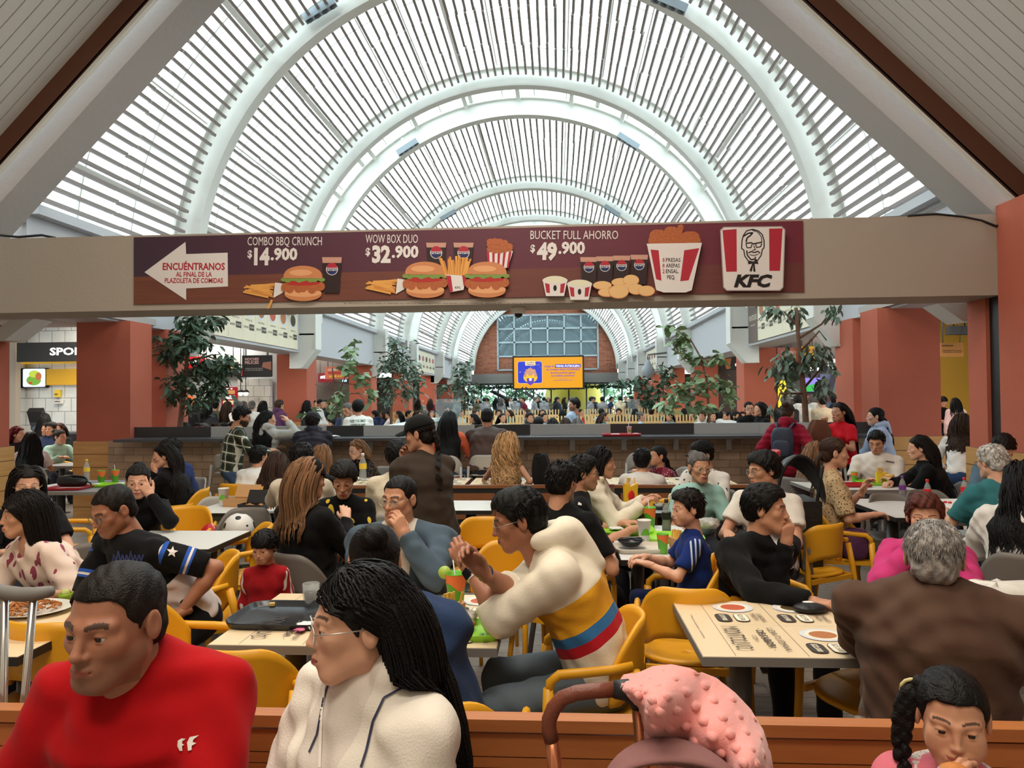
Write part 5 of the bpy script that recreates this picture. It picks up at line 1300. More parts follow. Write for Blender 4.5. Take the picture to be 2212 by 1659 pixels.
PE['capw4'] = person('woman in black top and black cap with long brown hair seen from behind', (668, 1034), 4.30, 150, hy=138, hp=10, sex='f', hands={'R': ('px', 748, 1122, 4.5), 'L': ('rel', -.1, .36, -.3)}, top=dict(kind='long', col=(12, 12, 13), fold=.006), hair=('mid', 'light'), skin='rose', cap=(12, 12, 13), lod=1, fat=1.15, spread=1.15)
PE['yfl26'] = person('woman with short dark hair in black top with yellow flowers looking down', (742, 1036), 5.0, 10, hy=12, hp=26, sex='f', hands={'R': ('rel', .05, .32, -.24), 'L': ('rel', -.03, .32, -.24)}, pose=('hold', 'hold'), top=dict(kind='tee', mat=cloth_attr_mat('yellow flower top', (13, 13, 14), pat_flowers((214, 184, 60), 13))), hair=('thick', 'dark'), skin='tan', lod=1, lip=(150, 40, 60), fat=1.1)
PE['tall23'] = person('tall woman in dark olive jacket and black cap with a braid standing in the aisle', (905, 938), 4.70, -142, hy=-101, hp=10, sex='f', seat='stand', s=.965, hands={'R': ('head', .02, .14, -.18, {'f': (0, .2, .9), 'd': (0, .9, 0), 'pole': (.5, 0, -1)}), 'L': 'side'}, pose=('hold', 'relax'), top=dict(kind='jacket', mat=cloth_attr_mat('dark olive jacket', (58, 48, 40), bump=.2), collar=True, hem=.36, fold=.005), hair=('braid', 'dark'), skin='tan', cap=(16, 18, 17), lod=1, pants=BLK, spread=1.12, fat=1.18)
PE['cream25'] = person('man with curly black hair in cream ribbed shirt seen from behind', (858, 985), 5.75, 186, hy=190, hands={'both': 'table'}, top=dict(kind='long', mat=cloth_attr_mat('cream ribbed shirt', (216, 204, 180), bump=.6, bscale=90)), hair=('thick', 'black'), skin='brown', lod=1)
PE['beige27'] = person('man in beige shirt with black hair turned away at the white table', (652, 990), 5.6, -170, hy=184, hands={'L': ('px', 585, 1095, 6.1), 'R': 'table'}, top=dict(kind='long', col=(196, 184, 166), collar=True), hair=('short', 'black'), skin='tan', lod=1)
PE['w37'] = person('woman in black with tied dark hair hiding her brow behind her hand', (298, 1040), 5.2, 28, hy=26, hp=10, sex='f', hands={'L': ('head', -.09, .10, -.085, {'f': (.45, .0, .9), 'd': (0, 1, .1), 'pole': (-.7, .2, -1)}), 'R': 'table'}, pose=('relax', 'spread'), top=dict(kind='long', col=(13, 13, 15)), hair=('bun', 'dark'), skin='rose', lod=1, lip=(150, 40, 56))
PE['w8'] = person('woman with dark hair and glasses half hidden behind the leaf blouse', (58, 1048), 4.5, 40, hy=44, hp=10, sex='f', hands={'both': 'table'}, top=dict(kind='tee', col=(22, 22, 25)), hair=('mid', 'dark'), skin='rose', glasses=(200, 170, 120), lod=1)
PE['wp54'] = person('man with black hair and glasses in white behind the man in black jacket', (1648, 1015), 5.05, -36, hy=-74, hp=8, hands={'both': 'table'}, top=dict(kind='tee', col=(214, 208, 198)), hair=('thick', 'black'), skin='tan', glasses=(170, 160, 150), lod=1)
PE['leo47'] = person('woman in leopard print blouse with long brown ponytail facing right', (1803, 978), 5.85, 82, hy=84, hp=4, sex='f', hands={'R': ('px', 1888, 1112, 5.7), 'L': ('rel', -.03, .24, -.08, {'f': (.2, .2, .9)})}, top=dict(kind='tee', mat=cloth_attr_mat('leopard blouse', (186, 160, 122), pat_spots((84, 64, 46), 55, .30)), sleeve=.9), pants=dict(col=(78, 70, 54)), hair=('tail2', 'brown'), skin='rose', lod=1)
PE['polo45'] = person('man in white polo shirt with black hair looking down at his food', (1893, 955), 8.3, -30, hy=-33, hp=20, hands={'R': ('rel', .16, .34, -.32), 'L': ('rel', -.08, .34, -.28)}, top=dict(kind='tee', col=(220, 212, 204), collar=True, sleeve=.75), hair=('short', 'black'), skin='tan', lod=1, fat=1.15, spread=1.15)
PE['blk46'] = person('woman in black sweater with long dark hair facing left with a sandwich', (1984, 968), 7.6, -106, hy=-108, hp=8, sex='f', hands={'L': ('px', 1925, 1036, 7.65), 'R': ('px', 1922, 1044, 7.45)}, pose=('hold', 'hold'), top=dict(kind='long', col=(13, 13, 15)), hair=('long', 'dark'), skin='rose', lod=1)
PE['gray48'] = person('girl with long light brown hair in pale top by the white polo shirt', (1764, 980), 8.3, 130, hy=120, sex='c', s=.9, hands={'both': 'table'}, top=dict(kind='tee', col=(206, 176, 166)), hair=('long', 'light'), skin='rose', lod=1)
PE['teal50'] = person('old man with white hair and glasses in teal tee by the right wall', (2142, 998), 5.5, -170, hy=-163, hp=10, hands={'both': 'table'}, top=dict(kind='tee', col=(52, 112, 118), sleeve=.8), pants=dict(col=(60, 86, 130)), hair=('short', 'white'), skin='rose', glasses=(70, 64, 60), lod=1, fat=1.12)
PE['yng51'] = person('young man with brown hair looking down behind the old man in teal', (2168, 968), 6.85, -28, hy=-28, hp=24, hands={'both': 'table'}, top=dict(kind='jacket', col=(88, 112, 132)), hair=('bowl', 'dark'), skin='rose', lod=1)
PE['wht52'] = person('woman in white padded jacket with long wavy black hair at the right edge', (2208, 1040), 4.45, 152, hy=160, sex='f', hands={'both': 'table'}, top=dict(kind='hoodie', mat=cloth_attr_mat('white padded jacket', (218, 214, 208), bump=.3), fold=.008), hair=('wavy', 'black'), skin='tan', lod=1, spread=1.15, fat=1.15)
# ---- rows by the brick counter
PE['long28'] = person('woman with long brown hair in white top seen from behind beside the plaid shirt', (600, 1000), 7.5, 196, hy=174, sex='f', hands={'both': 'table'}, top=dict(kind='tee', col=(222, 196, 182)), hair=('verylong', 'brown'), skin='rose', lod=1)
PE['tee29'] = person('young man in white tee with short black hair turned to the right', (560, 986), 8.05, 170, hy=156, hands={'both': 'table'}, top=dict(kind='tee', col=(220, 216, 210)), hair=('short', 'black'), skin='tan', lod=1)
PE['blon30'] = person('woman with straight light brown hair seen from behind below the puffer jacket', (696, 985), 7.62, 196, hy=190, sex='f', hands={'both': 'table'}, top=dict(kind='tee', col=(216, 210, 204)), hair=('long', 'light'), skin='rose', lod=1)
PE['gls24'] = person('woman with auburn hair and glasses in black mesh top behind the large bottle', (770, 971), 8.95, -30, hy=-44, hp=12, sex='f', hands={'both': 'table'}, top=dict(kind='tee', mat=cloth_attr_mat('black mesh top', (16, 15, 16), pat_spots((150, 110, 90), 60, .25)), sleeve=.9), hair=('long', 'light'), skin='fair', glasses=(60, 52, 50), lod=1)
PE['curly20'] = person('girl with long curly blonde hair and denim shorts standing at the printed table', (1096, 962), 7.72, 178, hy=170, hp=16, sex='c', seat='stand', s=.80, hands={'L': ('px', 1048, 1034, 8.0), 'R': ('rel', .2, .1, -.34)}, top=dict(kind='tank', col=(124, 126, 104), hem=-.02), pants=dict(kind='shorts', col=(132, 150, 166)), hair=('curly', 'blonde'), skin='tan', lod=1)
PE['plaid31'] = person('bearded man in green and white plaid shirt standing at the brick counter', (524, 900), 8.7, 118, hy=112, hp=18, seat='stand', s=.98, hands={'R': ('rel', .1, .38, -.22), 'L': ('rel', -.1, .38, -.22)}, top=dict(kind='long', mat=cloth_attr_mat('plaid shirt', (74, 80, 62), pat_plaid((19, 23, 18), (19, 23, 18), (206, 206, 192), 9)), hem=.16), pants=JEANS, hair=('combed', 'black'), skin='tan', glasses=(60, 56, 54), beard=.95, lod=1)
PE['grey32'] = person('woman with very long black hair in grey sweatshirt beside the plaid shirt', (580, 905), 9.3, 168, hy=124, hp=0, sex='f', seat='stand', s=.93, hands={'R': ('px', 622, 910, 9.35), 'L': ('rel', -.1, .36, -.2)}, top=dict(kind='hoodie', col=(178, 178, 172)), hair=('verylong', 'black'), skin='rose', lod=1, pants=BLK)
PE['puff33'] = person('man in dark quilted puffer jacket seen from behind at the counter', (676, 910), 9.1, 194, hy=184, seat='stool', s=.96, hands={'both': ('rel', .0, .34, -.28)}, top=dict(kind='puffer', col=(46, 44, 54), hood=True), hair=('thick', 'dark'), skin='tan', lod=1)
PE['brn21'] = person('man in brown jacket on a stool seen from behind at the counter', (1053, 902), 9.1, 178, hy=176, hp=12, seat='stool', s=1.0, hands={'both': ('rel', .0, .34, -.26)}, top=dict(kind='jacket', mat=cloth_attr_mat('dark brown leather', (76, 58, 52), rough=.55, bump=.15), collar=True), hair=('buzz', 'black'), skin='brown', lod=1, fat=1.12, spread=1.15)
PE['org22'] = person('woman in orange blouse with long black hair on a stool at the counter', (972, 908), 9.0, 178, hy=172, hp=4, sex='f', seat='stool', s=.95, hands={'R': ('rel', .2, .36, -.26), 'L': ('rel', -.1, .36, -.26)}, top=dict(kind='long', col=(226, 106, 74)), pants=JEANS, hair=('verylong', 'black'), skin='tan', lod=1)
PE['mar42'] = person('woman in maroon padded jacket with hair claw standing at the counter', (1702, 893), 9.0, 150, hy=140, hp=18, sex='f', seat='stand', s=.95, hands={'R': ('px', 1752, 975, 8.9), 'L': ('rel', -.24, .2, -.2)}, top=dict(kind='puffer', mat=cloth_attr_mat('maroon padded jacket', (142, 22, 46)), hood=True, hem=.18), pants=dict(col=(122, 20, 40)), hair=('bun', 'brown'), skin='tan', lod=1, fat=1.05)
PE['redt43'] = person('woman in red tee with long dark hair holding a brown jacket, facing left', (1812, 890), 9.25, -62, hy=-66, hp=2, sex='f', seat='stand', s=.95, hands={'R': ('px', 1778, 912, 9.1), 'L': ('px', 1800, 955, 9.05)}, pose=('grip', 'grip'), top=dict(kind='tee', col=(198, 22, 36)), hair=('verylong', 'dark'), skin='tan', lod=1, lip=(150, 50, 56), pants=BLK)
PE['blue44'] = person('woman in light blue hooded sweater with ponytail standing in profile facing left', (1890, 900), 9.35, -95, hy=-106, hp=2, sex='f', seat='stand', s=.94, hands={'L': ('rel', -.08, .3, -.34), 'R': ('rel', .1, .3, -.36)}, top=dict(kind='hoodie', col=(168, 184, 212)), hair=('tail2', 'black'), skin='fair', lod=1, pants=NAVY)
PE['jean49'] = person('woman in white sweater and blue jeans with brown hair walking away by the right wall', (2078, 915), 8.7, 154, hy=140, hp=24, sex='f', seat='stand', s=.93, hands={'L': ('rel', -.22, .2, -.35), 'R': ('rel', .1, .34, -.3)}, top=dict(kind='long', col=(226, 222, 218), hem=.05, fold=.006), pants=dict(col=(52, 76, 116)), hair=('wavy', 'brown'), skin='tan', lod=1, fat=1.08)
PE['cpl36'] = person('woman in black with long dark hair leaning on her hand at the left wall', (352, 985), 7.1, -80, hy=-62, hp=10, sex='f', hands={'L': ('head', -.03, .10, -.14, {'f': (0, .2, .9), 'd': (6, 6, 6)}), 'R': 'table'}, top=dict(kind='long', col=(14, 14, 16)), hair=('long', 'dark'), skin='rose', lod=1)
PE['cpl36b'] = person('man in navy jacket behind the woman in black at the left wall', (366, 972), 7.8, -20, hy=-40, hp=10, hands={'both': 'table'}, top=dict(kind='jacket', col=(44, 58, 104)), hair=('short', 'dark'), skin='tan', lod=1)
PE['nav34'] = person('man with short grey hair in navy jacket standing beyond the counter', (750, 885), 12.2, -12, hy=-22, hp=20, seat='stand', s=.98, hands={'both': ('rel', .1, .3, -.34)}, top=dict(kind='jacket', mat=cloth_attr_mat('navy jacket', (58, 70, 100), pat_open((110, 112, 116), .06, .05))), hair=('buzz', 'greyd'), skin='tan', lod=1)
PE['keep35'] = person('young man in white sweatshirt with green back print standing beyond the counter', (774, 880), 11.6, 194, hy=184, seat='stand', s=.99, hands={'both': 'side'}, top=dict(kind='long', col=(232, 232, 226)), hair=('thick', 'black'), skin='tan', lod=1)
PE['vest56'] = person('man in pale blue shirt with dark backpack walking right beyond the counter', (1240, 875), 14.5, 70, hy=-80, seat='stand', s=1.02, hands={'both': 'side'}, top=dict(kind='long', col=(160, 182, 206)), hair=('short', 'black'), skin='brown', beard=.6, lod=1)
PE['two53'] = person('woman with glasses in black top beside the planter wall', (1618, 882), 12.6, -8, hy=0, sex='f', seat='stand', s=.94, hands={'both': ('rel', .06, .3, -.3)}, top=dict(kind='tee', col=(20, 19, 22)), hair=('tail2', 'black'), skin='rose', glasses=(60, 54, 52), lod=1)
PE['two53b'] = person('woman in black with straight black hair in profile beside the planter wall', (1641, 884), 12.3, -76, hy=-80, sex='f', seat='stand', s=.94, hands={'both': ('rel', .06, .3, -.3)}, top=dict(kind='long', col=(14, 14, 16)), hair=('mid', 'black'), skin='rose', lod=1)
# ---- left shop group
PE['redh38'] = person('woman with bright red hair at the far left table', (40, 938), 10.8, 80, hy=96, sex='f', hands={'L': 'mouth', 'R': 'table'}, top=dict(kind='tee', col=(52, 50, 62)), hair=('long', 'red'), skin='fair', lod=1)
PE['wt39'] = person('woman in white tee with long black hair seen from behind at the far left table', (68, 952), 10.0, 210, hy=214, sex='f', hands={'both': 'table'}, top=dict(kind='tee', col=(224, 214, 218)), hair=('verylong', 'black'), skin='tan', lod=1)
PE['grn40'] = person('woman in pale green jacket with tied hair beside the big left column', (130, 944), 11.6, 60, hy=84, hp=6, sex='f', hands={'both': 'table'}, top=dict(kind='jacket', col=(168, 202, 186)), hair=('bun', 'dark'), skin='rose', lod=1)
PE['shop41'] = person('woman with very long black hair standing at the shop till', (97, 905), 13.6, 208, hy=210, sex='f', seat='stand', s=.93, hands={'both': ('rel', .1, .3, -.3)}, top=dict(kind='jacket', col=(72, 82, 94)), hair=('verylong', 'black'), skin='tan', lod=1)
PE['yw55'] = person('young man in black looking at a phone by the yellow wall', (2037, 868), 17.5, 20, hy=20, hp=14, seat='stand', hands={'both': ('rel', .06, .3, -.2)}, top=dict(kind='tee', col=(16, 16, 17)), hair=('bowl', 'black'), skin='tan', lod=2)
PE['yw55b'] = person('woman with black hair and pink backpack by the yellow wall', (2063, 870), 16.8, 172, sex='f', seat='stand', s=.95, hands={'both': 'side'}, top=dict(kind='hoodie', col=(214, 178, 178)), hair=('mid', 'black'), skin='tan', lod=2)
# ================================================================ tables, benches, counter and what stands on them
# ---- slatted bench along the front (its back shows)
TEAK = nodes_mat('oiled teak slats', plank_col((190, 120, 64), (152, 88, 46), 0, axis=1), .42)
def bench(name, x0, x1, y, ztop, label, seat_dir=-1, group=None, wood=None):
    r = empty(name, ((x0+x1)/2, y, 0), 0, label, 'bench', group); h = (x1-x0)/2; wood = wood or TEAK
    MB().use(wood).box(-h, h, -.025, .025, ztop-.032, ztop).build('top_rail', None, r)
    z = ztop-.04; k = 0
    MB().use(wood).box(-h, h, -.012, .012, z-.062, z-.002).build('slat', None, r); z -= .066
    while z > .50:
        hh = .026; MB().use(wood).box(-h, h, -.012, .012, z-hh, z).build('slat', None, r); z -= hh+(.004 if k % 4 != 3 else .010); k += 1
    for i in range(7): MB().use(wood).box(-h, h, seat_dir*(.04+i*.065)-.028, seat_dir*(.04+i*.065)+.028, .425, .45).build('slat', None, r)
    n = max(2, int((x1-x0)/1.6)+1)
    for i in range(n):
        x = -h+.08+(2*h-.16)*i/(n-1); m = MB().use(STEELG); m.box(x-.03, x+.03, .014*-seat_dir-.012, .014*-seat_dir+.012, 0, ztop-.04); m.box(x-.03, x+.03, min(0, seat_dir*.46), max(0, seat_dir*.46), .39, .424); m.box(x-.03, x+.03, seat_dir*.44-.02, seat_dir*.44+.02, 0, .42); m.build('frame', None, r)
    return r
bench('slatted_bench', -2.2, 2.3, 1.93, .868, 'long slatted teak bench across the front of the picture')
# ---- near tables
z0 = .75
TA = table('dining_table', -1.40, -.245, 2.78, 3.53, 'birch table printed with a menu under the black tray, at left', BIRCH, EDGE); menu_table(TA, .5775, .375, z0+.0005)
TB = table('dining_table', .525, 1.72, 2.72, 3.46, 'birch table printed with a menu between the black jacket and the brown jacket', BIRCH, EDGE); menu_table(TB, .5975, .37, z0+.0005)
TC = table('dining_table', -3.4, -2.06, 2.62, 3.40, 'birch table with plates of food at the left edge', BIRCH, EDGEB)
T2L = table('dining_table', -3.05, -2.28, 4.55, 5.2, 'white table behind the baseball jersey'); T2R = table('dining_table', .36, .90, 4.30, 5.45, 'white table with the green trays beside the boy in blue', WLAM, EDGEB, legs=((-.1, .1), (.14, -.35)))
T3L = table('dining_table', -3.2, -1.95, 6.0, 6.92, 'white table with the open food cartons and ball bag'); T3M = table('dining_table', -1.7, -.58, 6.15, 6.75, 'white table beside the tall woman in olive')
T3R = table('dining_table', .45, 1.0, 6.02, 6.62, 'grey table in front of the cream fleece and the mint tee', GLAM, EDGEB)
T4 = table('dining_table', 2.62, 3.72, 5.8, 6.85, 'white table with soft drink bottles near the right wall')
T5 = table('dining_table', 2.5, 3.5, 7.25, 7.98, 'pale table with the lime tray before the white polo shirt', WLAM, EDGE, .78)
T6 = table('dining_table', -5.95, -4.85, 7.4, 8.52, 'grey table with black handbag and green cups at the left wall', GLAM, EDGE)
T7 = table('dining_table', -7.8, -7.1, 10.35, 10.95, 'grey table at the far left past the near column', GLAM, EDGE)
T8 = table('dining_table', 2.75, 3.8, 4.74, 5.3, 'grey table at the right edge by the white padded jacket', GLAM, EDGE)
# ---- communal tables with bench backs at the middle of the hall
for x0, x1, lab, k in ((-2.6, -1.05, 'long printed table behind the tall woman in olive', 0), (-1.0, .32, 'long printed table under the curly haired girl', 1), (.55, 1.95, 'long printed table by the white collared shirt', 2)):
    t = table('communal_table', x0, x1, 7.98, 8.65, lab, BIRCH, mat('maroon table edge', (120, 50, 54), .5), group='communal tables before the brick counter'); menu_table(t, (x1-x0)/2, .375, z0+.0005)
WALN = nodes_mat('walnut panel', plank_col((150, 96, 58), (110, 66, 38), 0), .45); BLKP = mat('black panel', (30, 29, 30), .5)
for x0, x1, lab in ((-2.15, .2, 'wood topped black bench back behind the tall woman in olive'), (.55, 2.1, 'wood topped black bench back behind the grey table')):
    r = empty('bench_partition', ((x0+x1)/2, 7.2, 0), 0, lab, 'bench', 'bench backs before the communal tables'); h = (x1-x0)/2
    MB().use(WALN).box(-h, h, -.03, .03, .81, .84).build('top_rail', None, r); MB().use(BLKP).box(-h, h, -.02, .02, .06, .81).build('back_panel', None, r)
    n = int(2*h/.65)
    for i in range(n): MB().use(WALN).box(-h+2*h*i/n+.06, -h+2*h*(i+1)/n-.06, -.026, -.021, .5, .76).build('wood_inset', None, r)
    MB().use(WALN).box(-h, h, .05, .34, .42, .45).build('seat', None, r); m = MB().use(BLKP); m.box(-h, h, .08, .28, 0, .42); m.build('base', None, r)
# ---- brick counter
BRK = nodes_mat('brown counter brick', brick_col((176, 150, 126), (146, 122, 100), (128, 108, 90), .29, .105, .006), .8)
DGR = mat('dark grey counter top', (74, 74, 78), .32); LGP = mat('light splash panel', (184, 184, 182), .4); DGP = mat('dark splash panel', (60, 58, 60), .4)
cx0, cx1 = P(246, 950, 9.6).x, P(1900, 945, 9.75).x
struct(MB().box(P(277, 950, 9.95).x-.3, cx1, 9.95, 10.25, 0, 1.145), 'wall_counter_brick', BRK)
r = empty('counter_top', ((cx0+cx1)/2, 9.9, 0), 0, 'dark grey counter top running across the brick wall', 'counter'); h = (cx1-cx0)/2
MB().use(DGR).box(-h, h, -.32, .2, 1.147, 1.185).build('worktop', None, r)
edges = [277, 455, 560, 705, 785, 1025, 1145, 1318, 1500, 1640, 1760, 1900]; cols = [DGP, LGP, LGP, DGP, LGP, DGP, LGP, DGP, LGP, LGP, DGP]
for a, b, c in zip(edges[:-1], edges[1:], cols): MB().use(c).box(P(a, 930, 10.1).x-(cx0+cx1)/2+.004, P(b, 930, 10.1).x-(cx0+cx1)/2-.004, .2, .235, 1.185, 1.335).build('splash_panel', None, r)
for i in range(14):
    x = -h+.7+(2*h-1.2)*i/13; m = MB().use(LGP); m.box(x-.035, x+.035, -.16, .04, 1.125, 1.147); m.box(x-.035, x+.035, .02, .045, .98, 1.125); m.build('support_bracket', None, r)
# ---- seats under the people
SE = lambda k, kind, lab, **kw: seatfor(PE[k], kind, lab, **kw)
SE('hood', 'yellow', 'yellow armchair holding the man in the banded white hoodie')
SE('tee12', 'yellow', 'yellow armchair under the man in black tee'); SE('black', 'yellow', 'yellow armchair under the man in black jacket', dx=-.06); SE('pink', 'yellow', 'yellow armchair under the woman in pink stripes')
SE('brown', 'grey', 'grey chair under the brown jacket'); SE('dside', 'yellow', 'yellow armchair under the light denim jacket'); SE('bunw', 'yellow', 'yellow armchair under the dark denim jacket')
SE('floral', 'yellow', 'yellow armchair under the leaf blouse'); SE('kid14', 'yellow', 'yellow armchair under the boy in blue jersey'); SE('mint', 'grey', 'grey chair under the mint tee'); SE('sherpa', 'grey', 'grey chair under the cream fleece')
SE('sw13', 'grey', 'grey chair under the man with slicked hair'); SE('capw4', 'grey', 'grey chair under the woman in the black cap'); SE('yfl26', 'grey', 'grey chair under the yellow flower top'); SE('cream25', 'lgrey', 'pale grey chair under the cream ribbed shirt')
SE('beige27', 'lgrey', 'pale grey chair under the beige shirt'); SE('w37', 'yellow', 'yellow armchair under the woman hiding her brow'); SE('wp54', 'grey', 'grey chair under the man in white with glasses'); SE('leo47', 'yellow', 'yellow armchair under the leopard blouse')
SE('polo45', 'grey', 'grey chair under the white polo shirt'); SE('blk46', 'grey', 'grey chair under the woman in black sweater'); SE('gray48', 'grey', 'grey chair under the girl with long light hair'); SE('teal50', 'grey', 'grey chair under the old man in teal')
SE('yng51', 'grey', 'grey chair under the young man looking down'); SE('wht52', 'grey', 'grey chair under the white padded jacket'); SE('cap19', 'grey', 'grey chair under the patterned white sweater'); SE('w8', 'grey', 'grey chair under the woman behind the leaf blouse')
SE('cpl36', 'yellow', 'yellow armchair under the woman leaning at the left wall'); SE('cpl36b', 'lgrey', 'pale grey chair under the navy jacket at the left wall'); SE('wt39', 'lgrey', 'pale grey chair under the white tee at far left'); SE('redh38', 'yellow', 'yellow armchair under the red haired woman'); SE('grn40', 'yellow', 'yellow armchair under the pale green jacket')
SE('maroon18', 'lgrey', 'pale grey chair under the girl in maroon'); SE('gls24', 'lgrey', 'pale grey chair under the black mesh top')
SE('long28', 'yellow', 'yellow armchair under the long brown hair'); SE('tee29', 'yellow', 'yellow armchair under the white tee by the counter')
for k, lab in (('brn21', 'bar stool under the brown leather jacket'), ('org22', 'bar stool under the orange blouse'), ('puff33', 'bar stool under the puffer jacket')): SE(k, 'stool', lab, fwd=.04)
# ---- empty chairs the photo shows
def ch(kind, px, py, z, yaw, lab, group=None): p = PZ(px, py, z); return chair(kind, p.x, p.y, yaw, lab, group)
def chY(kind, px, Y, yaw, lab): p = P(px, 1000, Y); return chair(kind, p.x, Y, yaw, lab)
chY('yellow', 150, 3.02, 176, 'yellow armchair behind the red tee at the plate table'); chY('yellow', 548, 2.74, 178, 'yellow armchair tucked under the near side of the left table')
chY('yellow', 395, 3.05, 95, 'empty yellow armchair at the left end of the left table'); chY('yellow', 425, 4.05, -60, 'empty yellow armchair beside the small boy')
chY('yellow', 515, 5.0, -62, 'empty yellow armchair behind the small boy'); chY('yellow', 392, 5.75, 10, 'empty yellow armchair under the red drawstring bag'); chY('grey', 520, 5.65, 5, 'grey chair with the football on it')
chY('yellow', 150, 5.9, 120, 'empty yellow armchair below the black handbag'); chY('grey', 180, 4.2, 8, 'grey chair behind the baseball jersey'); chY('yellow', 1042, 5.2, 0, 'empty yellow armchair behind the white hoodie'); chY('yellow', 1075, 4.3, -20, 'second empty yellow armchair behind the white hoodie')
chY('yellow', 1480, 3.62, 172, 'empty yellow armchair at the left end of the right table'); chY('grey', 1890, 4.75, -130, 'grey chair turned aside left of the pink stripes'); chY('yellow', 1742, 5.3, -150, 'yellow armchair in the aisle behind the black jacket')
chY('grey', 1940, 6.5, 8, 'grey chair at the white table with bottles, left one'); chY('grey', 2020, 6.75, 4, 'grey chair at the white table with bottles, right one'); chY('grey', 2165, 3.45, 176, 'grey chair holding the white padded coat'); chY('yellow', 1885, 3.15, -60, 'empty yellow armchair at the right end of the right table')
chY('yellow', 1432, 6.6, 178, 'empty yellow armchair below the white collared shirt')
chY('stool', 895, 9.25, 176, 'empty bar stool left of the orange blouse'); chY('stool', 500, 9.2, 176, 'empty bar stool beside the plaid shirt'); chY('stool', 1780, 9.2, 178, 'empty bar stool beside the maroon jacket'); chY('lgrey', 465, 6.35, 12, 'pale grey chair by the food cartons')
chY('stool', 1385, 9.2, 178, 'empty bar stool under the splash panel above the white collared shirt')
r = chair('red', P(1620, 1000, 7.4).x, 7.4, -100, 'tall red chair beside the black stroller'); r.scale = (1.25, 1.25, 1.42)
# ---- things on the tables
F = {k: mat(k, c, .7, vary=.35, vscale=60) for k, c in (('noodles', (176, 112, 58)), ('meat stew', (120, 76, 52)), ('rice', (226, 206, 160)), ('crumbed chicken', (186, 118, 60)))}
def on(px, py, z=.752): p = PZ(px, py, z); return p.x, p.y, z
def T(px, py, w, d, m, lab, rz=0, z=.752): x, y, zz = on(px, py, z); return tray(x, y, zz, w, d, m, lab, rz)
x, y, z = on(622, 1335); tray(x, y, z, .46, .36, TRB, 'black ribbed food tray on the left table', -1)
x, y, z = on(588, 1312); m = MB().use(mat('potato wedge', (206, 170, 96), .6)); m.obox((0, 0, .008), (.012, .004, 0), (-.003, .009, 0), (0, 0, .008)); tag(bevel(m.build('food_scrap', None, None, (x, y, z+.006)), .003), 'small potato piece on the black tray', 'food')
crumple(*on(660, 1350, .76), .035, 'white napkin on the black tray beside the glasses', seed=4, flat=.25); crumple(*on(648, 1362, .76), .022, 'pink onion scraps on the black tray', mat('pickled onion', (196, 96, 130), .5), 'onion_scraps', 'food', None, .4, 5)
x, y, z = on(672, 1306); r = empty('plastic_cup', (x, y, z)); tag(r, 'clear plastic cup of cola behind the black tray', 'cup'); MB().use(CLEAR).lathe([(.027, 0), (.030, .004), (.038, .10), (.040, .10), (.036, .006)], n=20, caps=False).build('cup_body', None, r); MB().use(COLA).lathe([(.026, .004), (.032, .06)], n=18).build('drink', None, r)
cup(*on(985, 1312), 'green and orange cup with lime slice and straw before the white hoodie', 'green', .16, True, lime=True); sack(*on(978, 1352), 'small kraft bag with printed onion before the white hoodie', 30, .10, .085)
x, y, z = on(1005, 1368); tray(x, y, z, .30, .22, TRG, 'lime green tray under the white hoodie man\'s food', 0); x, y, z = on(1003, 1358, .765); tag(MB().use(F['crumbed chicken']).ball((0, 0, .02), (.05, .035, .02), 12).build('sandwich', None, None, (x, y, z)), 'half eaten sandwich on the lime tray', 'food'); crumple(*on(1010, 1340, .77), .045, 'clear wrapper on the lime tray', mat('cling wrap', (214, 210, 200), .2, alpha=.45), 'wrapper', 'wrapper', None, .9, 7)
plate(*on(66, 1322), .15, 'oval plate of noodles on the far left table', F['noodles'], .035, 1.25); plate(*on(14, 1302), .13, 'plate of stew behind the noodles', F['meat stew'], .03, 1.2)
r = empty('lime_half', on(142, 1298)); tag(r, 'squeezed lime half at the corner of the far left table', 'lime'); MB().use(mat('lime peel', (136, 164, 38), .45, bump=.2, bscale=90)).lathe([(.004, 0), (.022, .006), (.034, .024), (.032, .038)], n=18).build('peel', None, r); MB().use(mat('lime pulp', (196, 204, 128), .5, bump=.6)).ball((0, 0, .04), (.024, .022, .020), 12).build('pulp', None, r)
x, y, z = on(146, 1300); tag(MB().use(mat('white fork', (214, 214, 210), .4)).tube([(-.05, 0, .01), (.02, .01, .02), (.09, .03, .03)], [.006, .003, .004], 6, True, .4).build('plastic_fork', None, None, (x, y, z)), 'white plastic fork beside the lime half', 'fork')
T(1345, 1148, .44, .32, TRG, 'lime tray with wrappers by the black tee', 3); T(1455, 1165, .40, .30, TRG, 'lime tray beside the cola bottle', -4); T(1385, 1188, .34, .24, TRW, 'beige tray with black bowl at the table corner', 4)
x, y, z = on(1362, 1178, .775); r = empty('bowl', (x, y, z)); tag(r, 'black takeaway bowl with cutlery on the beige tray', 'bowl'); MB().use(TRB).lathe([(.05, 0), (.055, .004), (.085, .035), (.088, .035), (.05, .006)], n=24).build('bowl_body', None, r); m = MB().use(TRB); m.tube([(-.08, -.02, .04), (.06, .02, .045)], .004, 6); m.tube([(-.06, .03, .04), (.07, -.01, .048)], .004, 6); m.build('cutlery', None, r)
crumple(*on(1330, 1143, .765), .05, 'paper wrapper on the lime tray by the black tee', seed=11, flat=.3)
cup(*on(1392, 1172), 'white cup with green print beside the lime trays', 'white', .15, False); cup(*on(1404, 1140), 'green cup with straw behind the white cup', 'green', .15, True); cup(*on(1432, 1195), 'short green cup at the near corner of the white table', 'green', .12, False); bottle(*on(1440, 1152), 'cola bottle with black label by the boy in blue', .24, COLA, mat('black label', (30, 30, 32), .4), mat('black cap', (26, 26, 28), .4), .7)
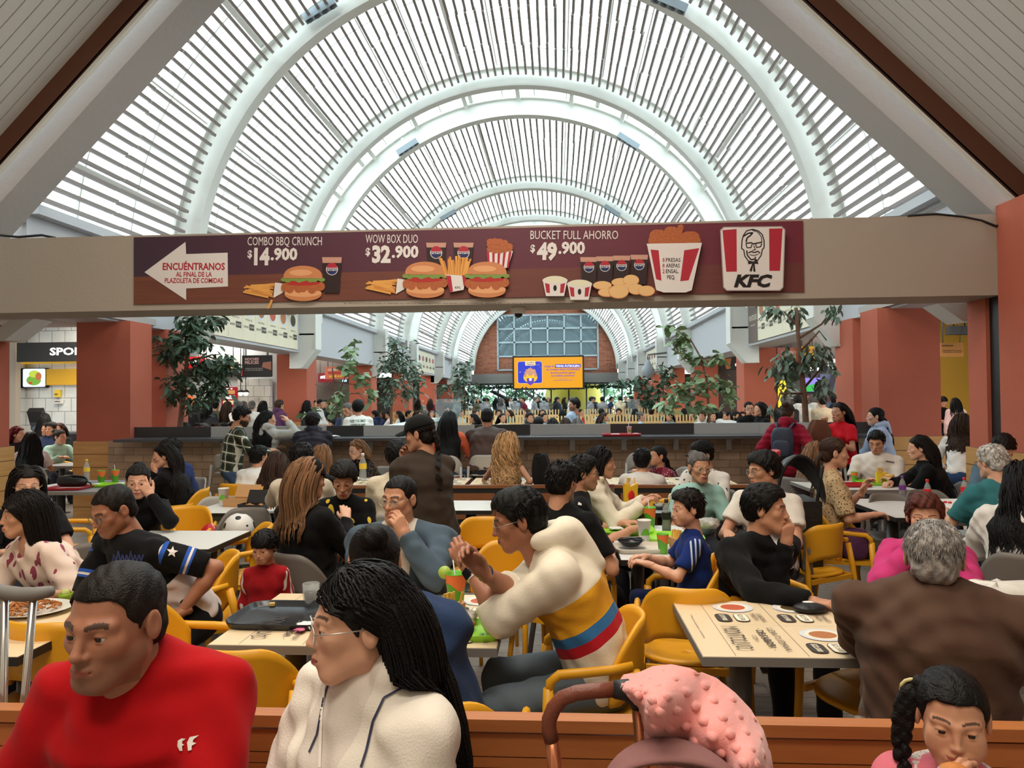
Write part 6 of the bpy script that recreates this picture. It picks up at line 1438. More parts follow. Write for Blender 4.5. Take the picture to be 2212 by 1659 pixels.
sack(*on(1462, 1190), 'kraft carton beside the short green cup', -20, .09, .08)
crumple(*on(1530, 1142, .80), .075, 'clear plastic bag of food held by the woman in mint', mat('thin plastic bag', (222, 218, 212), .25, alpha=.5), 'plastic_bag', 'bag', None, 1.0, 9)
bottle(*on(1950, 1080), 'bottle of purple drink on the white table', .22, mat('grape drink', (62, 24, 48), .15), PURP, PURP, .5); bottle(*on(2004, 1090), 'clear bottle with red label on the white table, centre', .22, None, LID_R, LID_R); bottle(*on(2084, 1085), 'clear bottle with red label beside the teal tee', .22, None, LID_R, LID_R)
for px, py, lab in ((2042, 1086, 'red bottle cap on the white table, left of two'), (2052, 1087, 'red bottle cap on the white table, right of two')): x, y, z = on(px, py, .75); tag(MB().use(LID_R).lathe([(.014, 0), (.015, .002), (.015, .012), (.013, .014)], n=14).build('red_disc', None, None, (x, y, z)), lab, 'bottle cap')
T(1900, 1045, .42, .32, TRG, 'lime tray before the woman in black sweater', 0, .782); cup(*on(1846, 1042, .782), 'green cup by the leopard blouse', 'green', .11, False); sack(*on(1903, 1042, .79), 'yellow fries carton on the lime tray', 0, .11, .09, LBLY); T(1846, 1050, .30, .22, TRR, 'red tray beside the leopard blouse', 0, .782)
x, y, z = on(1922, 1030, .88); tag(MB().use(mat('arepa', (222, 176, 96), .7)).lathe([(.001, 0), (.04, .0), (.045, .012), (.04, .024), (.001, .026)], n=16).build('arepa', None, None, (x, y, z)), 'flat corn cake held by the woman in black sweater', 'food')
bottle(*on(784, 1037), 'large yellow labelled bottle before the mesh top', .32, None, LBLY, mat('white cap', (224, 222, 218), .4), .5); cup(*on(765, 1040), 'white cup beside the large bottle', 'white', .12, False)
cup(*on(483, 1092), 'tall white cup with green print beside the food cartons', 'white', .16, False); box_open(*on(520, 1092), 'open kraft carton with a black lid on the white table', -8, KRAFT, .24, .18, .07); box_open(*on(548, 1100), 'black food carton in front of the kraft one', -6, mat('black card', (34, 32, 32), .6), .22, .14, .05); sack(*on(560, 1078), 'small wrapped snack behind the cartons', 10, .08, .07)
cup(*on(219, 1044), 'green and orange cup behind the handbag, left one', 'green', .15, False); cup(*on(249, 1042), 'green and orange cup behind the handbag, right one', 'green', .15, True); bottle(*on(187, 1038), 'clear bottle with yellow cap behind the handbag', .26, None, LBLY, LBLY)
T(150, 1056, .42, .34, TRR, 'red tray under the black handbag', 4); T(235, 1050, .36, .26, TRG, 'lime tray under the green cups', 0)
crumple(*on(206, 1048, .765), .04, 'white napkin beside the handbag', seed=21, flat=.5); crumple(*on(262, 1046, .765), .045, 'white napkin beside the right green cup', seed=22, flat=.5)
x, y, z = on(156, 1052, .765); r = empty('handbag', (x, y, z)); tag(r, 'black padded handbag on the red tray', 'bag'); BK = mat('black nylon', (26, 26, 28), .45, bump=.3, bscale=30)
m = MB().use(BK); m.grid(lambda u, v: (lambda c: (c[0]*.17*math.sin(PI*u)**.35 if True else 0, c[1]*.07, .005+.115*(1-math.cos(PI*u))/2*(1+.12*math.sin(5*v))))((se(2*PI*v)[0], se(2*PI*v)[1]*math.sin(PI*u)**.35)), 12, 30); m.build('bag_body', None, r); m = MB().use(BK); m.tube([(.15, 0, .07), (.20, .02, .04), (.20, .03, .01), (.16, .04, .005)], .008, 6); m.build('strap', None, r)
# football, red drawstring bag
fx = KIDS; p = P(516, 1098, 5.72); r = empty('football', (p.x, 5.72, .50)); tag(r, 'white and black football on the grey chair', 'ball')
def ballcol(nt, N, L):
    tc = N('TexCoord'); v = N('TexVoronoi', feature='F1'); v.inputs['Scale'].default_value = 11; v.inputs['Randomness'].default_value = .35; L(tc.outputs['Object'], v.inputs['Vector']); lt = N('Math', operation='LESS_THAN'); lt.inputs[1].default_value = .30; L(v.outputs['Distance'], lt.inputs[0]); return mixc(N, L, lt.outputs[0], lin((226, 224, 220)), lin((34, 34, 36)))
r2 = MB().use(nodes_mat('football leather', ballcol, .4)).ball((0, 0, .17), .125, 24).build('ball_skin', None, r)
p = P(452, 1128, 5.75); r = empty('drawstring_bag', (p.x, 5.75, .47)); tag(r, 'red drawstring bag beside the football', 'bag'); RB = mat('red nylon', (188, 26, 40), .45, bump=.4, bscale=40)
m = MB().use(RB); m.grid(lambda u, v: (.085*math.sin(PI*min(1, u*1.02))**.5*math.cos(2*PI*v)*(1+.06*math.sin(14*PI*v)*u), .06*math.sin(PI*min(1, u*1.02))**.5*math.sin(2*PI*v)*(1+.06*math.sin(14*PI*v)*u), .24*u), 12, 41); m.build('bag_body', None, r); m = MB().use(PAPER); m.tube([(.02, 0, .235), (.05, -.01, .2), (.06, -.03, .1)], .004, 6); m.build('cord', None, r)
# white padded coat on the grey chair, black round object under the hand, counter tray
p = P(2165, 1280, 3.38); o = MB().use(cloth_attr_mat('white coat', (224, 220, 212), bump=.3)); o.grid(lambda u, v: (lambda a: (.27*a[0]*math.sin(PI*u)**.4, .12*a[1]*math.sin(PI*u)**.4, .19-.19*math.cos(PI*u)+.012*math.sin(9*a[0]+6*u)))(se(2*PI*v, 3)), 14, 36); tag(o.build('folded_coat', None, None, (p.x, 3.42, .47)), 'white padded coat folded on the grey chair at right', 'coat')
x, y, z = on(1750, 1322, .752); r = empty('pouch', (x, y, z)); tag(r, 'small black pouch under the hand of the man in black jacket', 'pouch'); MB().use(BK).ball((0, 0, .018), (.075, .05, .022), 18).build('pouch_body', None, r); MB().use(PAPER).ball((.0, .02, .038), (.028, .016, .004), 10).build('emblem', None, r)
x, y = P(1342, 940, 9.75).x, 9.75; tray(x, y, 1.187, .52, .34, TRR, 'red tray with cup and wrappers on the counter top', 0); r = cup(x+.11, y+.03, 1.20, 'white cup with straw on the red counter tray', 'white', .11, True); crumple(x-.08, y, 1.20, .06, 'folded paper on the red counter tray', seed=31, flat=.25); crumple(x+.19, y-.02, 1.20, .035, 'pink and white wrapper beside the counter cup', mat('pink paper', (226, 190, 190), .7), seed=32, flat=.7)
for px, lab, mm in ((615, 'yellow snack on the counter by the grey sweatshirt', LBLY), (722, 'white wrapper on the counter beside the puffer jacket', PAPER), (638, 'pale wrapper on the counter by the puffer jacket', PAPER)): crumple(P(px, 940, 9.8).x, 9.8, 1.187, .06, lab, mm, 'wrapper', 'wrapper', None, .5, px)
# yellow fries carton standing by the cream fleece
x, y, z = on(1362, 1092); r = sack(x, y, z, 'yellow carton with bag of fries before the cream fleece', 10, .20, .11, mat('yellow carton', (232, 180, 32), .5)); m = MB().use(LID_R); m.ball((0, -.034, .09), (.03, .006, .05), 10); m.build('red_print', None, r)
tray(*on(1440, 1098), .22, .2, TRB, 'black tray with pots in front of the mint tee', 0); r = empty('sauce_pot', on(1424, 1096, .76)); tag(r, 'clear sauce pot on the grey table', 'pot'); MB().use(CLEAR).lathe([(.03, 0), (.04, .035), (.042, .035)], n=16).build('pot', None, r); MB().use(mat('sauce', (226, 220, 206), .5)).lathe([(.03, .003), (.036, .024)], n=14).build('sauce', None, r)
# ---- crutch, pink blanket on the stroller, black stroller
ALU = mat('polished aluminium', (206, 204, 200), .2, metal=.9); p = P(40, 1258, 2.12)
r = empty('crutch', (p.x, 2.05, 0)); tag(r, 'aluminium crutch with grey pad leaning on the bench at left', 'crutch'); zc = p.z; r.rotation_euler = (0, .05, 0)
m = MB().use(ALU); m.tube([(.045, 0, zc-.02), (.012, 0, .30)], .0115, 10); m.tube([(-.045, 0, zc-.02), (-.012, 0, .30)], .0115, 10); m.build('shaft', None, r); m = MB().use(ALU); m.tube([(0, 0, .5), (0, 0, .03)], .012, 10); m.build('lower_tube', None, r)
m = MB().use(mat('grey rubber', (120, 118, 114), .6)); m.tube([(-.10, 0, zc), (-.05, 0, zc-.012), (0, 0, zc-.016), (.05, 0, zc-.012), (.10, 0, zc)], [.016, .021, .022, .021, .016], 12); m.build('underarm_pad', None, r); m = MB().use(BLKP); m.tube([(-.05, 0, zc-.38), (.05, 0, zc-.38)], .014, 10); m.build('hand_grip', None, r); MB().use(BLKP).lathe([(.022, 0), (.018, .05)], n=12).build('rubber_foot', None, r)
# stroller with leather handle, mauve hood and pink dotted blanket
q = lambda px, py, Y: Vector(P(px, py, Y))
base = q(1480, 1600, 1.45); R0 = Vector((base.x, 1.45, 0))
r = empty('stroller', tuple(R0)); tag(r, 'baby stroller with brown leather handle and mauve hood in front of the bench', 'stroller')
LEA = mat('brown leather', (112, 58, 40), .45, bump=.12, bscale=120); MAUV = cloth_attr_mat('mauve cloth', (132, 92, 90)); GOLD = mat('rose gold tube', (190, 120, 84), .25, metal=.8)
hp = [(1192, 1600), (1186, 1575), (1186, 1555), (1196, 1530), (1215, 1508), (1245, 1497), (1285, 1492), (1330, 1489)]
m = MB().use(LEA); m.tube([q(x, y, 1.42)-R0 for x, y in hp], .0150, 14); m.build('handle', None, r)
m = MB().use(BLKP); m.tube([q(1325, 1489, 1.42)-R0, q(1352, 1490, 1.42)-R0, q(1376, 1505, 1.42)-R0, q(1378, 1530, 1.42)-R0], [.017, .021, .020, .013], 12); m.build('handle_joint', None, r)
m = MB().use(GOLD); a0 = q(1192, 1598, 1.42)-R0; m.tube([a0, a0+Vector((.012, 0, -.12)), a0+Vector((.05, .05, -.5)), a0+Vector((.08, .1, -.93))], .0145, 12); b0 = q(1378, 1528, 1.42)-R0; m.tube([b0, b0+Vector((.012, 0, -.15)), b0+Vector((-.02, .05, -.6)), b0+Vector((-.02, .1, -.98))], .0125, 12); m.build('frame', None, r)
hc = q(1452, 1722, 1.30)-R0
m = MB().use(MAUV)
def hood(u, v):
    a = PI*(.02+.96*u); b = PI*(-.05+.6*v); rr = 1+.018*math.sin(18*v+3*u); return tuple(hc+Vector((.125*math.cos(a)*rr, -.02+.14*math.cos(b)*math.sin(a), .085*1.0*math.sin(a)*math.sin(b+.12)*rr)))
shell(m, hood, 22, 16, .006); m.build('hood', None, r)
m = MB().use(BLKP); m.box(-.22, .22, -.22, .2, .28, .55); m.build('seat_tub', None, r)
for sx in (-.24, .24):
    for sy in (-.25, .22): m = MB().use(BLKP); m.tube([(sx-.02, sy, .1), (sx+.02, sy, .1)], .1, 20); m.build('wheel', None, r)
# the blanket: folds of pink cloth with raised dots hanging over the stroller
PINK = mat('pink dotted fleece', (232, 152, 146), .9, bump=.15, bscale=200); PINK.node_tree.nodes['Principled BSDF'].inputs['Sheen Weight'].default_value = .35
top_px = [(1340, 1476), (1350, 1462), (1385, 1456), (1412, 1444), (1450, 1440), (1500, 1450), (1545, 1468), (1585, 1500), (1618, 1535), (1645, 1580), (1660, 1630), (1672, 1700)]
bot_px = [(1352, 1496), (1372, 1530), (1384, 1560), (1396, 1600), (1420, 1650), (1450, 1700), (1490, 1730), (1530, 1745), (1570, 1750), (1600, 1755), (1630, 1755), (1650, 1755)]
def blanket(u, v):
    n = len(top_px)-1; k = min(n-1, int(u*n)); t = u*n-k
    tp = [top_px[k][i]*(1-t)+top_px[k+1][i]*t for i in (0, 1)]; bp = [bot_px[k][i]*(1-t)+bot_px[k+1][i]*t for i in (0, 1)]
    fold = .050*math.sin(u*13+1.1*math.sin(v*3))+.024*math.sin(u*27+v*4); Y = 1.50-.15*math.sin(PI*min(1, v*1.15))-.02*v+fold*(.35+v)
    b = (max(0, math.sin(u*52+6*v)*math.sin(v*34+.5+u*9))**4)*.009
    return tuple(q(tp[0]*(1-v)+bp[0]*v, tp[1]*(1-v)+bp[1]*v, Y-b)-R0-Vector((0, b*.8, 0)))
m = MB().use(PINK); shell(m, blanket, 170, 80, .010); o = m.build('blanket', None, None, tuple(R0)); tag(o, 'pink dotted fleece blanket draped over the stroller', 'blanket')
# black stroller hood beyond the man in black jacket
p = P(1705, 1030, 5.6); r = empty('stroller', (p.x, 5.6, 0)); tag(r, 'black baby stroller with raised hood in the aisle', 'stroller')
m = MB().use(BK); shell(m, lambda u, v: (.17*math.cos(PI*u)*(1), -.24+.34*math.sin(PI*u)*v*1.0-.02, p.z-.18+.36*math.sin(PI*u)*(1-.25*v*v)), 18, 10, .02); m.box(-.17, .17, -.2, .2, .4, p.z-.16); m.build('hood', None, r)
m = MB().use(BLKP); m.tube([(-.14, -.3, 1.2), (-.17, 0, .7), (-.2, .2, .1)], .014, 8); m.tube([(.14, -.3, 1.2), (.17, 0, .7), (.2, .2, .1)], .014, 8); m.build('frame', None, r)
for sx, sy in ((-.2, .22), (.2, .22), (-.2, -.25), (.2, -.25)): m = MB().use(BLKP); m.tube([(sx-.025, sy, .11), (sx+.025, sy, .11)], .11, 18); m.use(mat('grey hub', (130, 130, 130), .5)).tube([(sx-.028, sy, .11), (sx+.028, sy, .11)], .05, 14); m.build('wheel', None, r)
# backpack, brown jacket in the hand, jacket of the curly woman, purple bag, shopping bag under the far left table
# printed marks on clothes
i = PE['girl']; W_ = mat('white fleece', (226, 212, 206), .95, bump=.9, bscale=90)
m = MB().use(W_); b0 = Vector(i['N']-i['O'])+Vector(i['fw'])*.02
m.tube([b0+Vector(i['rt'])*.066*math.cos(a)+Vector(i['fw'])*(.062*math.sin(a)-.012)+Vector((0, 0, .016-.035*max(0, math.sin(a)))) for a in [2*PI*k/22 for k in range(23)]], .019, 10); m.build('fleece_collar', None, i['root'])
V, Q, S = braid([(.082, -.03, .045), (.108, -.02, -.01), (.118, -.01, -.09), (.112, .02, -.19)], .034, .016, .0042); V = i['H']+(V*i['hs'])@i['HM'].T-i['O']
link(bpy.data.objects.new('braid', mesh_np('braid', V, Q, [hair_mat('black')], None, {'shade': S})), i['root'])
m = MB().use(mat('hair tie', (196, 184, 130), .6)); m.tube([Vector(i['toW']((.085+.03*math.cos(a), -.03, .045+.03*math.sin(a)))) for a in [2*PI*k/14 for k in range(15)]], .004, 6); m.build('hair_tie', None, i['root'])
c = Vector(i['H']+i['HM']@np.array((.012, .150, -.088))*i['hs']); r = empty('wrapped_sandwich', tuple(c)); tag(r, 'sandwich in clear plastic held at the mouth of the girl in pink', 'food')
m = MB().use(F['crumbed chicken']); m.ball((0, .0, .01), (.036, .030, .028), 14); m.build('sandwich', None, r)
m = MB().use(mat('crinkled clear film', (226, 216, 210), .15, alpha=.45, bump=.8, bscale=50)); ph = 1.3
m.grid(lambda u, v: (lambda k: ((.034+.030*u)*k*math.cos(2*PI*v)*math.sin(PI*(.12+.86*u))**.4, (.032+.024*u)*k*math.sin(2*PI*v)*math.sin(PI*(.12+.86*u))**.4, .030-.13*u))(1+.16*math.sin(5*2*PI*v+4*u)+.10*math.sin(9*2*PI*v-7*u)), 22, 60); m.build('film', None, r)
i = PE['hood']
for k, mm, nm, wd, off in (('L', BK, 'watch', .016, .03), ('L', mat('white beads', (214, 208, 200), .4), 'bracelet', .006, .055), ('R', BK, 'bracelet', .006, .03)):
    E, W = (Vector(v) for v in i['arm'][k][:2]); d = (W-E).normalized(); c = W-d*off-Vector(i['O']); u = d.cross(Vector((0, 0, 1))).normalized(); v = d.cross(u); m = MB().use(mm)
    m.tube([c+(u*math.cos(a)+v*math.sin(a))*.031 for a in [2*PI*q_/24 for q_ in range(25)]], .0045, 6) if nm == 'bracelet' else m.tube([c-d*.012, c+d*.012], .030, 20)
    ob = m.build(nm, None, i['root'])
    if nm == 'watch': n = u if u.y < 0 else -u; MB().use(mat('watch glass', (18, 20, 24), .1)).obox(c+n*.031, d*.02, n.cross(d)*.018, n*.004).build('watch_face', None, ob)
i = PE['white']; rq_ = random.Random(3)
V, Q, S = bundle([np.array(P(x, y, Y_)) for x, y, Y_ in ((880, 1330, 1.60), (908, 1400, 1.575), (936, 1480, 1.56), (962, 1560, 1.555), (985, 1640, 1.55), (1000, 1700, 1.55))], [.03, .042, .046, .042, .032, .02], 420, .0028, 5, 16); link(bpy.data.objects.new('hair_lock', mesh_np('hair_lock', V-i['O'], Q, [hair_mat('black')], None, {'shade': S})), i['root'])
NVL = mat('navy piping', (46, 50, 76), .6)
decal(PE['white'], 'hoodie', px_line([(889, 1474), (829, 1507), (805, 1558), (791, 1620), (779, 1658)], 5), NVL, 'piping'); decal(PE['white'], 'hoodie', px_line([(713, 1465), (698, 1510), (684, 1586), (667, 1625)], 4), NVL, 'piping'); decal(PE['white'], 'hoodie', px_line([(700, 1480), (694, 1540), (690, 1658)], 6), mat('white cord', (236, 228, 218), .7), 'drawstring')
WP = mat('white garment print', (216, 210, 204), .8); NVP = mat('navy garment print', (44, 54, 104), .8); GNP = mat('green garment print', (52, 92, 76), .8)
def starpx(x, y, r_, ri): return [([(x+(r_ if k % 2 == 0 else ri)*math.sin(PI*k/5+.15), y-(r_ if k % 2 == 0 else ri)*math.cos(PI*k/5+.15)) for k in range(10)]+[(x, y)], [(k, (k+1) % 10, 10) for k in range(10)])]
decal(PE['jersey'], 'shirt', starpx(372, 1192, 13, 5.5), WP, 'star_print'); decal(PE['jersey'], 'shirt', px_line([(242+4.5*k, 1214-(16 if k % 2 else 0)-(8 if k in (3, 9) else 0)) for k in range(16)], 3), NVP, 'script_print')
decal(PE['kid14'], 'shirt', px_text('Cafam', 1506, 1192, 20, 44, -.25, .01, .3), WP, 'back_print'); decal(PE['sw13'], 'shirt', [([(1248, 1090), (1256, 1092), (1270, 1080), (1256, 1088), (1250, 1084)], [(0, 1, 3), (0, 3, 4), (1, 2, 3)])], WP, 'chest_mark')
decal(PE['keep35'], 'shirt', px_text('KEEP THE SMILE', 756, 913, 6, 34, -.05)+px_text('REMEMBER MY NAME', 757, 920, 4, 32, -.04)+px_text('EVERYTHING', 761, 926, 4, 24, -.04)+px_text('<<>>', 765, 934, 6, 16, -.04, .04), GNP, 'back_print')
decal(PE['red'], 'shirt', [([(383, 1612), (384, 1600), (392, 1595), (401, 1596), (394, 1601), (393, 1606), (398, 1608), (393, 1612), (394, 1622), (388, 1622)], [tuple(range(10))]), ([(406, 1622), (404, 1604), (410, 1592), (420, 1590), (430, 1588), (418, 1597), (416, 1603), (424, 1605), (414, 1611), (414, 1620)], [tuple(range(10))])], WP, 'sleeve_mark')
decal(PE['polo45'], 'shirt', px_line([(1913, 996), (1932, 999)], 3), mat('grey garment print', (110, 110, 116), .8), 'chest_text')
i = PE['mar42']; c = Vector(i['C']-i['fw']*.20-np.array((0, 0, .06))); r = empty('backpack', tuple(c), math.radians(i['yaw']+180)); tag(r, 'navy backpack on the maroon padded jacket', 'backpack'); NV = mat('navy nylon', (46, 54, 72), .55, bump=.2, bscale=40)
m = MB().use(NV); m.grid(lambda u, v: (lambda a: (.13*a[0]*math.sin(PI*u)**.35, .07*a[1]*math.sin(PI*u)**.35-.01, -.19*math.cos(PI*u)))(se(2*PI*v, 3)), 14, 30); m.build('bag_body', None, r); m = MB().use(NV); m.grid(lambda u, v: (lambda a: (.10*a[0]*math.sin(PI*u)**.35, -.065+.03*a[1]*math.sin(PI*u)**.35, -.06-.10*math.cos(PI*u)))(se(2*PI*v, 3)), 12, 24); m.build('front_pocket', None, r)
for sx in (-1, 1): m = MB().use(NV); m.tube([(sx*.07, .03, .17), (sx*.10, .12, .24), (sx*.12, .19, .20)], .018, 8, True, .4); m.build('shoulder_strap', None, r)
i = PE['redt43']; w = Vector(i['arm']['R'][1]); m = MB().use(cloth_attr_mat('brown soft jacket', (112, 70, 54), bump=.4)); m.grid(lambda u, v: (.13*math.sin(PI*min(1, .12+u*.88))**.6*math.cos(2*PI*v)*(1+.18*math.sin(5*2*PI*v+3*u)), .09*math.sin(PI*min(1, .12+u*.88))**.6*math.sin(2*PI*v)*(1+.18*math.sin(5*2*PI*v)), -.42*u), 14, 46); tag(m.build('held_jacket', None, None, tuple(w+Vector((-.06, -.03, .03)))), 'crumpled brown jacket held by the woman in red tee', 'jacket')
p = P(1160, 1005, 7.5); m = MB().use(cloth_attr_mat('black soft jacket', (26, 25, 27), bump=.4)); m.grid(lambda u, v: (.16*u+.05*math.cos(2*PI*v)*math.sin(PI*(.1+.85*u))**.5*(1+.2*math.sin(10*PI*v)), .07*math.sin(2*PI*v)*math.sin(PI*(.1+.85*u))**.5, .16-.9*(u-.28)**2-.30*u+.06*math.cos(2*PI*v)*math.sin(PI*u)), 18, 34); m.grid(lambda u, v: (.02+.07*math.cos(2*PI*v)*math.sin(PI*(.15+.8*u))**.6*(1+.15*math.sin(8*PI*v)), .05*math.sin(2*PI*v)*math.sin(PI*(.15+.8*u))**.6, .12-.40*u), 14, 34); tag(m.build('black_jacket', None, None, (p.x, 7.5, p.z)), 'black jacket hanging from the arm of the curly haired girl', 'jacket')
i = PE['leo47']; c = Vector(i['Pv']+i['rt']*.2+i['fw']*.12); m = MB().use(mat('purple nylon', (84, 44, 82), .5, bump=.3, bscale=30)); m.grid(lambda u, v: (lambda a: (.10*a[0]*math.sin(PI*u)**.4, .06*a[1]*math.sin(PI*u)**.4, .12-.12*math.cos(PI*u)))(se(2*PI*v, 3)), 12, 26); tag(m.build('purple_bag', None, None, (c.x, c.y, .46)), 'small purple shoulder bag at the hip of the leopard blouse', 'bag')
p = P(150, 1000, 3.02); r = empty('carrier_bag', (p.x, 3.06, .465)); tag(r, 'red and blue bag on the yellow chair at the far left table', 'bag'); MB().use(RB).grid(lambda u, v: (.09*math.cos(2*PI*v)*math.sin(PI*u)**.5, .06*math.sin(2*PI*v)*math.sin(PI*u)**.5, .19*u), 10, 24).build('bag_body', None, r); MB().use(mat('blue towel', (62, 118, 178), .8)).ball((.06, .02, .17), (.07, .05, .05), 14).build('towel', None, r)
i = PE['wt39']; m = MB().use(cloth_attr_mat('dark hanging coat', (62, 66, 74), bump=.4)); m.grid(lambda u, v: (-.12+.24*u+.02*math.sin(14*v), -.33+.03*math.sin(9*u)-.02, .84-.5*v), 14, 14); o = m.build('coat', None, None, (float(i['Pv'][0])-.12, float(i['Pv'][1])-.0, 0)); md = o.modifiers.new('thick', 'SOLIDIFY'); md.thickness = .03; tag(o, 'dark coat hung on the pale chair at far left', 'coat')
# ================================================================ the banner on the beam
YB = 7.485; BO = P(289, 672, YB); BX0, BX1 = BO.x, P(1736, 560, YB).x; BZ0, BZ1 = 2.765, 3.495
def B(px, py): v = P(px, py, YB); return (v.x-BX0, v.z-BZ0)
def Bz(zx, zy, o=280): return B(o+zx*.3345, 470+zy*.3345)
r = empty('banner', (BX0, YB, BZ0), 0, 'wide fried chicken banner with white arrow and prices across the beam', 'banner')
BW, BH = BX1-BX0, BZ1-BZ0
def bancol(nt, N, L):
    tc = N('TexCoord'); x, y, z = xyz(N, L, tc.outputs['Object'])
    f = math_(N, L, 'DIVIDE', x, BW); c = mixc(N, L, f, lin((66, 46, 62)), lin((112, 40, 56)))
    mp = N('Mapping'); mp.inputs['Scale'].default_value = (.8, 1, 16); L(tc.outputs['Object'], mp.inputs[0]); n = N('TexNoise'); n.inputs['Scale'].default_value = 2; L(mp.outputs[0], n.inputs['Vector'])
    wd = mixc(N, L, n.outputs[0], lin((96, 54, 46)), lin((132, 80, 58)))
    wd = mixc(N, L, math_(N, L, 'MULTIPLY', f, .8), wd, lin((104, 50, 52)))
    return mixc(N, L, math_(N, L, 'LESS_THAN', z, .30), c, wd)
MB().box(0, BW, 0, .012, 0, BH).build('banner_panel', nodes_mat('banner print', bancol, .55), r)
K = {k: mat('print '+k, c, .6) for k, c in dict(white=(226, 220, 218), red=(176, 38, 56), dark=(40, 30, 32), bun=(202, 132, 86), bun2=(226, 164, 116), chick=(176, 96, 54), lettuce=(124, 150, 74), tomato=(182, 44, 44), fries=(228, 164, 84), fries2=(206, 136, 64), cola=(44, 26, 28), ice=(196, 150, 132), blue=(30, 44, 96), black=(26, 22, 24), arepa=(230, 186, 128), slaw=(226, 222, 196), grey=(170, 160, 160)).items()}
K['chick'] = mat('print crisp chicken', (176, 96, 54), .6, vary=.4, vscale=45)
p = Print((0, -.002, 0), (1, 0, 0), (0, 0, 1), (0, -1, 0)); p.st = .00025
def poly(pts, m, o=280): p.poly([Bz(a, b, o) for a, b in pts], m)
def btext(s, zx, zy, zh, zw, m, o=280, align='L', bold=.02, shear=0):
    a = Bz(zx, zy, o); b = Bz(zx+zw, zy, o); c = Bz(zx, zy-zh, o); p.text(s, a[0], a[1], c[1]-a[1], m, b[0]-a[0], align, bold, math.atan2(b[1]-a[1], b[0]-a[0]), 1, shear)
poly([(97, 353), (362, 157), (366, 236), (634, 227), (636, 445), (366, 458), (366, 533)], K['white'])
btext('ENCUÉNTRANOS', 214, 338, 46, 402, K['red'], bold=.03); btext('AL FINAL DE LA', 300, 382, 32, 232, K['red'], bold=.025); btext('PLAZOLETA DE COMIDAS', 228, 422, 32, 376, K['red'], bold=.025)
for s1, s2, x, y, w1, w2, o in (('COMBO BBQ CRUNCH', '14', 762, 180, 480, 100, 280), ('WOW BOX DUO', '32', 1524, 165, 338, 120, 280), ('BUCKET FULL AHORRO', '49', 406, 140, 566, 130, 1010)):
    btext(s1, x, y, 58, w1, K['white'], o, bold=.0); btext('$', x, y+(78 if o == 280 else 82), 48, 30, K['white'], o, bold=.03); btext(s2, x+42, y+122 if o == 280 else y+128, 106, w2, K['white'], o, bold=.05); btext('.900', x+42+w2+8, y+92 if o == 280 else y+92, 76, 172, K['white'], o, bold=.04)
def burger(cx, cy, w, o=280):
    h = w*.82; e = lambda dx, dy, rx, ry, m: p.poly([Bz(cx+dx+rx*math.cos(a), cy+dy+ry*math.sin(a), o) for a in [2*PI*k/22 for k in range(22)]], m)
    e(0, h*.30, w*.44, h*.20, K['bun']); e(0, h*.26, w*.44, h*.12, K['bun2'])
    for k in range(9): e(-w*.42+w*.105*k, h*.10+h*.06*math.sin(k*2.3), w*.10, h*.13, K['chick'])
    e(0, -h*.02, w*.40, h*.07, K['tomato'])
    for k in range(11): e(-w*.45+w*.09*k, -h*.12+h*.03*math.sin(k*1.9), w*.075, h*.06, K['lettuce'])
    p.poly([Bz(cx+w*.46*math.cos(a), cy-h*.16-h*.36*max(0, math.sin(a))**.75, o) for a in [PI*k/20 for k in range(21)]], K['bun']); e(-w*.05, -h*.32, w*.27, h*.09, K['bun2'])
def drink(x, y, w, h, o=280):
    poly([(x-w*.5, y), (x+w*.5, y), (x+w*.38, y+h), (x-w*.38, y+h)], K['cola'], o); poly([(x-w*.5, y), (x+w*.5, y), (x+w*.47, y+h*.16), (x-w*.47, y+h*.16)], K['ice'], o)
    for rr_, m in ((.30, K['white']), (.27, K['blue'])): p.poly([Bz(x+w*rr_*math.cos(a), y+h*.34+w*rr_*math.sin(a), o) for a in [2*PI*k/20 for k in range(20)]], m)
    p.poly([Bz(x+w*.27*math.cos(a), y+h*.34+w*.27*math.sin(a)-w*.06, o) for a in [PI+PI*k/12 for k in range(13)]], K['red']); poly([(x-w*.28, y+h*.30), (x+w*.28, y+h*.30), (x+w*.28, y+h*.38), (x-w*.28, y+h*.38)], K['white'], o)
    btext('PEPSI', x-w*.25, y+h*.372, h*.06, w*.5, K['blue'], o, bold=.03)
def fries_at(cx, cy, w, h, o, seed, ang=0, n=16, fan=.5):
    rr = random.Random(seed)
    for k in range(n):
        x = cx+(k/(n-1)-.5)*w; a = ang+(k/(n-1)-.5)*fan+rr.uniform(-.12, .12); l = h*rr.uniform(.75, 1.05); t = w*.055; dx, dy = math.sin(a)*l, -math.cos(a)*l
        ox, oy = (t, 0) if abs(ang) < .6 else (0, t); yb_ = cy if abs(ang) < .6 else cy+(k/(n-1)-.5)*w*.8; xb_ = x if abs(ang) < .6 else cx+rr.uniform(-.2, .2)*w; poly([(xb_-ox, yb_-oy), (xb_+ox, yb_+oy), (xb_+ox+dx, yb_+oy+dy), (xb_-ox+dx, yb_-oy+dy)], K['fries'] if k % 2 else K['fries2'], o)
for sx, sy, w in ((830, 480, 300), (1620, 455, 300)):
    poly([(sx+110, sy-60), (sx+200, sy-50), (sx+180, sy-5), (sx+100, sy+40)], K['white']); fries_at(sx+90, sy-8, 110, 160, 280, 5, -1.5, 20)
poly([(918, 530), (930, 535), (908, 588), (890, 588)], K['fries'])
drink(1310, 258, 128, 230); drink(1982, 165, 130, 190); drink(2158, 165, 130, 190); burger(1125, 430, 272); burger(1912, 408, 280)
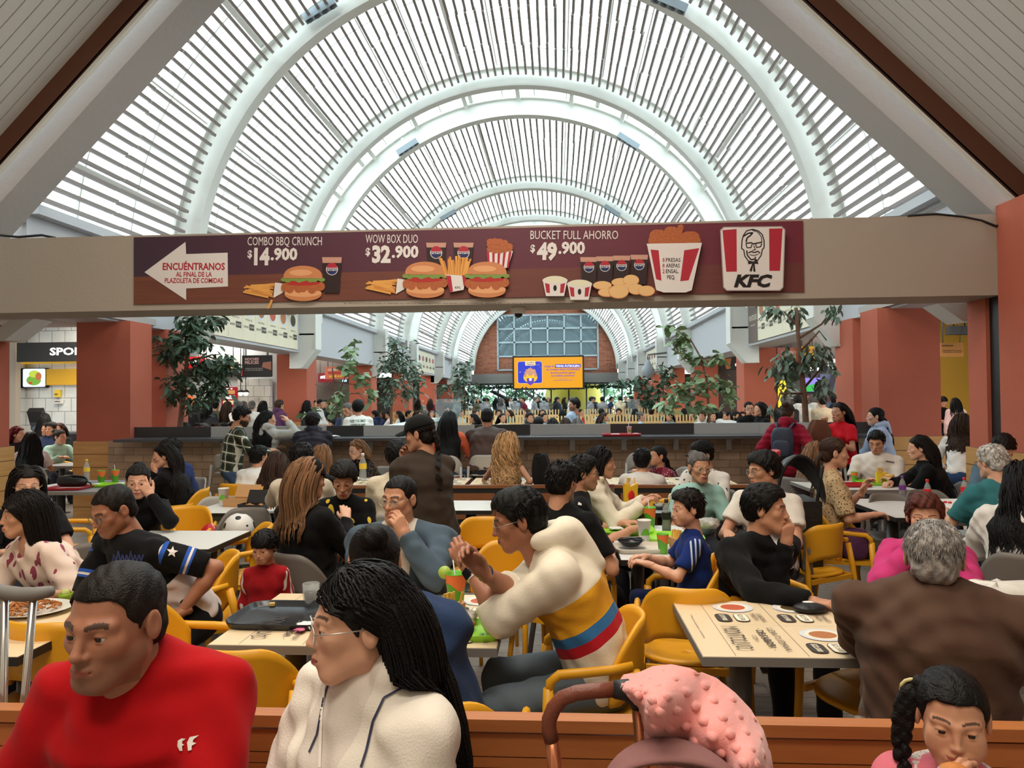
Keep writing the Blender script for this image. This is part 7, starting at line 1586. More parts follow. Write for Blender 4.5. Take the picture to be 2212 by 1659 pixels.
fries_at(2110, 385, 130, 130, 280, 8, 0, 18); poly([(2045, 372), (2175, 380), (2160, 470), (2072, 486)], K['white']); poly([(2047, 378), (2078, 380), (2092, 480), (2072, 486)], K['red']); poly([(2150, 376), (2178, 378), (2180, 440), (2160, 446)], K['red']); btext('KFC', 2105, 462, 14, 36, K['black'])
poly([(125, 225), (295, 220), (262, 330), (140, 330)], K['white'], 1010)
for k in range(5): poly([(125+k*36, 225), (142+k*36, 225), (146+k*30, 330), (134+k*30, 330)], K['red'], 1010)
for k in range(14): q_ = (150+(k % 5)*30, 210-(k//5)*22+8*math.sin(k)); p.poly([Bz(q_[0]+24*math.cos(a), q_[1]+20*math.sin(a), 1010) for a in [2*PI*j/12 for j in range(12)]], K['chick'])
burger(128, 408, 275, 1010)
for x in (782, 885, 992, 1105): drink(x, 262-(x-782)*.045, 112, 190, 1010)
def tub(cx, cy, w):
    poly([(cx-w*.48, cy), (cx+w*.48, cy), (cx+w*.36, cy+w*.62), (cx-w*.36, cy+w*.62)], K['white'], 1010)
    for s in (-1, 1): poly([(cx+s*w*.40, cy+w*.1), (cx+s*w*.22, cy+w*.1), (cx+s*w*.20, cy+w*.5), (cx+s*w*.34, cy+w*.48)], K['red'], 1010)
    p.poly([Bz(cx+w*.5*math.cos(a), cy+w*.16*math.sin(a), 1010) for a in [2*PI*j/20 for j in range(20)]], K['white']); p.poly([Bz(cx+w*.42*math.cos(a), cy-w*.04+w*.14*math.sin(a), 1010) for a in [2*PI*j/20 for j in range(20)]], K['slaw'])
    p.poly([Bz(cx+w*.07*math.cos(a), cy+w*.30+w*.12*math.sin(a), 1010) for a in [2*PI*j/12 for j in range(12)]], K['black'])
tub(565, 412, 162); tub(722, 436, 162)
for x, y, rx, ry in ((990, 425, 62, 26), (1052, 412, 50, 34), (868, 444, 58, 25), (900, 490, 58, 26), (1030, 462, 56, 24), (1085, 470, 50, 32), (1150, 480, 52, 32), (972, 485, 62, 42)):
    p.poly([Bz(x+rx*math.cos(a)*1.05, y+(ry+3)*math.sin(a), 1010) for a in [2*PI*j/20 for j in range(20)]], K['bun']); p.poly([Bz(x+rx*math.cos(a), y-2+ry*math.sin(a), 1010) for a in [2*PI*j/20 for j in range(20)]], K['arepa'])
for x, y, rx, ry in ((1225, 150, 62, 66), (1310, 110, 50, 44), (1430, 150, 66, 54), (1320, 170, 74, 40), (1300, 160, 52, 60), (1450, 180, 50, 34), (1210, 185, 40, 28)): p.poly([Bz(x+rx*math.cos(a)*(1+.06*math.sin(7*a)), y+ry*math.sin(a)*(1+.06*math.sin(5*a)), 1010) for a in [2*PI*j/26 for j in range(26)]], K['chick'])
poly([(1335, 150), (1372, 140), (1388, 66), (1376, 54), (1352, 60)], K['chick'], 1010)
poly([(1155, 190), (1503, 180), (1440, 475), (1400, 490), (1260, 490), (1212, 474)], K['white'], 1010); poly([(1176, 215), (1228, 220), (1246, 415), (1212, 405)], K['red'], 1010); poly([(1392, 220), (1488, 206), (1420, 412), (1366, 418)], K['red'], 1010); poly([(1150, 178), (1505, 172), (1500, 196), (1330, 216), (1160, 206)], K['white'], 1010)
for k, (a, b) in enumerate((('8', 'PRESAS'), ('8', 'AREPAS'), ('2', 'ENSAL.'))): btext(a, 1252, 294+36*k, 26, 14, K['red'], 1010, bold=.01); btext(b, 1274, 294+36*k, 26, 94-6*k, K['dark'], 1010, bold=.01)
btext('PEQ.', 1282, 404, 26, 52, K['dark'], 1010, bold=.01)
# logo panel
def rr_px(x0, y0, x1, y1, r_, m, sk=0): p.poly([Bz(x, y, 1010) for x, y in [(x0+r_, y0), (x1-r_, y0-sk), (x1, y0+r_-sk), (x1-sk*3, y1-r_), (x1-r_-sk*3, y1), (x0+r_+20, y1), (x0+20, y1-r_), (x0, y0+r_)]], m)
rr_px(1620, 70, 2038, 480, 22, K['grey'], 4); rr_px(1626, 76, 2032, 474, 20, K['white'], 4)
poly([(1636, 92), (1726, 84), (1728, 357), (1660, 358)], K['red'], 1010); poly([(1934, 82), (2020, 80), (2004, 352), (1936, 352)], K['red'], 1010)
def ln(pts, wd, m=K['black']): p.line([Bz(a, b, 1010) for a, b in pts], wd*.3345/1550*7.5, m)
ln([(1768, 128), (1760, 165), (1758, 210), (1772, 218), (1778, 256), (1800, 288), (1828, 296), (1858, 288), (1884, 252), (1890, 216), (1902, 204), (1902, 160), (1890, 120), (1864, 96), (1828, 86), (1790, 96), (1768, 128)], 7)
ln([(1768, 132), (1800, 112), (1830, 108), (1812, 128), (1794, 140), (1786, 168)], 9); ln([(1826, 92), (1862, 104), (1884, 134), (1888, 170)], 5)
ln([(1784, 176), (1822, 172), (1830, 180), (1850, 176), (1890, 168)], 8); ln([(1786, 180), (1792, 204), (1818, 204), (1824, 182)], 6); ln([(1848, 180), (1852, 202), (1880, 198), (1886, 176)], 6)
ln([(1834, 188), (1846, 216), (1826, 222)], 5); ln([(1800, 238), (1820, 228), (1838, 236), (1862, 226), (1876, 240)], 7); ln([(1808, 248), (1838, 254), (1866, 244)], 4); ln([(1790, 222), (1794, 252), (1820, 282), (1838, 276)], 8); ln([(1846, 262), (1842, 284), (1856, 282)], 8)
poly([(1798, 292), (1828, 300), (1862, 292), (1864, 308), (1830, 304), (1800, 310)], K['black'], 1010); poly([(1826, 304), (1834, 304), (1822, 356), (1808, 352)], K['black'], 1010); poly([(1832, 304), (1840, 304), (1846, 358), (1832, 354)], K['black'], 1010)
btext('KFC', 1708, 452, 76, 246, K['black'], 1010, bold=.05, shear=.25)
btext('EL PRODUCTO DE LUNES A VIERNES NO APLICA PARA FESTIVOS. IMAGENES DE REFERENCIA. APLICA SOLO EN RESTAURANTES CON ESTA PUBLICIDAD', 1400, 565, 9, 1470, K['dark'], 280, bold=0)
p.build('printed_graphics', r)
# cctv dome under the beam, cables on the beam
c = P(1120, 672, 7.8); r = empty('cctv_camera', (c.x, 7.8, 2.7)); tag(r, 'white dome camera under the banner beam', 'camera'); MB().use(WHITE).lathe([(.075, 0), (.08, -.01), (.078, -.055), (.06, -.07)], n=24).build('housing', None, r); MB().use(mat('smoked dome', (30, 30, 34), .1)).ball((0, 0, -.072), .045, 16).build('dome', None, r)
m = MB().use(mat('black cable', (28, 28, 30), .5))
m.tube([P(1960, 466, 7.5), P(2020, 462, 7.5), P(2080, 468, 7.5), P(2120, 476, 7.5), P(2150, 488, 7.48), P(2180, 486, 7.48), P(2200, 470, 7.48)], .012, 6); tag(m.build('cable'), 'thick black cable sagging off the right end of the beam', 'cable'); m = MB().use(mat('black cable', (0, 0, 0)))
m.tube([P(1900, 470, 7.6), P(2000, 466, 7.6), P(2100, 466, 7.6), P(2190, 464, 7.6)], .01, 6)
tag(m.build('cable'), 'thin black cable lying along the right top of the beam', 'cable'); m = MB().use(mat('black cable', (0, 0, 0)))
m.tube([P(0, 508, 7.5), P(40, 512, 7.5), P(90, 508, 7.6), P(120, 514, 7.6)], .014, 6); tag(m.build('cable'), 'black cable at the left end of the beam top', 'cable')
# ---- floodlights on the ribs
def flood(px, py, Y, s, lab, tilt):
    c = P(px, py, Y); r = empty('floodlight', tuple(c)); r.rotation_euler = (0, tilt, 0); tag(r, lab, 'lamp', 'floodlights under the vault ribs')
    MB().use(mat('floodlight casing', (150, 162, 172), .45)).box(-.30*s, .30*s, -.06, .06, -.07, .07).build('casing', None, r)
    m = MB().use(mat('lamp rim', (70, 74, 80), .4)); 
    for k in range(4): m.tube([(-.225*s+.15*s*k, 0, -.075), (-.225*s+.15*s*k, 0, -.069)], .06*s, 14)
    m.build('lamp_ring', None, r); m = MB().use(WHITE); m.box(-.02, .02, -.02, .02, .07, .28); m.build('bracket', None, r)
for px, py, Y, lab, t in ((690, 22, 11.7, 'floodlight with four lamps on the first rib, left', -.5), (1446, 6, 11.7, 'floodlight with four lamps on the first rib, right', .45), (880, 318, 18.0, 'floodlight on the second rib, left', -.55), (1357, 305, 18.0, 'floodlight on the second rib, right', .6), (968, 465, 24.4, 'floodlight on the third rib, left', -.5), (1322, 455, 24.4, 'floodlight on the third rib, right', .6)): flood(px, py, Y, 1.0, lab, t)
# ================================================================ menu boards on the fascias
CREAM = mat('cream board', (232, 222, 196), .6); BRB = mat('brown board', (110, 94, 86), .6)
def fascia_board(side, ya, yb, zb, zt, lab, n, brown=False):
    x = -6.34 if side < 0 else 4.49; r = empty('menu_board', (x, (ya+yb)/2, zb), 0, lab, 'menu board', 'menu boards on the fascias'); h = (yb-ya)/2; H = zt-zb
    x0, x1 = (0, .02) if side < 0 else (-.02, 0); MB().use(CREAM).box(x0, x1, -h, h, 0, H).build('board', None, r)
    if side < 0: p = Print((.021, -h, 0), (0, 1, 0), (0, 0, 1), (1, 0, 0))
    else: p = Print((-.021, h, 0), (0, -1, 0), (0, 0, 1), (-1, 0, 0))
    W = 2*h; w0 = 0
    if brown: w0 = W*.16; p.rect(0, 0, w0, H, BRB); p.text('MONTOLIVO', w0*.1, H*.48, H*.13, CREAM, w0*.8); p.text('Menu ejecutivo', w0*.25, H*.36, H*.04, CREAM, w0*.5)
    cw = (W-w0)/n; fd = (TOMATO, PASTA, PESTO)
    for i in range(n):
        p.L = 4; cx = w0+cw*(i+.5); p.ell(cx, H*.66, cw*.36, H*.19, PLATEP); p.ell(cx, H*.66, cw*.27, H*.14, (PASTA, PESTO, TOMATO, PESTO, PASTA, TOMATO)[i % 6])
        p.text(('LOMO', 'SALMON', 'PASTA', 'POLLO', 'RAVIOLI', 'LASAGNA')[i % 6], cx, H*.40, H*.035, INK, cw*.5, 'C'); p.rect(cx+cw*.02, H*.22, cx+cw*.40, H*.34, INK); p.text('$23.000', cx+cw*.05, H*.26, H*.045, CREAM, cw*.31); p.text('$18.500', cx-cw*.40, H*.25, H*.045, INK, cw*.34)
        if i: p.line([(w0+cw*i, .03), (w0+cw*i, H-.03)], .008, mat('board rule', (206, 196, 172), .6))
    p.build('printed_menu', r)
fascia_board(-1, 12.2, 17.1, 2.93, 3.95, 'cream menu board with plates on the left fascia above the tree', 8); fascia_board(1, 12.2, 17.1, 2.93, 3.95, 'cream menu board with brown end panel on the right fascia', 7, True)
fascia_board(-1, 31.2, 36.5, 2.95, 3.9, 'small far cream menu board on the left fascia', 6); fascia_board(1, 31.2, 36.5, 2.95, 3.9, 'small far cream menu board on the right fascia', 6)
# ================================================================ big yellow screen, plants and stairs at the far end
YS = 51.5
r = empty('led_screen', tuple(P(1184, 838, YS)), 0, 'large yellow led screen hanging under the grid window', 'screen'); o = P(1111, 838, YS); e = P(1258, 770, YS); W, H = e.x-o.x, e.z-o.z; ox = o.x-P(1184, 838, YS).x
m = MB().use(BLKP); m.box(ox-.12, ox+W+.12, .02, .3, -.12, H+.12); m.box(ox+W*.2, ox+W*.8, .3, 1.52, H*.5, H*.62); m.build('screen_frame', None, r)
def em(n, c, s=1.0): return mat('lit '+n, c, .6, emit=s)
p = Print((ox, .0, 0), (W/147., 0, 0), (0, 0, H/68.), (0, -1, 0)); p.st = .004
p.rect(0, 0, 147, 68, em('yellow', (246, 168, 20), .8)); p.rrect(7, 10, 61, 60, 5, em('pale orange', (250, 196, 120))); p.rrect(8, 11, 60, 59, 4, em('royal blue', (44, 56, 190))); p.ell(35, 24, 15, 12, em('shirt yellow', (244, 186, 30))); p.ell(35, 36, 7, 9, em('face', (196, 140, 112))); p.poly([(20, 26), (26, 42), (30, 42), (26, 24)], em('face', (0, 0, 0))); p.poly([(50, 26), (45, 42), (41, 42), (44, 24)], em('face', (0, 0, 0)))
p.rrect(24, 50, 46, 60, 2, em('cream', (250, 226, 160))); p.text('LA NUEVA', 35, 55.5, 3, em('purple', (70, 40, 150)), 18, 'C', .04); p.text('TRIVIA', 35, 51.2, 3, em('purple', (70, 40, 150)), 18, 'C', .04); p.poly([(27, 22), (43, 22), (42, 11), (35, 6), (28, 11)], em('violet', (92, 60, 170))); p.ell(35, 19, 3, 3, em('white', (250, 250, 250)))
rq = random.Random(2)
for k in range(22): x, y = rq.uniform(10, 58), rq.uniform(34, 56); p.rect(x, y, x+1.4, y+1, em(('yellow', 'cream', 'pale orange', 'red')[k % 4], (220, 50, 60)))
V = em('violet', (92, 60, 170)); p.text('Llegó la', 66, 46, 4.2, V, 20, bold=.02); p.rect(88, 44.5, 143, 52, em('deep blue', (60, 60, 180))); p.text('TRIVIA FUTBOLERA', 89.5, 46, 4.4, em('white', (250, 250, 250)), 52, bold=.03); p.text('de Crédito Fácil CODENSA', 105, 38.5, 4.4, V, 72, 'C', .02); p.text('donde podrás ganar', 105, 31.5, 4.2, V, 54, 'C', .02); p.text('increíbles premios', 105, 25, 4.2, V, 50, 'C', .02); p.text('Conoce más en', 105, 19, 1.8, V, 18, 'C'); p.text('creditofacilcodensa.com', 105, 16, 1.8, V, 42, 'C', .03)
p.build('screen_image', r)
def leaf_cloud(mb, cx, cy_, cz, rx, ry, rz, n, size, rr, droop=.3, wide=.42):
    for _ in range(n):
        u, v, w_ = rr.gauss(0, .45), rr.gauss(0, .45), rr.gauss(0, .45); c = Vector((cx+rx*u, cy_+ry*v, cz+rz*w_)); s = size*rr.uniform(.6, 1.15)
        a = rr.uniform(0, 2*PI); d = Vector((math.cos(a), math.sin(a), rr.uniform(-1, .5)-droop)).normalized(); t = d.cross(Vector((0, 0, 1))); t = (t if t.length > .01 else Vector((1, 0, 0))).normalized(); n_ = t.cross(d)
        t = (t*math.cos(.9*rr.uniform(-1, 1))+n_*math.sin(.9*rr.uniform(-1, 1))).normalized(); n_ = t.cross(d)
        mb.add([c, c+d*s*.35+t*s*wide*.5+n_*s*.06, c+d*s*.75+t*s*wide*.42+n_*s*.03, c+d*s-n_*s*.08, c+d*s*.75-t*s*wide*.42+n_*s*.03, c+d*s*.35-t*s*wide*.5+n_*s*.06, c+d*s*.5-n_*s*.03], [(0, 1, 6, 5), (1, 2, 6), (2, 3, 4, 6), (4, 5, 6)], True)
LEAF = mat('dull green leaf', (74, 98, 78), .45, vary=.35, vscale=5); LEAFL = mat('pale green leaf', (128, 150, 112), .5, vary=.35, vscale=5); LEAFG = mat('grey green leaf', (104, 122, 104), .5, vary=.3, vscale=5); BARK = mat('tree bark', (110, 82, 66), .85, bump=.4, bscale=60, vary=.2, vscale=12)
def tree(lab, Y, trunk, branches, clusters, leaf, m, seed, wide=.42, droop=.3, tr=.035, name='indoor_tree'):
    rr = random.Random(seed); pts = [P(x, y, Y) for x, y in trunk]; b0 = pts[0]; r = empty(name, (b0.x, Y, 0)); tag(r, lab, 'tree', 'indoor trees along the atrium'); O = Vector((b0.x, Y, 0))
    tk = MB().use(BARK); base = [Vector((b0.x, Y, .0))] if b0.z > .3 else []
    pp = [v-O for v in base+pts]; tk.tube(pp, [tr*(1-.55*i/(len(pp)-1)) for i in range(len(pp))], 10); tk.build('trunk', None, r)
    for br in branches:
        bb = MB().use(BARK); q = [P(x, y, Y+rr.uniform(-.25, .25)*(1 if i else 0))-O for i, (x, y) in enumerate(br)]; bb.tube(q, [tr*.42*(1-.6*i/(len(q)-1)) for i in range(len(q))], 6); bb.build('branch', None, r)
    lf = MB().use(m); k = Y/FPX
    for x, y, rx, ry, n in clusters:
        c = P(x, y, Y)-O; leaf_cloud(lf, c.x, rr.uniform(-.15, .15), c.z, rx*k, max(rx, ry)*k*.8, ry*k, n, leaf, rr, droop, wide)
    lf.build('foliage', None, r); return r
tree('dense dark leaved tree before the big left column', 11.2, [(388, 935), (393, 880), (400, 820), (405, 770), (415, 720), (425, 690)], [[(400, 830), (370, 790), (340, 745)], [(404, 780), (450, 770), (500, 790)], [(412, 730), (360, 715), (325, 705)], [(400, 815), (440, 800), (470, 830)], [(415, 720), (450, 700), (470, 690)]],
     [(425, 700, 34, 26, 150), (415, 740, 55, 28, 190), (370, 765, 34, 28, 90), (440, 790, 50, 30, 190), (495, 790, 26, 24, 80), (400, 830, 46, 30, 120), (455, 840, 36, 26, 100), (345, 740, 18, 26, 26), (330, 700, 10, 12, 14), (425, 870, 34, 24, 60), (480, 815, 24, 22, 50), (455, 690, 24, 20, 60), (360, 850, 14, 26, 24)], .17, LEAF, 3, .36, .45, .05)
tree('wilting tree with drooping leaves at right by the maroon jacket', 10.9, [(1741, 920), (1738, 860), (1731, 800), (1726, 750), (1722, 700), (1720, 665)], [[(1724, 705), (1695, 675), (1665, 662)], [(1727, 730), (1775, 700), (1800, 665)], [(1730, 790), (1700, 770), (1665, 790)], [(1735, 840), (1770, 800), (1785, 750)], [(1728, 760), (1770, 715), (1785, 735)], [(1733, 850), (1685, 850), (1672, 890)]],
     [(1665, 672, 20, 16, 30), (1725, 680, 18, 24, 40), (1795, 670, 18, 18, 34), (1700, 775, 26, 20, 60), (1670, 795, 14, 16, 22), (1745, 775, 24, 30, 56), (1775, 765, 16, 26, 40), (1715, 800, 30, 22, 50), (1770, 830, 14, 30, 40), (1690, 830, 20, 18, 26), (1672, 885, 8, 14, 12), (1790, 790, 8, 18, 16)], .17, LEAFG, 5, .36, .95, .05)
tree('rubber plant with round pale edged leaves leaning right, left of the counter', 13.5, [(733, 905), (727, 860), (721, 820), (718, 795)], [[(722, 820), (700, 838), (680, 830)], [(722, 825), (760, 830), (800, 838)], [(730, 860), (750, 800), (765, 750)], [(727, 870), (700, 890), (690, 870)], [(728, 850), (775, 850), (790, 870)]],
     [(762, 770, 12, 40, 34), (776, 815, 14, 20, 22), (735, 860, 26, 24, 34), (790, 850, 14, 20, 18), (752, 795, 12, 18, 18), (672, 890, 18, 14, 18), (730, 885, 34, 18, 22)], .20, LEAFL, 7, .62, .2, .03)
tree('fine leaved tree before the second left column', 18.5, [(845, 890), (847, 830), (850, 790), (853, 750)], [[(850, 800), (880, 780), (905, 800)], [(851, 770), (835, 760), (820, 765)], [(848, 830), (880, 840), (890, 850)]],
     [(860, 765, 30, 30, 150), (840, 790, 30, 24, 120), (885, 800, 26, 24, 100), (850, 830, 36, 24, 130), (880, 850, 26, 18, 70), (905, 820, 16, 14, 40), (850, 740, 16, 14, 40), (835, 860, 22, 16, 50)], .19, LEAFG, 9, .36, .3, .045)
tree('small bushy tree left of the yellow screen', 26, [(1004, 900), (1004, 860), (1002, 820), (1000, 795)], [[(1003, 840), (975, 830), (950, 838)], [(1003, 830), (1030, 840), (1045, 860)]], [(1003, 800, 18, 22, 90), (990, 830, 26, 20, 90), (1015, 845, 22, 18, 80), (955, 838, 14, 10, 36), (1005, 870, 18, 14, 40)], .25, LEAFG, 11, .5, .2, .05)
tree('rubber plant with large leaves at right over the slatted fence', 13.8, [(1532, 915), (1530, 870), (1526, 820), (1515, 775), (1490, 730)], [[(1527, 830), (1555, 810), (1580, 840)], [(1520, 790), (1480, 780), (1450, 740)], [(1530, 860), (1490, 850), (1450, 880)], [(1515, 775), (1545, 770), (1560, 780)], [(1495, 740), (1465, 715), (1440, 700)]],
     [(1468, 735, 16, 20, 26), (1450, 705, 12, 12, 14), (1500, 770, 26, 18, 36), (1545, 775, 20, 14, 26), (1510, 830, 36, 22, 60), (1560, 835, 26, 22, 44), (1470, 850, 30, 22, 50), (1440, 880, 18, 18, 24), (1520, 880, 30, 16, 36), (1580, 860, 14, 22, 20), (1478, 745, 10, 30, 18)], .21, LEAFL, 13, .58, .25, .03)
tree('small leafy tree right of the yellow screen', 24, [(1436, 900), (1434, 860), (1430, 820)], [[(1433, 850), (1400, 835), (1375, 830)], [(1432, 835), (1455, 800)]], [(1380, 830, 26, 14, 70), (1410, 845, 26, 18, 80), (1440, 815, 18, 30, 80), (1400, 868, 26, 14, 60), (1345, 828, 22, 8, 40)], .24, LEAF, 15, .5, .3, .045)
m = MB().use(mat('ivy leaf', (58, 84, 56), .5, vary=.4, vscale=2)); rr = random.Random(4); z0_, z1_ = P(1188, 842, 51).z, P(1188, 826, 51).z
for k in range(26): leaf_cloud(m, P(1035, 834, 52.7).x+k*.43, 52.72, (z0_+z1_)/2, .35, .25, (z1_-z0_)*.28, 60, .2, rr, .1, .7)
tag(m.build('hanging_ivy'), 'strip of green ivy along the far wall under the screen', 'plant', kind='stuff')
r = empty('staircase', (P(1060, 880, 49).x, 49, 0), 0, 'dark metal staircase behind the far crowd', 'staircase'); m = MB().use(mat('dark stair steel', (62, 58, 58), .6)); a, b, c_ = P(1065, 846, 49)-r.location, P(1105, 868, 49)-r.location, P(1128, 868, 49)-r.location
for s, e in ((a, b), (P(1135, 848, 49)-r.location, P(1200, 890, 49)-r.location)):
    for k in range(12): q_ = s+(e-s)*(k/11); m.obox(q_, (.16, 0, 0), (0, .7, 0), (0, 0, .06))
    m.tube([s, e], .12, 6)
for q_ in (b, c_): m.box(q_.x-.06, q_.x+.06, q_.y-.06, q_.y+.06, 0, q_.z)
m.obox((b+c_)/2, ((c_-b).x/2, 0, 0), (0, .7, 0), (0, 0, .1)); m.build('steps', None, r)
m = MB().use(mat('dark stair steel', (0, 0, 0)))
for s, e in ((P(1065, 834, 49), P(1105, 856, 49)), (P(1105, 856, 49), P(1130, 836, 49)), (P(1135, 836, 49), P(1202, 880, 49))):
    s, e = s-r.location, e-r.location; m.tube([s, e], .04, 6)
    for k in range(8): q_ = s+(e-s)*(k/7); m.tube([q_, q_-Vector((0, 0, .4))], .015, 4)
m.build('handrail', None, r)
# what stands outside the end glazing
r = MB().use(mat('yellow balloon skin', (250, 206, 40), .4)).ball((P(1238, 860, 60).x, 60, 1.0), (2.4, 2.4, 3.6), 28); o = r.build('inflatable'); tag(o, 'large yellow inflatable outside the end glazing', 'inflatable')
m = MB().use(mat('garden leaf', (150, 190, 140), .6, vary=.3, vscale=1)); rr = random.Random(8)
for k in range(16): leaf_cloud(m, -8+k, 64, 1.6+.8*math.sin(k*1.7), 1.0, 1, 1.2, 110, .55, rr)
tag(m.build('garden_shrubs'), 'pale green garden shrubs outside the end glazing', 'plants', kind='stuff'); struct(MB().box(-40, 40, 60.01, 120, -.12, -.02), 'ground_outside', mat('pale paving', (200, 200, 196), .8))
# ================================================================ planter walls and slatted fences in the middle of the hall
PBR = nodes_mat('pale planter brick', brick_col((190, 176, 150), (170, 156, 130), (150, 138, 118), .30, .07, .006), .8)
def planter(a, b, Ya, Yb, zt, lab):
    A, Bq = P(a, 900, Ya), P(b, 900, Yb); A.z = Bq.z = 0; d = (Bq-A); n = Vector((-d.y, d.x, 0)).normalized()*.12
    m = MB().use(PBR); m.prism([A-n, Bq-n, Bq+n, A+n], (0, 0, zt-.1)); m.use(mat('white stone cap', (214, 214, 212), .5)).prism([v+Vector((0, 0, zt-.1)) for v in (A-n*1.5, Bq-n*1.5, Bq+n*1.5, A+n*1.5)], (0, 0, .1)); struct(m, 'wall_planter')
planter(795, 905, 13.5, 19, 1.12, ''); planter(640, 795, 13.5, 13.4, 1.15, ''); planter(1640, 1555, 12.6, 17.5, 1.14, ''); planter(1640, 1760, 12.7, 12.9, 1.14, ''); planter(905, 960, 19, 24, 1.12, ''); planter(1555, 1500, 17.5, 23, 1.12, ''); planter(330, 560, 12.9, 12.9, 1.0, '')
PINE = mat('pale pine slat', (222, 186, 128), .55, vary=.1, vscale=5)
def fence(a, b, Y, zt, lab, n):
    A, Bq = P(a, 900, Y), P(b, 900, Y); r = empty('slatted_fence', ((A.x+Bq.x)/2, Y, 0), 0, lab, 'fence', 'pine slat fences in the middle of the hall'); h = (Bq.x-A.x)/2
    m = MB().use(PINE)
    for k in range(n): x = -h+2*h*k/(n-1); m.box(x-.022, x+.022, -.012, .012, 0, zt)
    m.build('slat_screen', None, r); m = MB().use(PINE); m.box(-h, h, .012, .05, .25, .32); m.box(-h, h, .012, .05, zt-.25, zt-.18); m.build('rail', None, r)
fence(955, 1190, 15.2, 1.12, 'nearest pine slat fence, left half, before the screen', 30); fence(1255, 1560, 15.6, 1.12, 'nearest pine slat fence, right half', 38); fence(985, 1255, 19.5, 1.2, 'second pine slat fence behind the left half', 40); fence(1265, 1545, 20, 1.2, 'second pine slat fence behind the right half', 42); fence(1000, 1270, 25, 1.28, 'third pine slat fence, left half', 44); fence(1275, 1530, 25.5, 1.28, 'third pine slat fence, right half', 44)
# clear screens on the planters
CS = mat('clear acrylic sheet', (236, 244, 246), .05, alpha=.12)
for a, b, Y, lab in ((942, 996, 21, 'clear acrylic screen standing on the left planter wall'), (1355, 1382, 23, 'clear acrylic screen standing right of the fences')):
    A, Bq = P(a, 900, Y), P(b, 900, Y); tag(MB().use(CS).box(A.x, Bq.x, Y-.01, Y+.01, .0, P(a, 862, Y).z).build('acrylic_screen'), lab, 'screen')
# ================================================================ shops on both sides
def plane_at(Y, x0, y0, x1, y1): a, b = P(x0, y1, Y), P(x1, y0, Y); return a.x, b.x, a.z, b.z
def sign(name, Y, box, m, lab, texts=(), cat='sign', extra=None, th=.08, group=None):
    xa, xb, za, zb = plane_at(Y, *box); r = empty(name, (xa, Y, za)); tag(r, lab, cat, group); MB().use(m).box(0, xb-xa, 0, th, 0, zb-za).build('panel', None, r)
    W, H = xb-xa, zb-za; p = Print((0, -.004, 0), (W, 0, 0), (0, 0, H), (0, -1, 0)); p.st = .002
    if extra: extra(p)
    for t, x, y, h, w_, mm in texts:
        if t[0] != '~': p.text(t, x, y, h, mm, w_, 'C', .03)
        else:                                                # lettering too blurred to read: short strokes
            for q_ in range(5): p.rect(x-w_/2+w_*q_/5, y+h*.1*(q_ % 2), x-w_/2+w_*(q_+.72)/5, y+h*(.8+.2*(q_ % 3)/2), mm)
    if extra or texts: p.build('printed_face', r)
    if any(k in name for k in ('hanging', 'black_sign', 'lit_sign', 'shop_sign', 'lit_box')) and zb < 3.55:
        for fx in (.12, .88): m_ = MB().use(STEELG); m_.tube([((xb-xa)*fx, .03, zb-za), ((xb-xa)*fx, .03, 3.64-za)], .012, 6); m_.build('hanger', None, r)
    return r
LW = em('white letters', (252, 252, 250), 1.6); TILE = nodes_mat('white wall tile', brick_col((222, 226, 224), (214, 219, 218), (150, 156, 156), .30, .30, .008), .25)
# far-left counter shop
def wallbox(Y, box, m, name, z0=None): xa, xb, za, zb = plane_at(Y, *box); return struct(MB().box(xa, xb, Y, Y+.15, 0 if z0 is None else z0, zb), name, m)
wallbox(15.3, (20, 690, 300, 900), TILE, 'wall_shop_left'); wallbox(14.9, (14, 690, 34, 900), TAUPE, 'wall_shop_side')
sign('shop_sign', 14.6, (36, 738, 200, 782), BLKP, 'black shop sign with white letters cut off by the big left column', [('SPORTS', .75, .34, .38, .62, LW)])
sign('awning_strip', 15.21, (34, 779, 200, 786), mat('amber lamp strip', (232, 176, 40), .5, emit=.5), 'yellow strip under the black shop sign', cat='trim')
sign('menu_screen', 15.2, (34, 795, 100, 838), em('screen black', (14, 16, 20), .3), 'lit menu screen with a plate of salad over the left shop', [('~', .08, .45, .10, .12, LW)], 'screen', lambda p: (p.rrect(.24, .04, .98, .97, .06, em('cool white', (226, 232, 244), 1.0)), p.ell(.6, .45, .30, .38, em('plate white', (236, 240, 246), 1.0)), p.ell(.6, .38, .24, .26, em('salad', (120, 170, 60), .9)), p.ell(.62, .7, .18, .18, em('lime green', (190, 210, 70), .9)), p.ell(.76, .58, .10, .2, em('grilled', (190, 110, 60), .9)), p.ell(.5, .24, .06, .06, em('tomato', (210, 60, 40), .9))))
sign('wall_panel', 15.2, (96, 796, 200, 832), mat('yellow wall panel', (232, 178, 40), .5), 'yellow panel on the wall behind the left shop', cat='panel')
sign('notice', 15.2, (117, 842, 127, 858), LBLY, 'yellow hazard notice on the left tile wall', [('~', .5, .3, .2, .7, INK)]); sign('notice', 15.2, (117, 863, 132, 872), PAPER, 'white paper notice on the left tile wall', [('~', .5, .4, .3, .8, INK)])
xa, xb, za, zb = plane_at(14.2, 34, 918, 300, 960); r = empty('shop_counter', (xa, 14.2, 0), 0, 'black counter of the left shop', 'counter'); MB().use(BLKP).box(0, xb-xa, 0, .5, 0, 1.05).build('front', None, r); MB().use(DGR).box(0, xb-xa, -.03, .55, 1.05, 1.09).build('worktop', None, r)
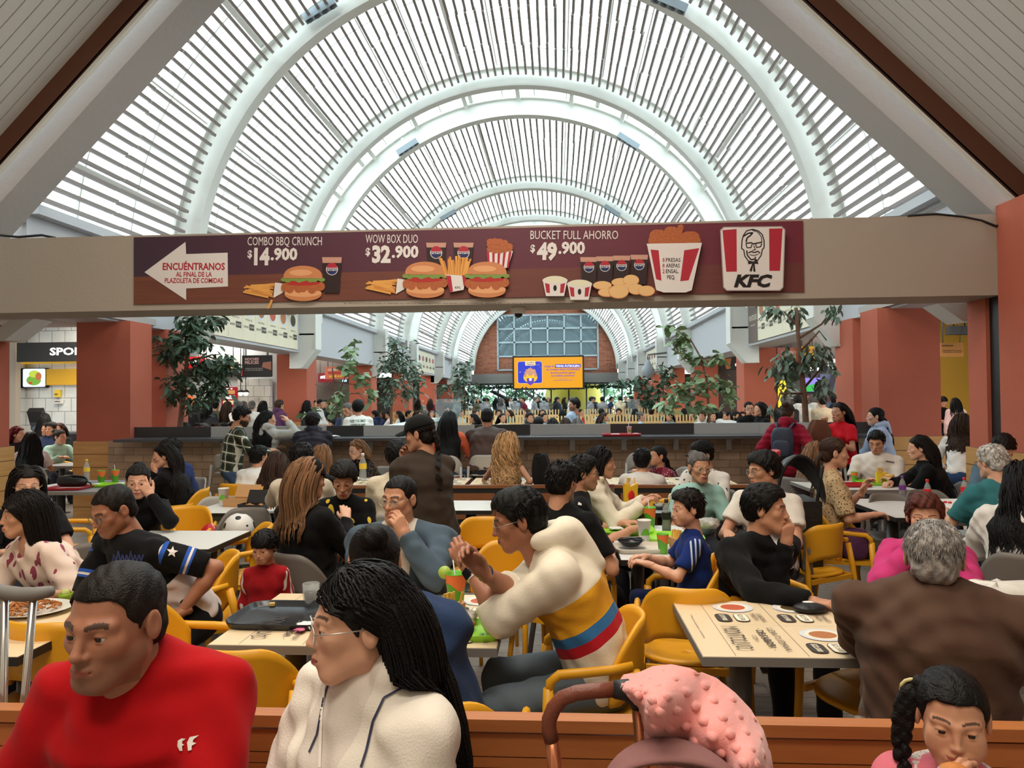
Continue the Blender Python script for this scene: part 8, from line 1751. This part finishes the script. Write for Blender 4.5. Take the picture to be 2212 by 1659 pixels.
r = empty('till', tuple(P(80, 910, 14.4))); tag(r, 'dark till screen on the left shop counter', 'till'); MB().use(BLKP).obox((0, 0, .1), (.16, 0, 0), (0, .04, .04), (0, -.05, .14)).build('till_screen', None, r); MB().use(BLKP).box(-.1, .1, -.05, .1, -.18, -.02).build('stand', None, r)
# left bay: red and yellow lit sign, white kiosk, boards
wallbox(19.2, (320, 690, 600, 900), mat('pale kiosk wall', (196, 204, 208), .5), 'wall_shop_left')
sign('lit_sign', 19.11, (340, 770, 440, 795), em('sign red', (214, 20, 28), .9), 'red lit sign with white letters behind the dense tree', [('~', .5, .3, .45, .8, LW)])
sign('lit_sign', 19.11, (436, 782, 512, 800), mat('dark sign board', (40, 30, 30), .6), 'yellow lit letters behind the dense tree', [('~', .5, .2, .6, .9, em('amber', (250, 200, 40), 1.2))])
sign('sign_fascia', 19.11, (340, 795, 525, 815), BLKP, 'black fascia strip below the lit signs', cat='sign')
sign('menu_poster', 19.11, (478, 836, 512, 878), em('poster red', (176, 24, 34), .7), 'red menu poster with dishes on a white stand', [('~', .5, .88, .07, .5, LW)], 'poster', lambda p: [p.rrect(.12, .10+.27*k, .88, .30+.27*k, .05, (em('poster cream', (240, 216, 170), .8), em('poster white', (236, 236, 230), .8), em('poster tan', (206, 150, 90), .8))[k]) for k in range(3)])
sign('menu_poster', 19.11, (386, 855, 416, 890), em('poster orange', (240, 120, 50), .8), 'orange lit poster behind the dense tree', [('~', .5, .7, .12, .7, LW)], 'poster')
sign('black_sign', 18.2, (523, 767, 586, 814), mat('black sign board', (34, 32, 36), .5), 'black hanging sign reading NOCHES FELICES', [('NOCHES', .34, .76, .13, .48, mat('pink letters', (236, 184, 170), .5, emit=.4)), ('FELICES', .34, .60, .13, .48, mat('pink letters', (0, 0, 0))), ('DESDE LAS 5 PM HASTA', .42, .36, .05, .6, LGP), ('EL CIERRE DEL ESTABLECIMIENTO', .42, .28, .05, .6, LGP)], 'sign', lambda p: p.poly([(.68, .45), (1, .30), (1, .7), (.72, .66)], mat('pink box print', (206, 140, 118), .5)))
sign('lit_sign', 18.4, (518, 796, 584, 815), BLKP, 'red neon letters over the white tiled shop', [('JI. WOK', .30, .35, .5, .5, em('neon red', (240, 30, 30), 1.6)), ('Sing-wok', .74, .3, .28, .3, LW)])
wallbox(19.0, (514, 818, 584, 900), TILE, 'wall_shop_tiles')
for px, lab in ((520, 'warm pendant bulb before the tiled shop, left'), (531, 'warm pendant bulb before the tiled shop, right')):
    c = P(px, 850, 18.4); r = empty('pendant_lamp', tuple(c)); tag(r, lab, 'lamp', 'pendant bulbs'); MB().use(em('bulb', (255, 226, 180), 4)).ball((0, 0, 0), .06, 12).build('bulb', None, r); m = MB().use(BLKP); m.tube([(0, 0, .06), (0, 0, 3.63-c.z)], .01, 6); m.lathe([(.10, .03), (.04, .1)], n=12); m.build('shade', None, r)
# second left bay
wallbox(26.5, (640, 740, 800, 900), mat('dim shop wall', (92, 86, 84), .8), 'wall_shop_left')
sign('lit_poster', 26.41, (655, 834, 671, 882), em('poster yellow', (240, 214, 60), 1.0), 'bright yellow lit menu poster beside the second column', [('~', .5, .6, .08, .8, em('poster red', (0, 0, 0)))], 'poster')
sign('hanging_sign', 22.5, (702, 792, 750, 819), mat('coral sign board', (206, 110, 84), .6), 'hanging coral sign reading COMBO RECARGADO', [('COMBO', .36, .68, .18, .45, PAPER), ('RECARGADO', .5, .42, .18, .7, LID_R), ('~', .5, .15, .16, .6, LBLY)])
sign('lit_sign', 26.2, (687, 806, 722, 826), em('sign maroon', (150, 20, 40), .6), 'maroon shop sign behind the rubber plant', [('~', .4, .4, .35, .5, LW)]); sign('lit_box', 26.0, (655, 815, 678, 822), em('white lightbox', (220, 240, 240), 1.4), 'white light box beside the second column', cat='lamp')
sign('lit_sign', 26.2, (737, 818, 752, 828), BLKP, 'pale blue shop letters behind the rubber plant', [('~', .5, .3, .6, .7, em('ice blue', (190, 230, 255), 1.4))])
# right bays
wallbox(19.0, (1670, 690, 1900, 900), mat('dim shop wall', (0, 0, 0)), 'wall_shop_right')
sign('hanging_sign', 18.2, (1680, 750, 1760, 785), mat('red white board', (196, 120, 108), .6), 'faded red and white hanging board behind the wilting tree', [('COMBO', .3, .6, .2, .4, PAPER), ('~', .3, .3, .2, .4, PAPER)])
sign('hanging_sign', 18.0, (1730, 748, 1759, 786), em('board yellow', (240, 180, 40), .55), 'yellow hanging board reading COMBO behind the wilting tree', [('COMBO', .5, .70, .14, .8, LID_R), ('~', .5, .45, .14, .7, LID_R), ('~', .5, .2, .12, .8, LID_R)])
sign('lit_sign', 18.3, (1791, 775, 1832, 796), em('sign white', (232, 226, 232), .9), 'white lit sign with purple letters by the right column', [('Llanero', .55, .25, .4, .8, mat('purple letters', (110, 70, 140), .5))])
sign('shop_sign', 18.6, (1700, 790, 1792, 806), BLKP, 'black sign with white letters behind the wilting tree', [('~', .55, .3, .5, .5, LW)])
sign('menu_screen', 18.91, (1741, 816, 1772, 850), em('screen sky', (150, 140, 230), .9), 'bright colour screen behind the wilting tree', [], 'screen', lambda p: (p.poly([(0, .1), (1, .2), (1, .5), (.5, .62), (0, .45)], em('screen green', (60, 190, 90), .9)), p.ell(.7, .35, .14, .26, em('screen pink', (236, 150, 170), .9)), p.rect(0, 0, 1, .12, em('screen black', (0, 0, 0)))))
sign('poster', 18.91, (1742, 855, 1773, 864), em('poster orange', (0, 0, 0)), 'orange strip below the colour screen', [], 'poster'); sign('poster', 18.91, (1683, 822, 1698, 880), em('poster yellow', (0, 0, 0), .6), 'tall yellow poster at the right shops', [('~', .5, .5, .08, .7, INK)], 'poster')
sign('poster', 18.91, (1703, 840, 1728, 862), mat('pale poster', (170, 184, 180), .6), 'pale poster with dark lettering at the right shops', [('Real', .5, .15, .3, .8, INK)], 'poster'); sign('wall_panel', 18.93, (1773, 808, 1795, 880), mat('blue grey panel', (136, 150, 196), .5), 'blue grey wall panel beside the colour screen', cat='panel')
r = empty('extractor_hood', tuple(P(1815, 850, 18.4))); tag(r, 'grey steel extractor hood in the right shop', 'hood'); MB().use(STEELG).prism([(-.25, 0, -.2), (.25, 0, -.2), (.25, 0, .9), (.05, 0, .9)], (0, .4, 0)).build('hood_body', None, r)
wallbox(25.5, (1540, 700, 1620, 900), mat('dim shop wall', (0, 0, 0)), 'wall_shop_right')
sign('black_sign', 24.5, (1556, 772, 1604, 800), mat('black sign board', (0, 0, 0)), 'black hanging menu with orange print and a price, far right', [('$55.900', .82, .35, .18, .32, LW)], 'sign', lambda p: p.poly([(.26, .1), (.16, .9), (.5, .95), (.42, .1)], mat('orange food print', (214, 130, 70), .5)))
wallbox(19.5, (2020, 690, 2110, 950), mat('mustard wall panel', (196, 150, 44), .5), 'wall_shop_yellow')
sign('hanging_sign', 17.0, (2033, 740, 2081, 771), mat('tan notice board', (190, 130, 62), .6), 'tan hanging notice board by the right wall', [('ADVERTENCIA', .3, .74, .10, .5, INK), ('PROHIBIDO EL PASO', .5, .42, .06, .85, INK), ('A PERSONAL NO AUTORIZADO', .5, .30, .06, .85, INK)])
for px, lab in ((2060, 'dark red beam lamp above the tan notice board'), (2084, 'black beam lamp above the tan notice board')): c = P(px, 714, 16); m_ = MB().use(BLKP).box(-.13, .13, -.1, .1, -.09, .09); m_.tube([(0, 0, .09), (0, 0, 3.63-c.z)], .012, 6); o = m_.build('box_lamp', None, None, tuple(c)); tag(o, lab, 'lamp')
# street lamp style lamp by the right trees
r = empty('hanging_lamp', tuple(P(1400, 795, 30))); tag(r, 'grey bell lamp on a long arm right of the screen', 'lamp'); MB().use(mat('lamp grey', (150, 156, 162), .4)).lathe([(.05, .35), (.12, .2), (.28, -.1), (.22, -.35), (.02, -.45)], n=16).build('lamp_shade', None, r); m = MB().use(STEELG); m.tube([(0, 0, .35), (0, 0, .55), (.5, 0, .6), (3.2, 0, .85)], .04, 6); m.build('arm', None, r)
# ================================================================ the far crowd: a few figures built once, copied with colours of their own
ORDS = ['first', 'second', 'third', 'fourth', 'fifth', 'sixth', 'seventh', 'eighth', 'ninth', 'tenth', 'eleventh', 'twelfth', 'thirteenth', 'fourteenth', 'fifteenth', 'sixteenth', 'seventeenth', 'eighteenth', 'nineteenth', 'twentieth']
CT = [('charcoal', (52, 52, 58)), ('white', (214, 210, 204)), ('navy', (44, 54, 84)), ('black', (30, 30, 33)), ('yellow', (228, 184, 40)), ('grey', (140, 140, 142)), ('maroon', (110, 36, 50)), ('olive', (92, 92, 70)), ('pale blue', (158, 178, 200)), ('cream', (214, 198, 168)), ('teal', (64, 112, 116)), ('plum', (86, 52, 84)), ('red', (180, 40, 44)), ('beige', (184, 166, 140))]
BASE = []
def far_base(seat, sex, hair, kind):
    i = person('far figure', (0, 20, 1.22 if seat == 'sit' else 1.58), 20, 180, seat=seat, sex=sex, hair=(hair, 'dark'), s=.95 if sex == 'f' else 1.0, top=dict(kind=kind, col=(52, 52, 58)), hands={'both': 'table' if seat == 'sit' else ('rel', .05, .26, -.34)}, pants=dict(col=(40, 44, 58)), lod=2)
    r = i['root']; kids = [(c.name.split('.')[0], c.data) for c in r.children]
    for c in list(r.children): bpy.data.objects.remove(c)
    off = Vector((-r.location.x, -r.location.y, 0)); bpy.data.objects.remove(r); BASE.append((seat, sex, hair, kids))
for seat in ('sit', 'stand'):
    for sex, hair, kind in (('m', 'short', 'tee'), ('f', 'long', 'long'), ('m', 'thick', 'hoodie'), ('f', 'bun', 'tee'), ('f', 'mid', 'jacket')): far_base(seat, sex, hair, kind)
MESHV = {}
def far_mesh(me, slot_mat, key):
    if key not in MESHV: c = me.copy(); c.materials[0] = slot_mat; MESHV[key] = c
    return MESHV[key]
def far_person(x, y, yaw, seat, k, ci, hc, lab, group):
    bi = [b for b in range(len(BASE)) if BASE[b][0] == seat][k % 5]; st, sex, hair, kids = BASE[bi]; r = empty('person', (x, y, 0), math.radians(yaw-180), lab, 'person', group)
    for nm, me in kids:
        if nm == 'body': d = me
        elif nm == 'hair': d = far_mesh(me, hair_mat(hc), (bi, nm, hc))
        elif nm == 'trousers': d = me
        else: d = far_mesh(me, cloth_attr_mat('far cloth %s' % CT[ci][0], CT[ci][1]), (bi, nm, ci))
        o = bpy.data.objects.new(nm, d); COL.objects.link(o); o.parent = r
    return r
rr = random.Random(12)
def row(n, place, seat, px0, px1, Y0, Y1, yaws, group, colours=None, jit=.3):
    for k in range(n):
        px = px0+(px1-px0)*(k+.5)/n+rr.uniform(-jit, jit)*(px1-px0)/n; Y = Y0+(Y1-Y0)*((k*7) % n)/max(1, n-1) if seat != 'sit' else (Y0+Y1)/2+rr.uniform(-.08, .08); x = P(px, 880, Y).x; ci = rr.choice(colours or list(range(14))); kk = rr.randrange(5)
        hn = {'short': 'short hair', 'long': 'long hair', 'thick': 'thick hair', 'bun': 'tied hair', 'mid': 'loose hair'}[BASE[kk if seat == 'sit' else 5+kk][2]]
        lab = '%s person from left %s, %s top, %s' % (ORDS[k], place, CT[ci][0], hn)
        far_person(x, Y, rr.choice(yaws), seat, kk, ci, rr.choice(['black', 'dark', 'black', 'brown', 'greyd']), lab, group)
    if seat == 'sit':
        Ym = (Y0+Y1)/2; xa, xb = P(px0, 880, Ym).x-.2, P(px1, 880, Ym).x+.2; r = empty('hall_bench', ((xa+xb)/2, Ym, 0), 0, 'plain pine bench under the people '+place, 'bench', 'pine benches in the hall'); h = (xb-xa)/2
        MB().use(PINE).box(-h, h, -.26, .26, .41, .45).build('seat', None, r)
        for sx in (-.9, 0, .9): MB().use(STEELG).box(sx*h-.03, sx*h+.03, -.2, .2, 0, .41).build('leg', None, r)
DK = [0, 2, 3, 6, 7, 1, 5, 3]
row(12, 'queueing at the left shops', 'stand', 352, 600, 15.6, 17.4, (180, 170, 150, -160), 'people queueing at the left shops', [0, 1, 2, 3, 11, 7, 9, 0, 3])
row(8, 'seated behind the left counter', 'sit', 350, 520, 11.4, 12.3, (0, 40, -40, 180, 90), 'people seated behind the left counter', DK)
row(6, 'standing by the second left column', 'stand', 660, 720, 18, 21, (180, 0, 90), 'people by the second left column', DK)
row(9, 'seated by the left planter', 'sit', 800, 960, 20.5, 23, (180, 90, -90, 0), 'people seated by the left planter', [3, 2, 0, 1, 3, 12])
row(5, 'behind the nearest slat fence', 'sit', 1000, 1190, 16.6, 18.2, (180, 0, 30, -90), 'people seated behind the nearest fence', [3, 4, 0, 9, 8, 1, 5]); row(4, 'behind the right nearest fence', 'sit', 1270, 1540, 16.8, 18.4, (180, 0, -30, 90), 'people seated behind the right nearest fence', [5, 8, 3, 1, 10, 0])
row(8, 'behind the second slat fence', 'sit', 985, 1260, 21, 23.5, (180, 0, 60, -60), 'people seated behind the second fence', None); row(7, 'behind the right second fence', 'sit', 1275, 1530, 21, 23.5, (180, 0, 60, -60), 'people seated behind the right second fence', None)
row(18, 'standing before the far stairs', 'stand', 1040, 1250, 33, 41, (180, 0, 90, -90), 'people standing before the far stairs', DK+[1, 5]); row(14, 'standing at far right of the screen', 'stand', 1260, 1500, 31, 40, (180, 0, 90, -90), 'people standing at far right', [10, 9, 0, 2, 5, 3, 8]); row(12, 'standing at far left of the screen', 'stand', 900, 1040, 32, 40, (180, 0, 90), 'people standing at far left', DK)
row(8, 'seated by the right planter', 'sit', 1535, 1620, 15, 19, (0, 180, 60), 'people seated by the right planter', DK); row(5, 'at the right shops', 'stand', 1690, 1815, 14.5, 16.5, (180, 160), 'people at the right shops', [1, 13, 3, 0]); row(4, 'beyond the splash panel at centre', 'sit', 1150, 1260, 13.0, 13.6, (180, 30), 'people just beyond the counter', [3, 0, 2])
row(3, 'beside the big left column', 'sit', 95, 135, 12.2, 12.8, (0, 90), 'people beside the big left column', [2, 3, 0])
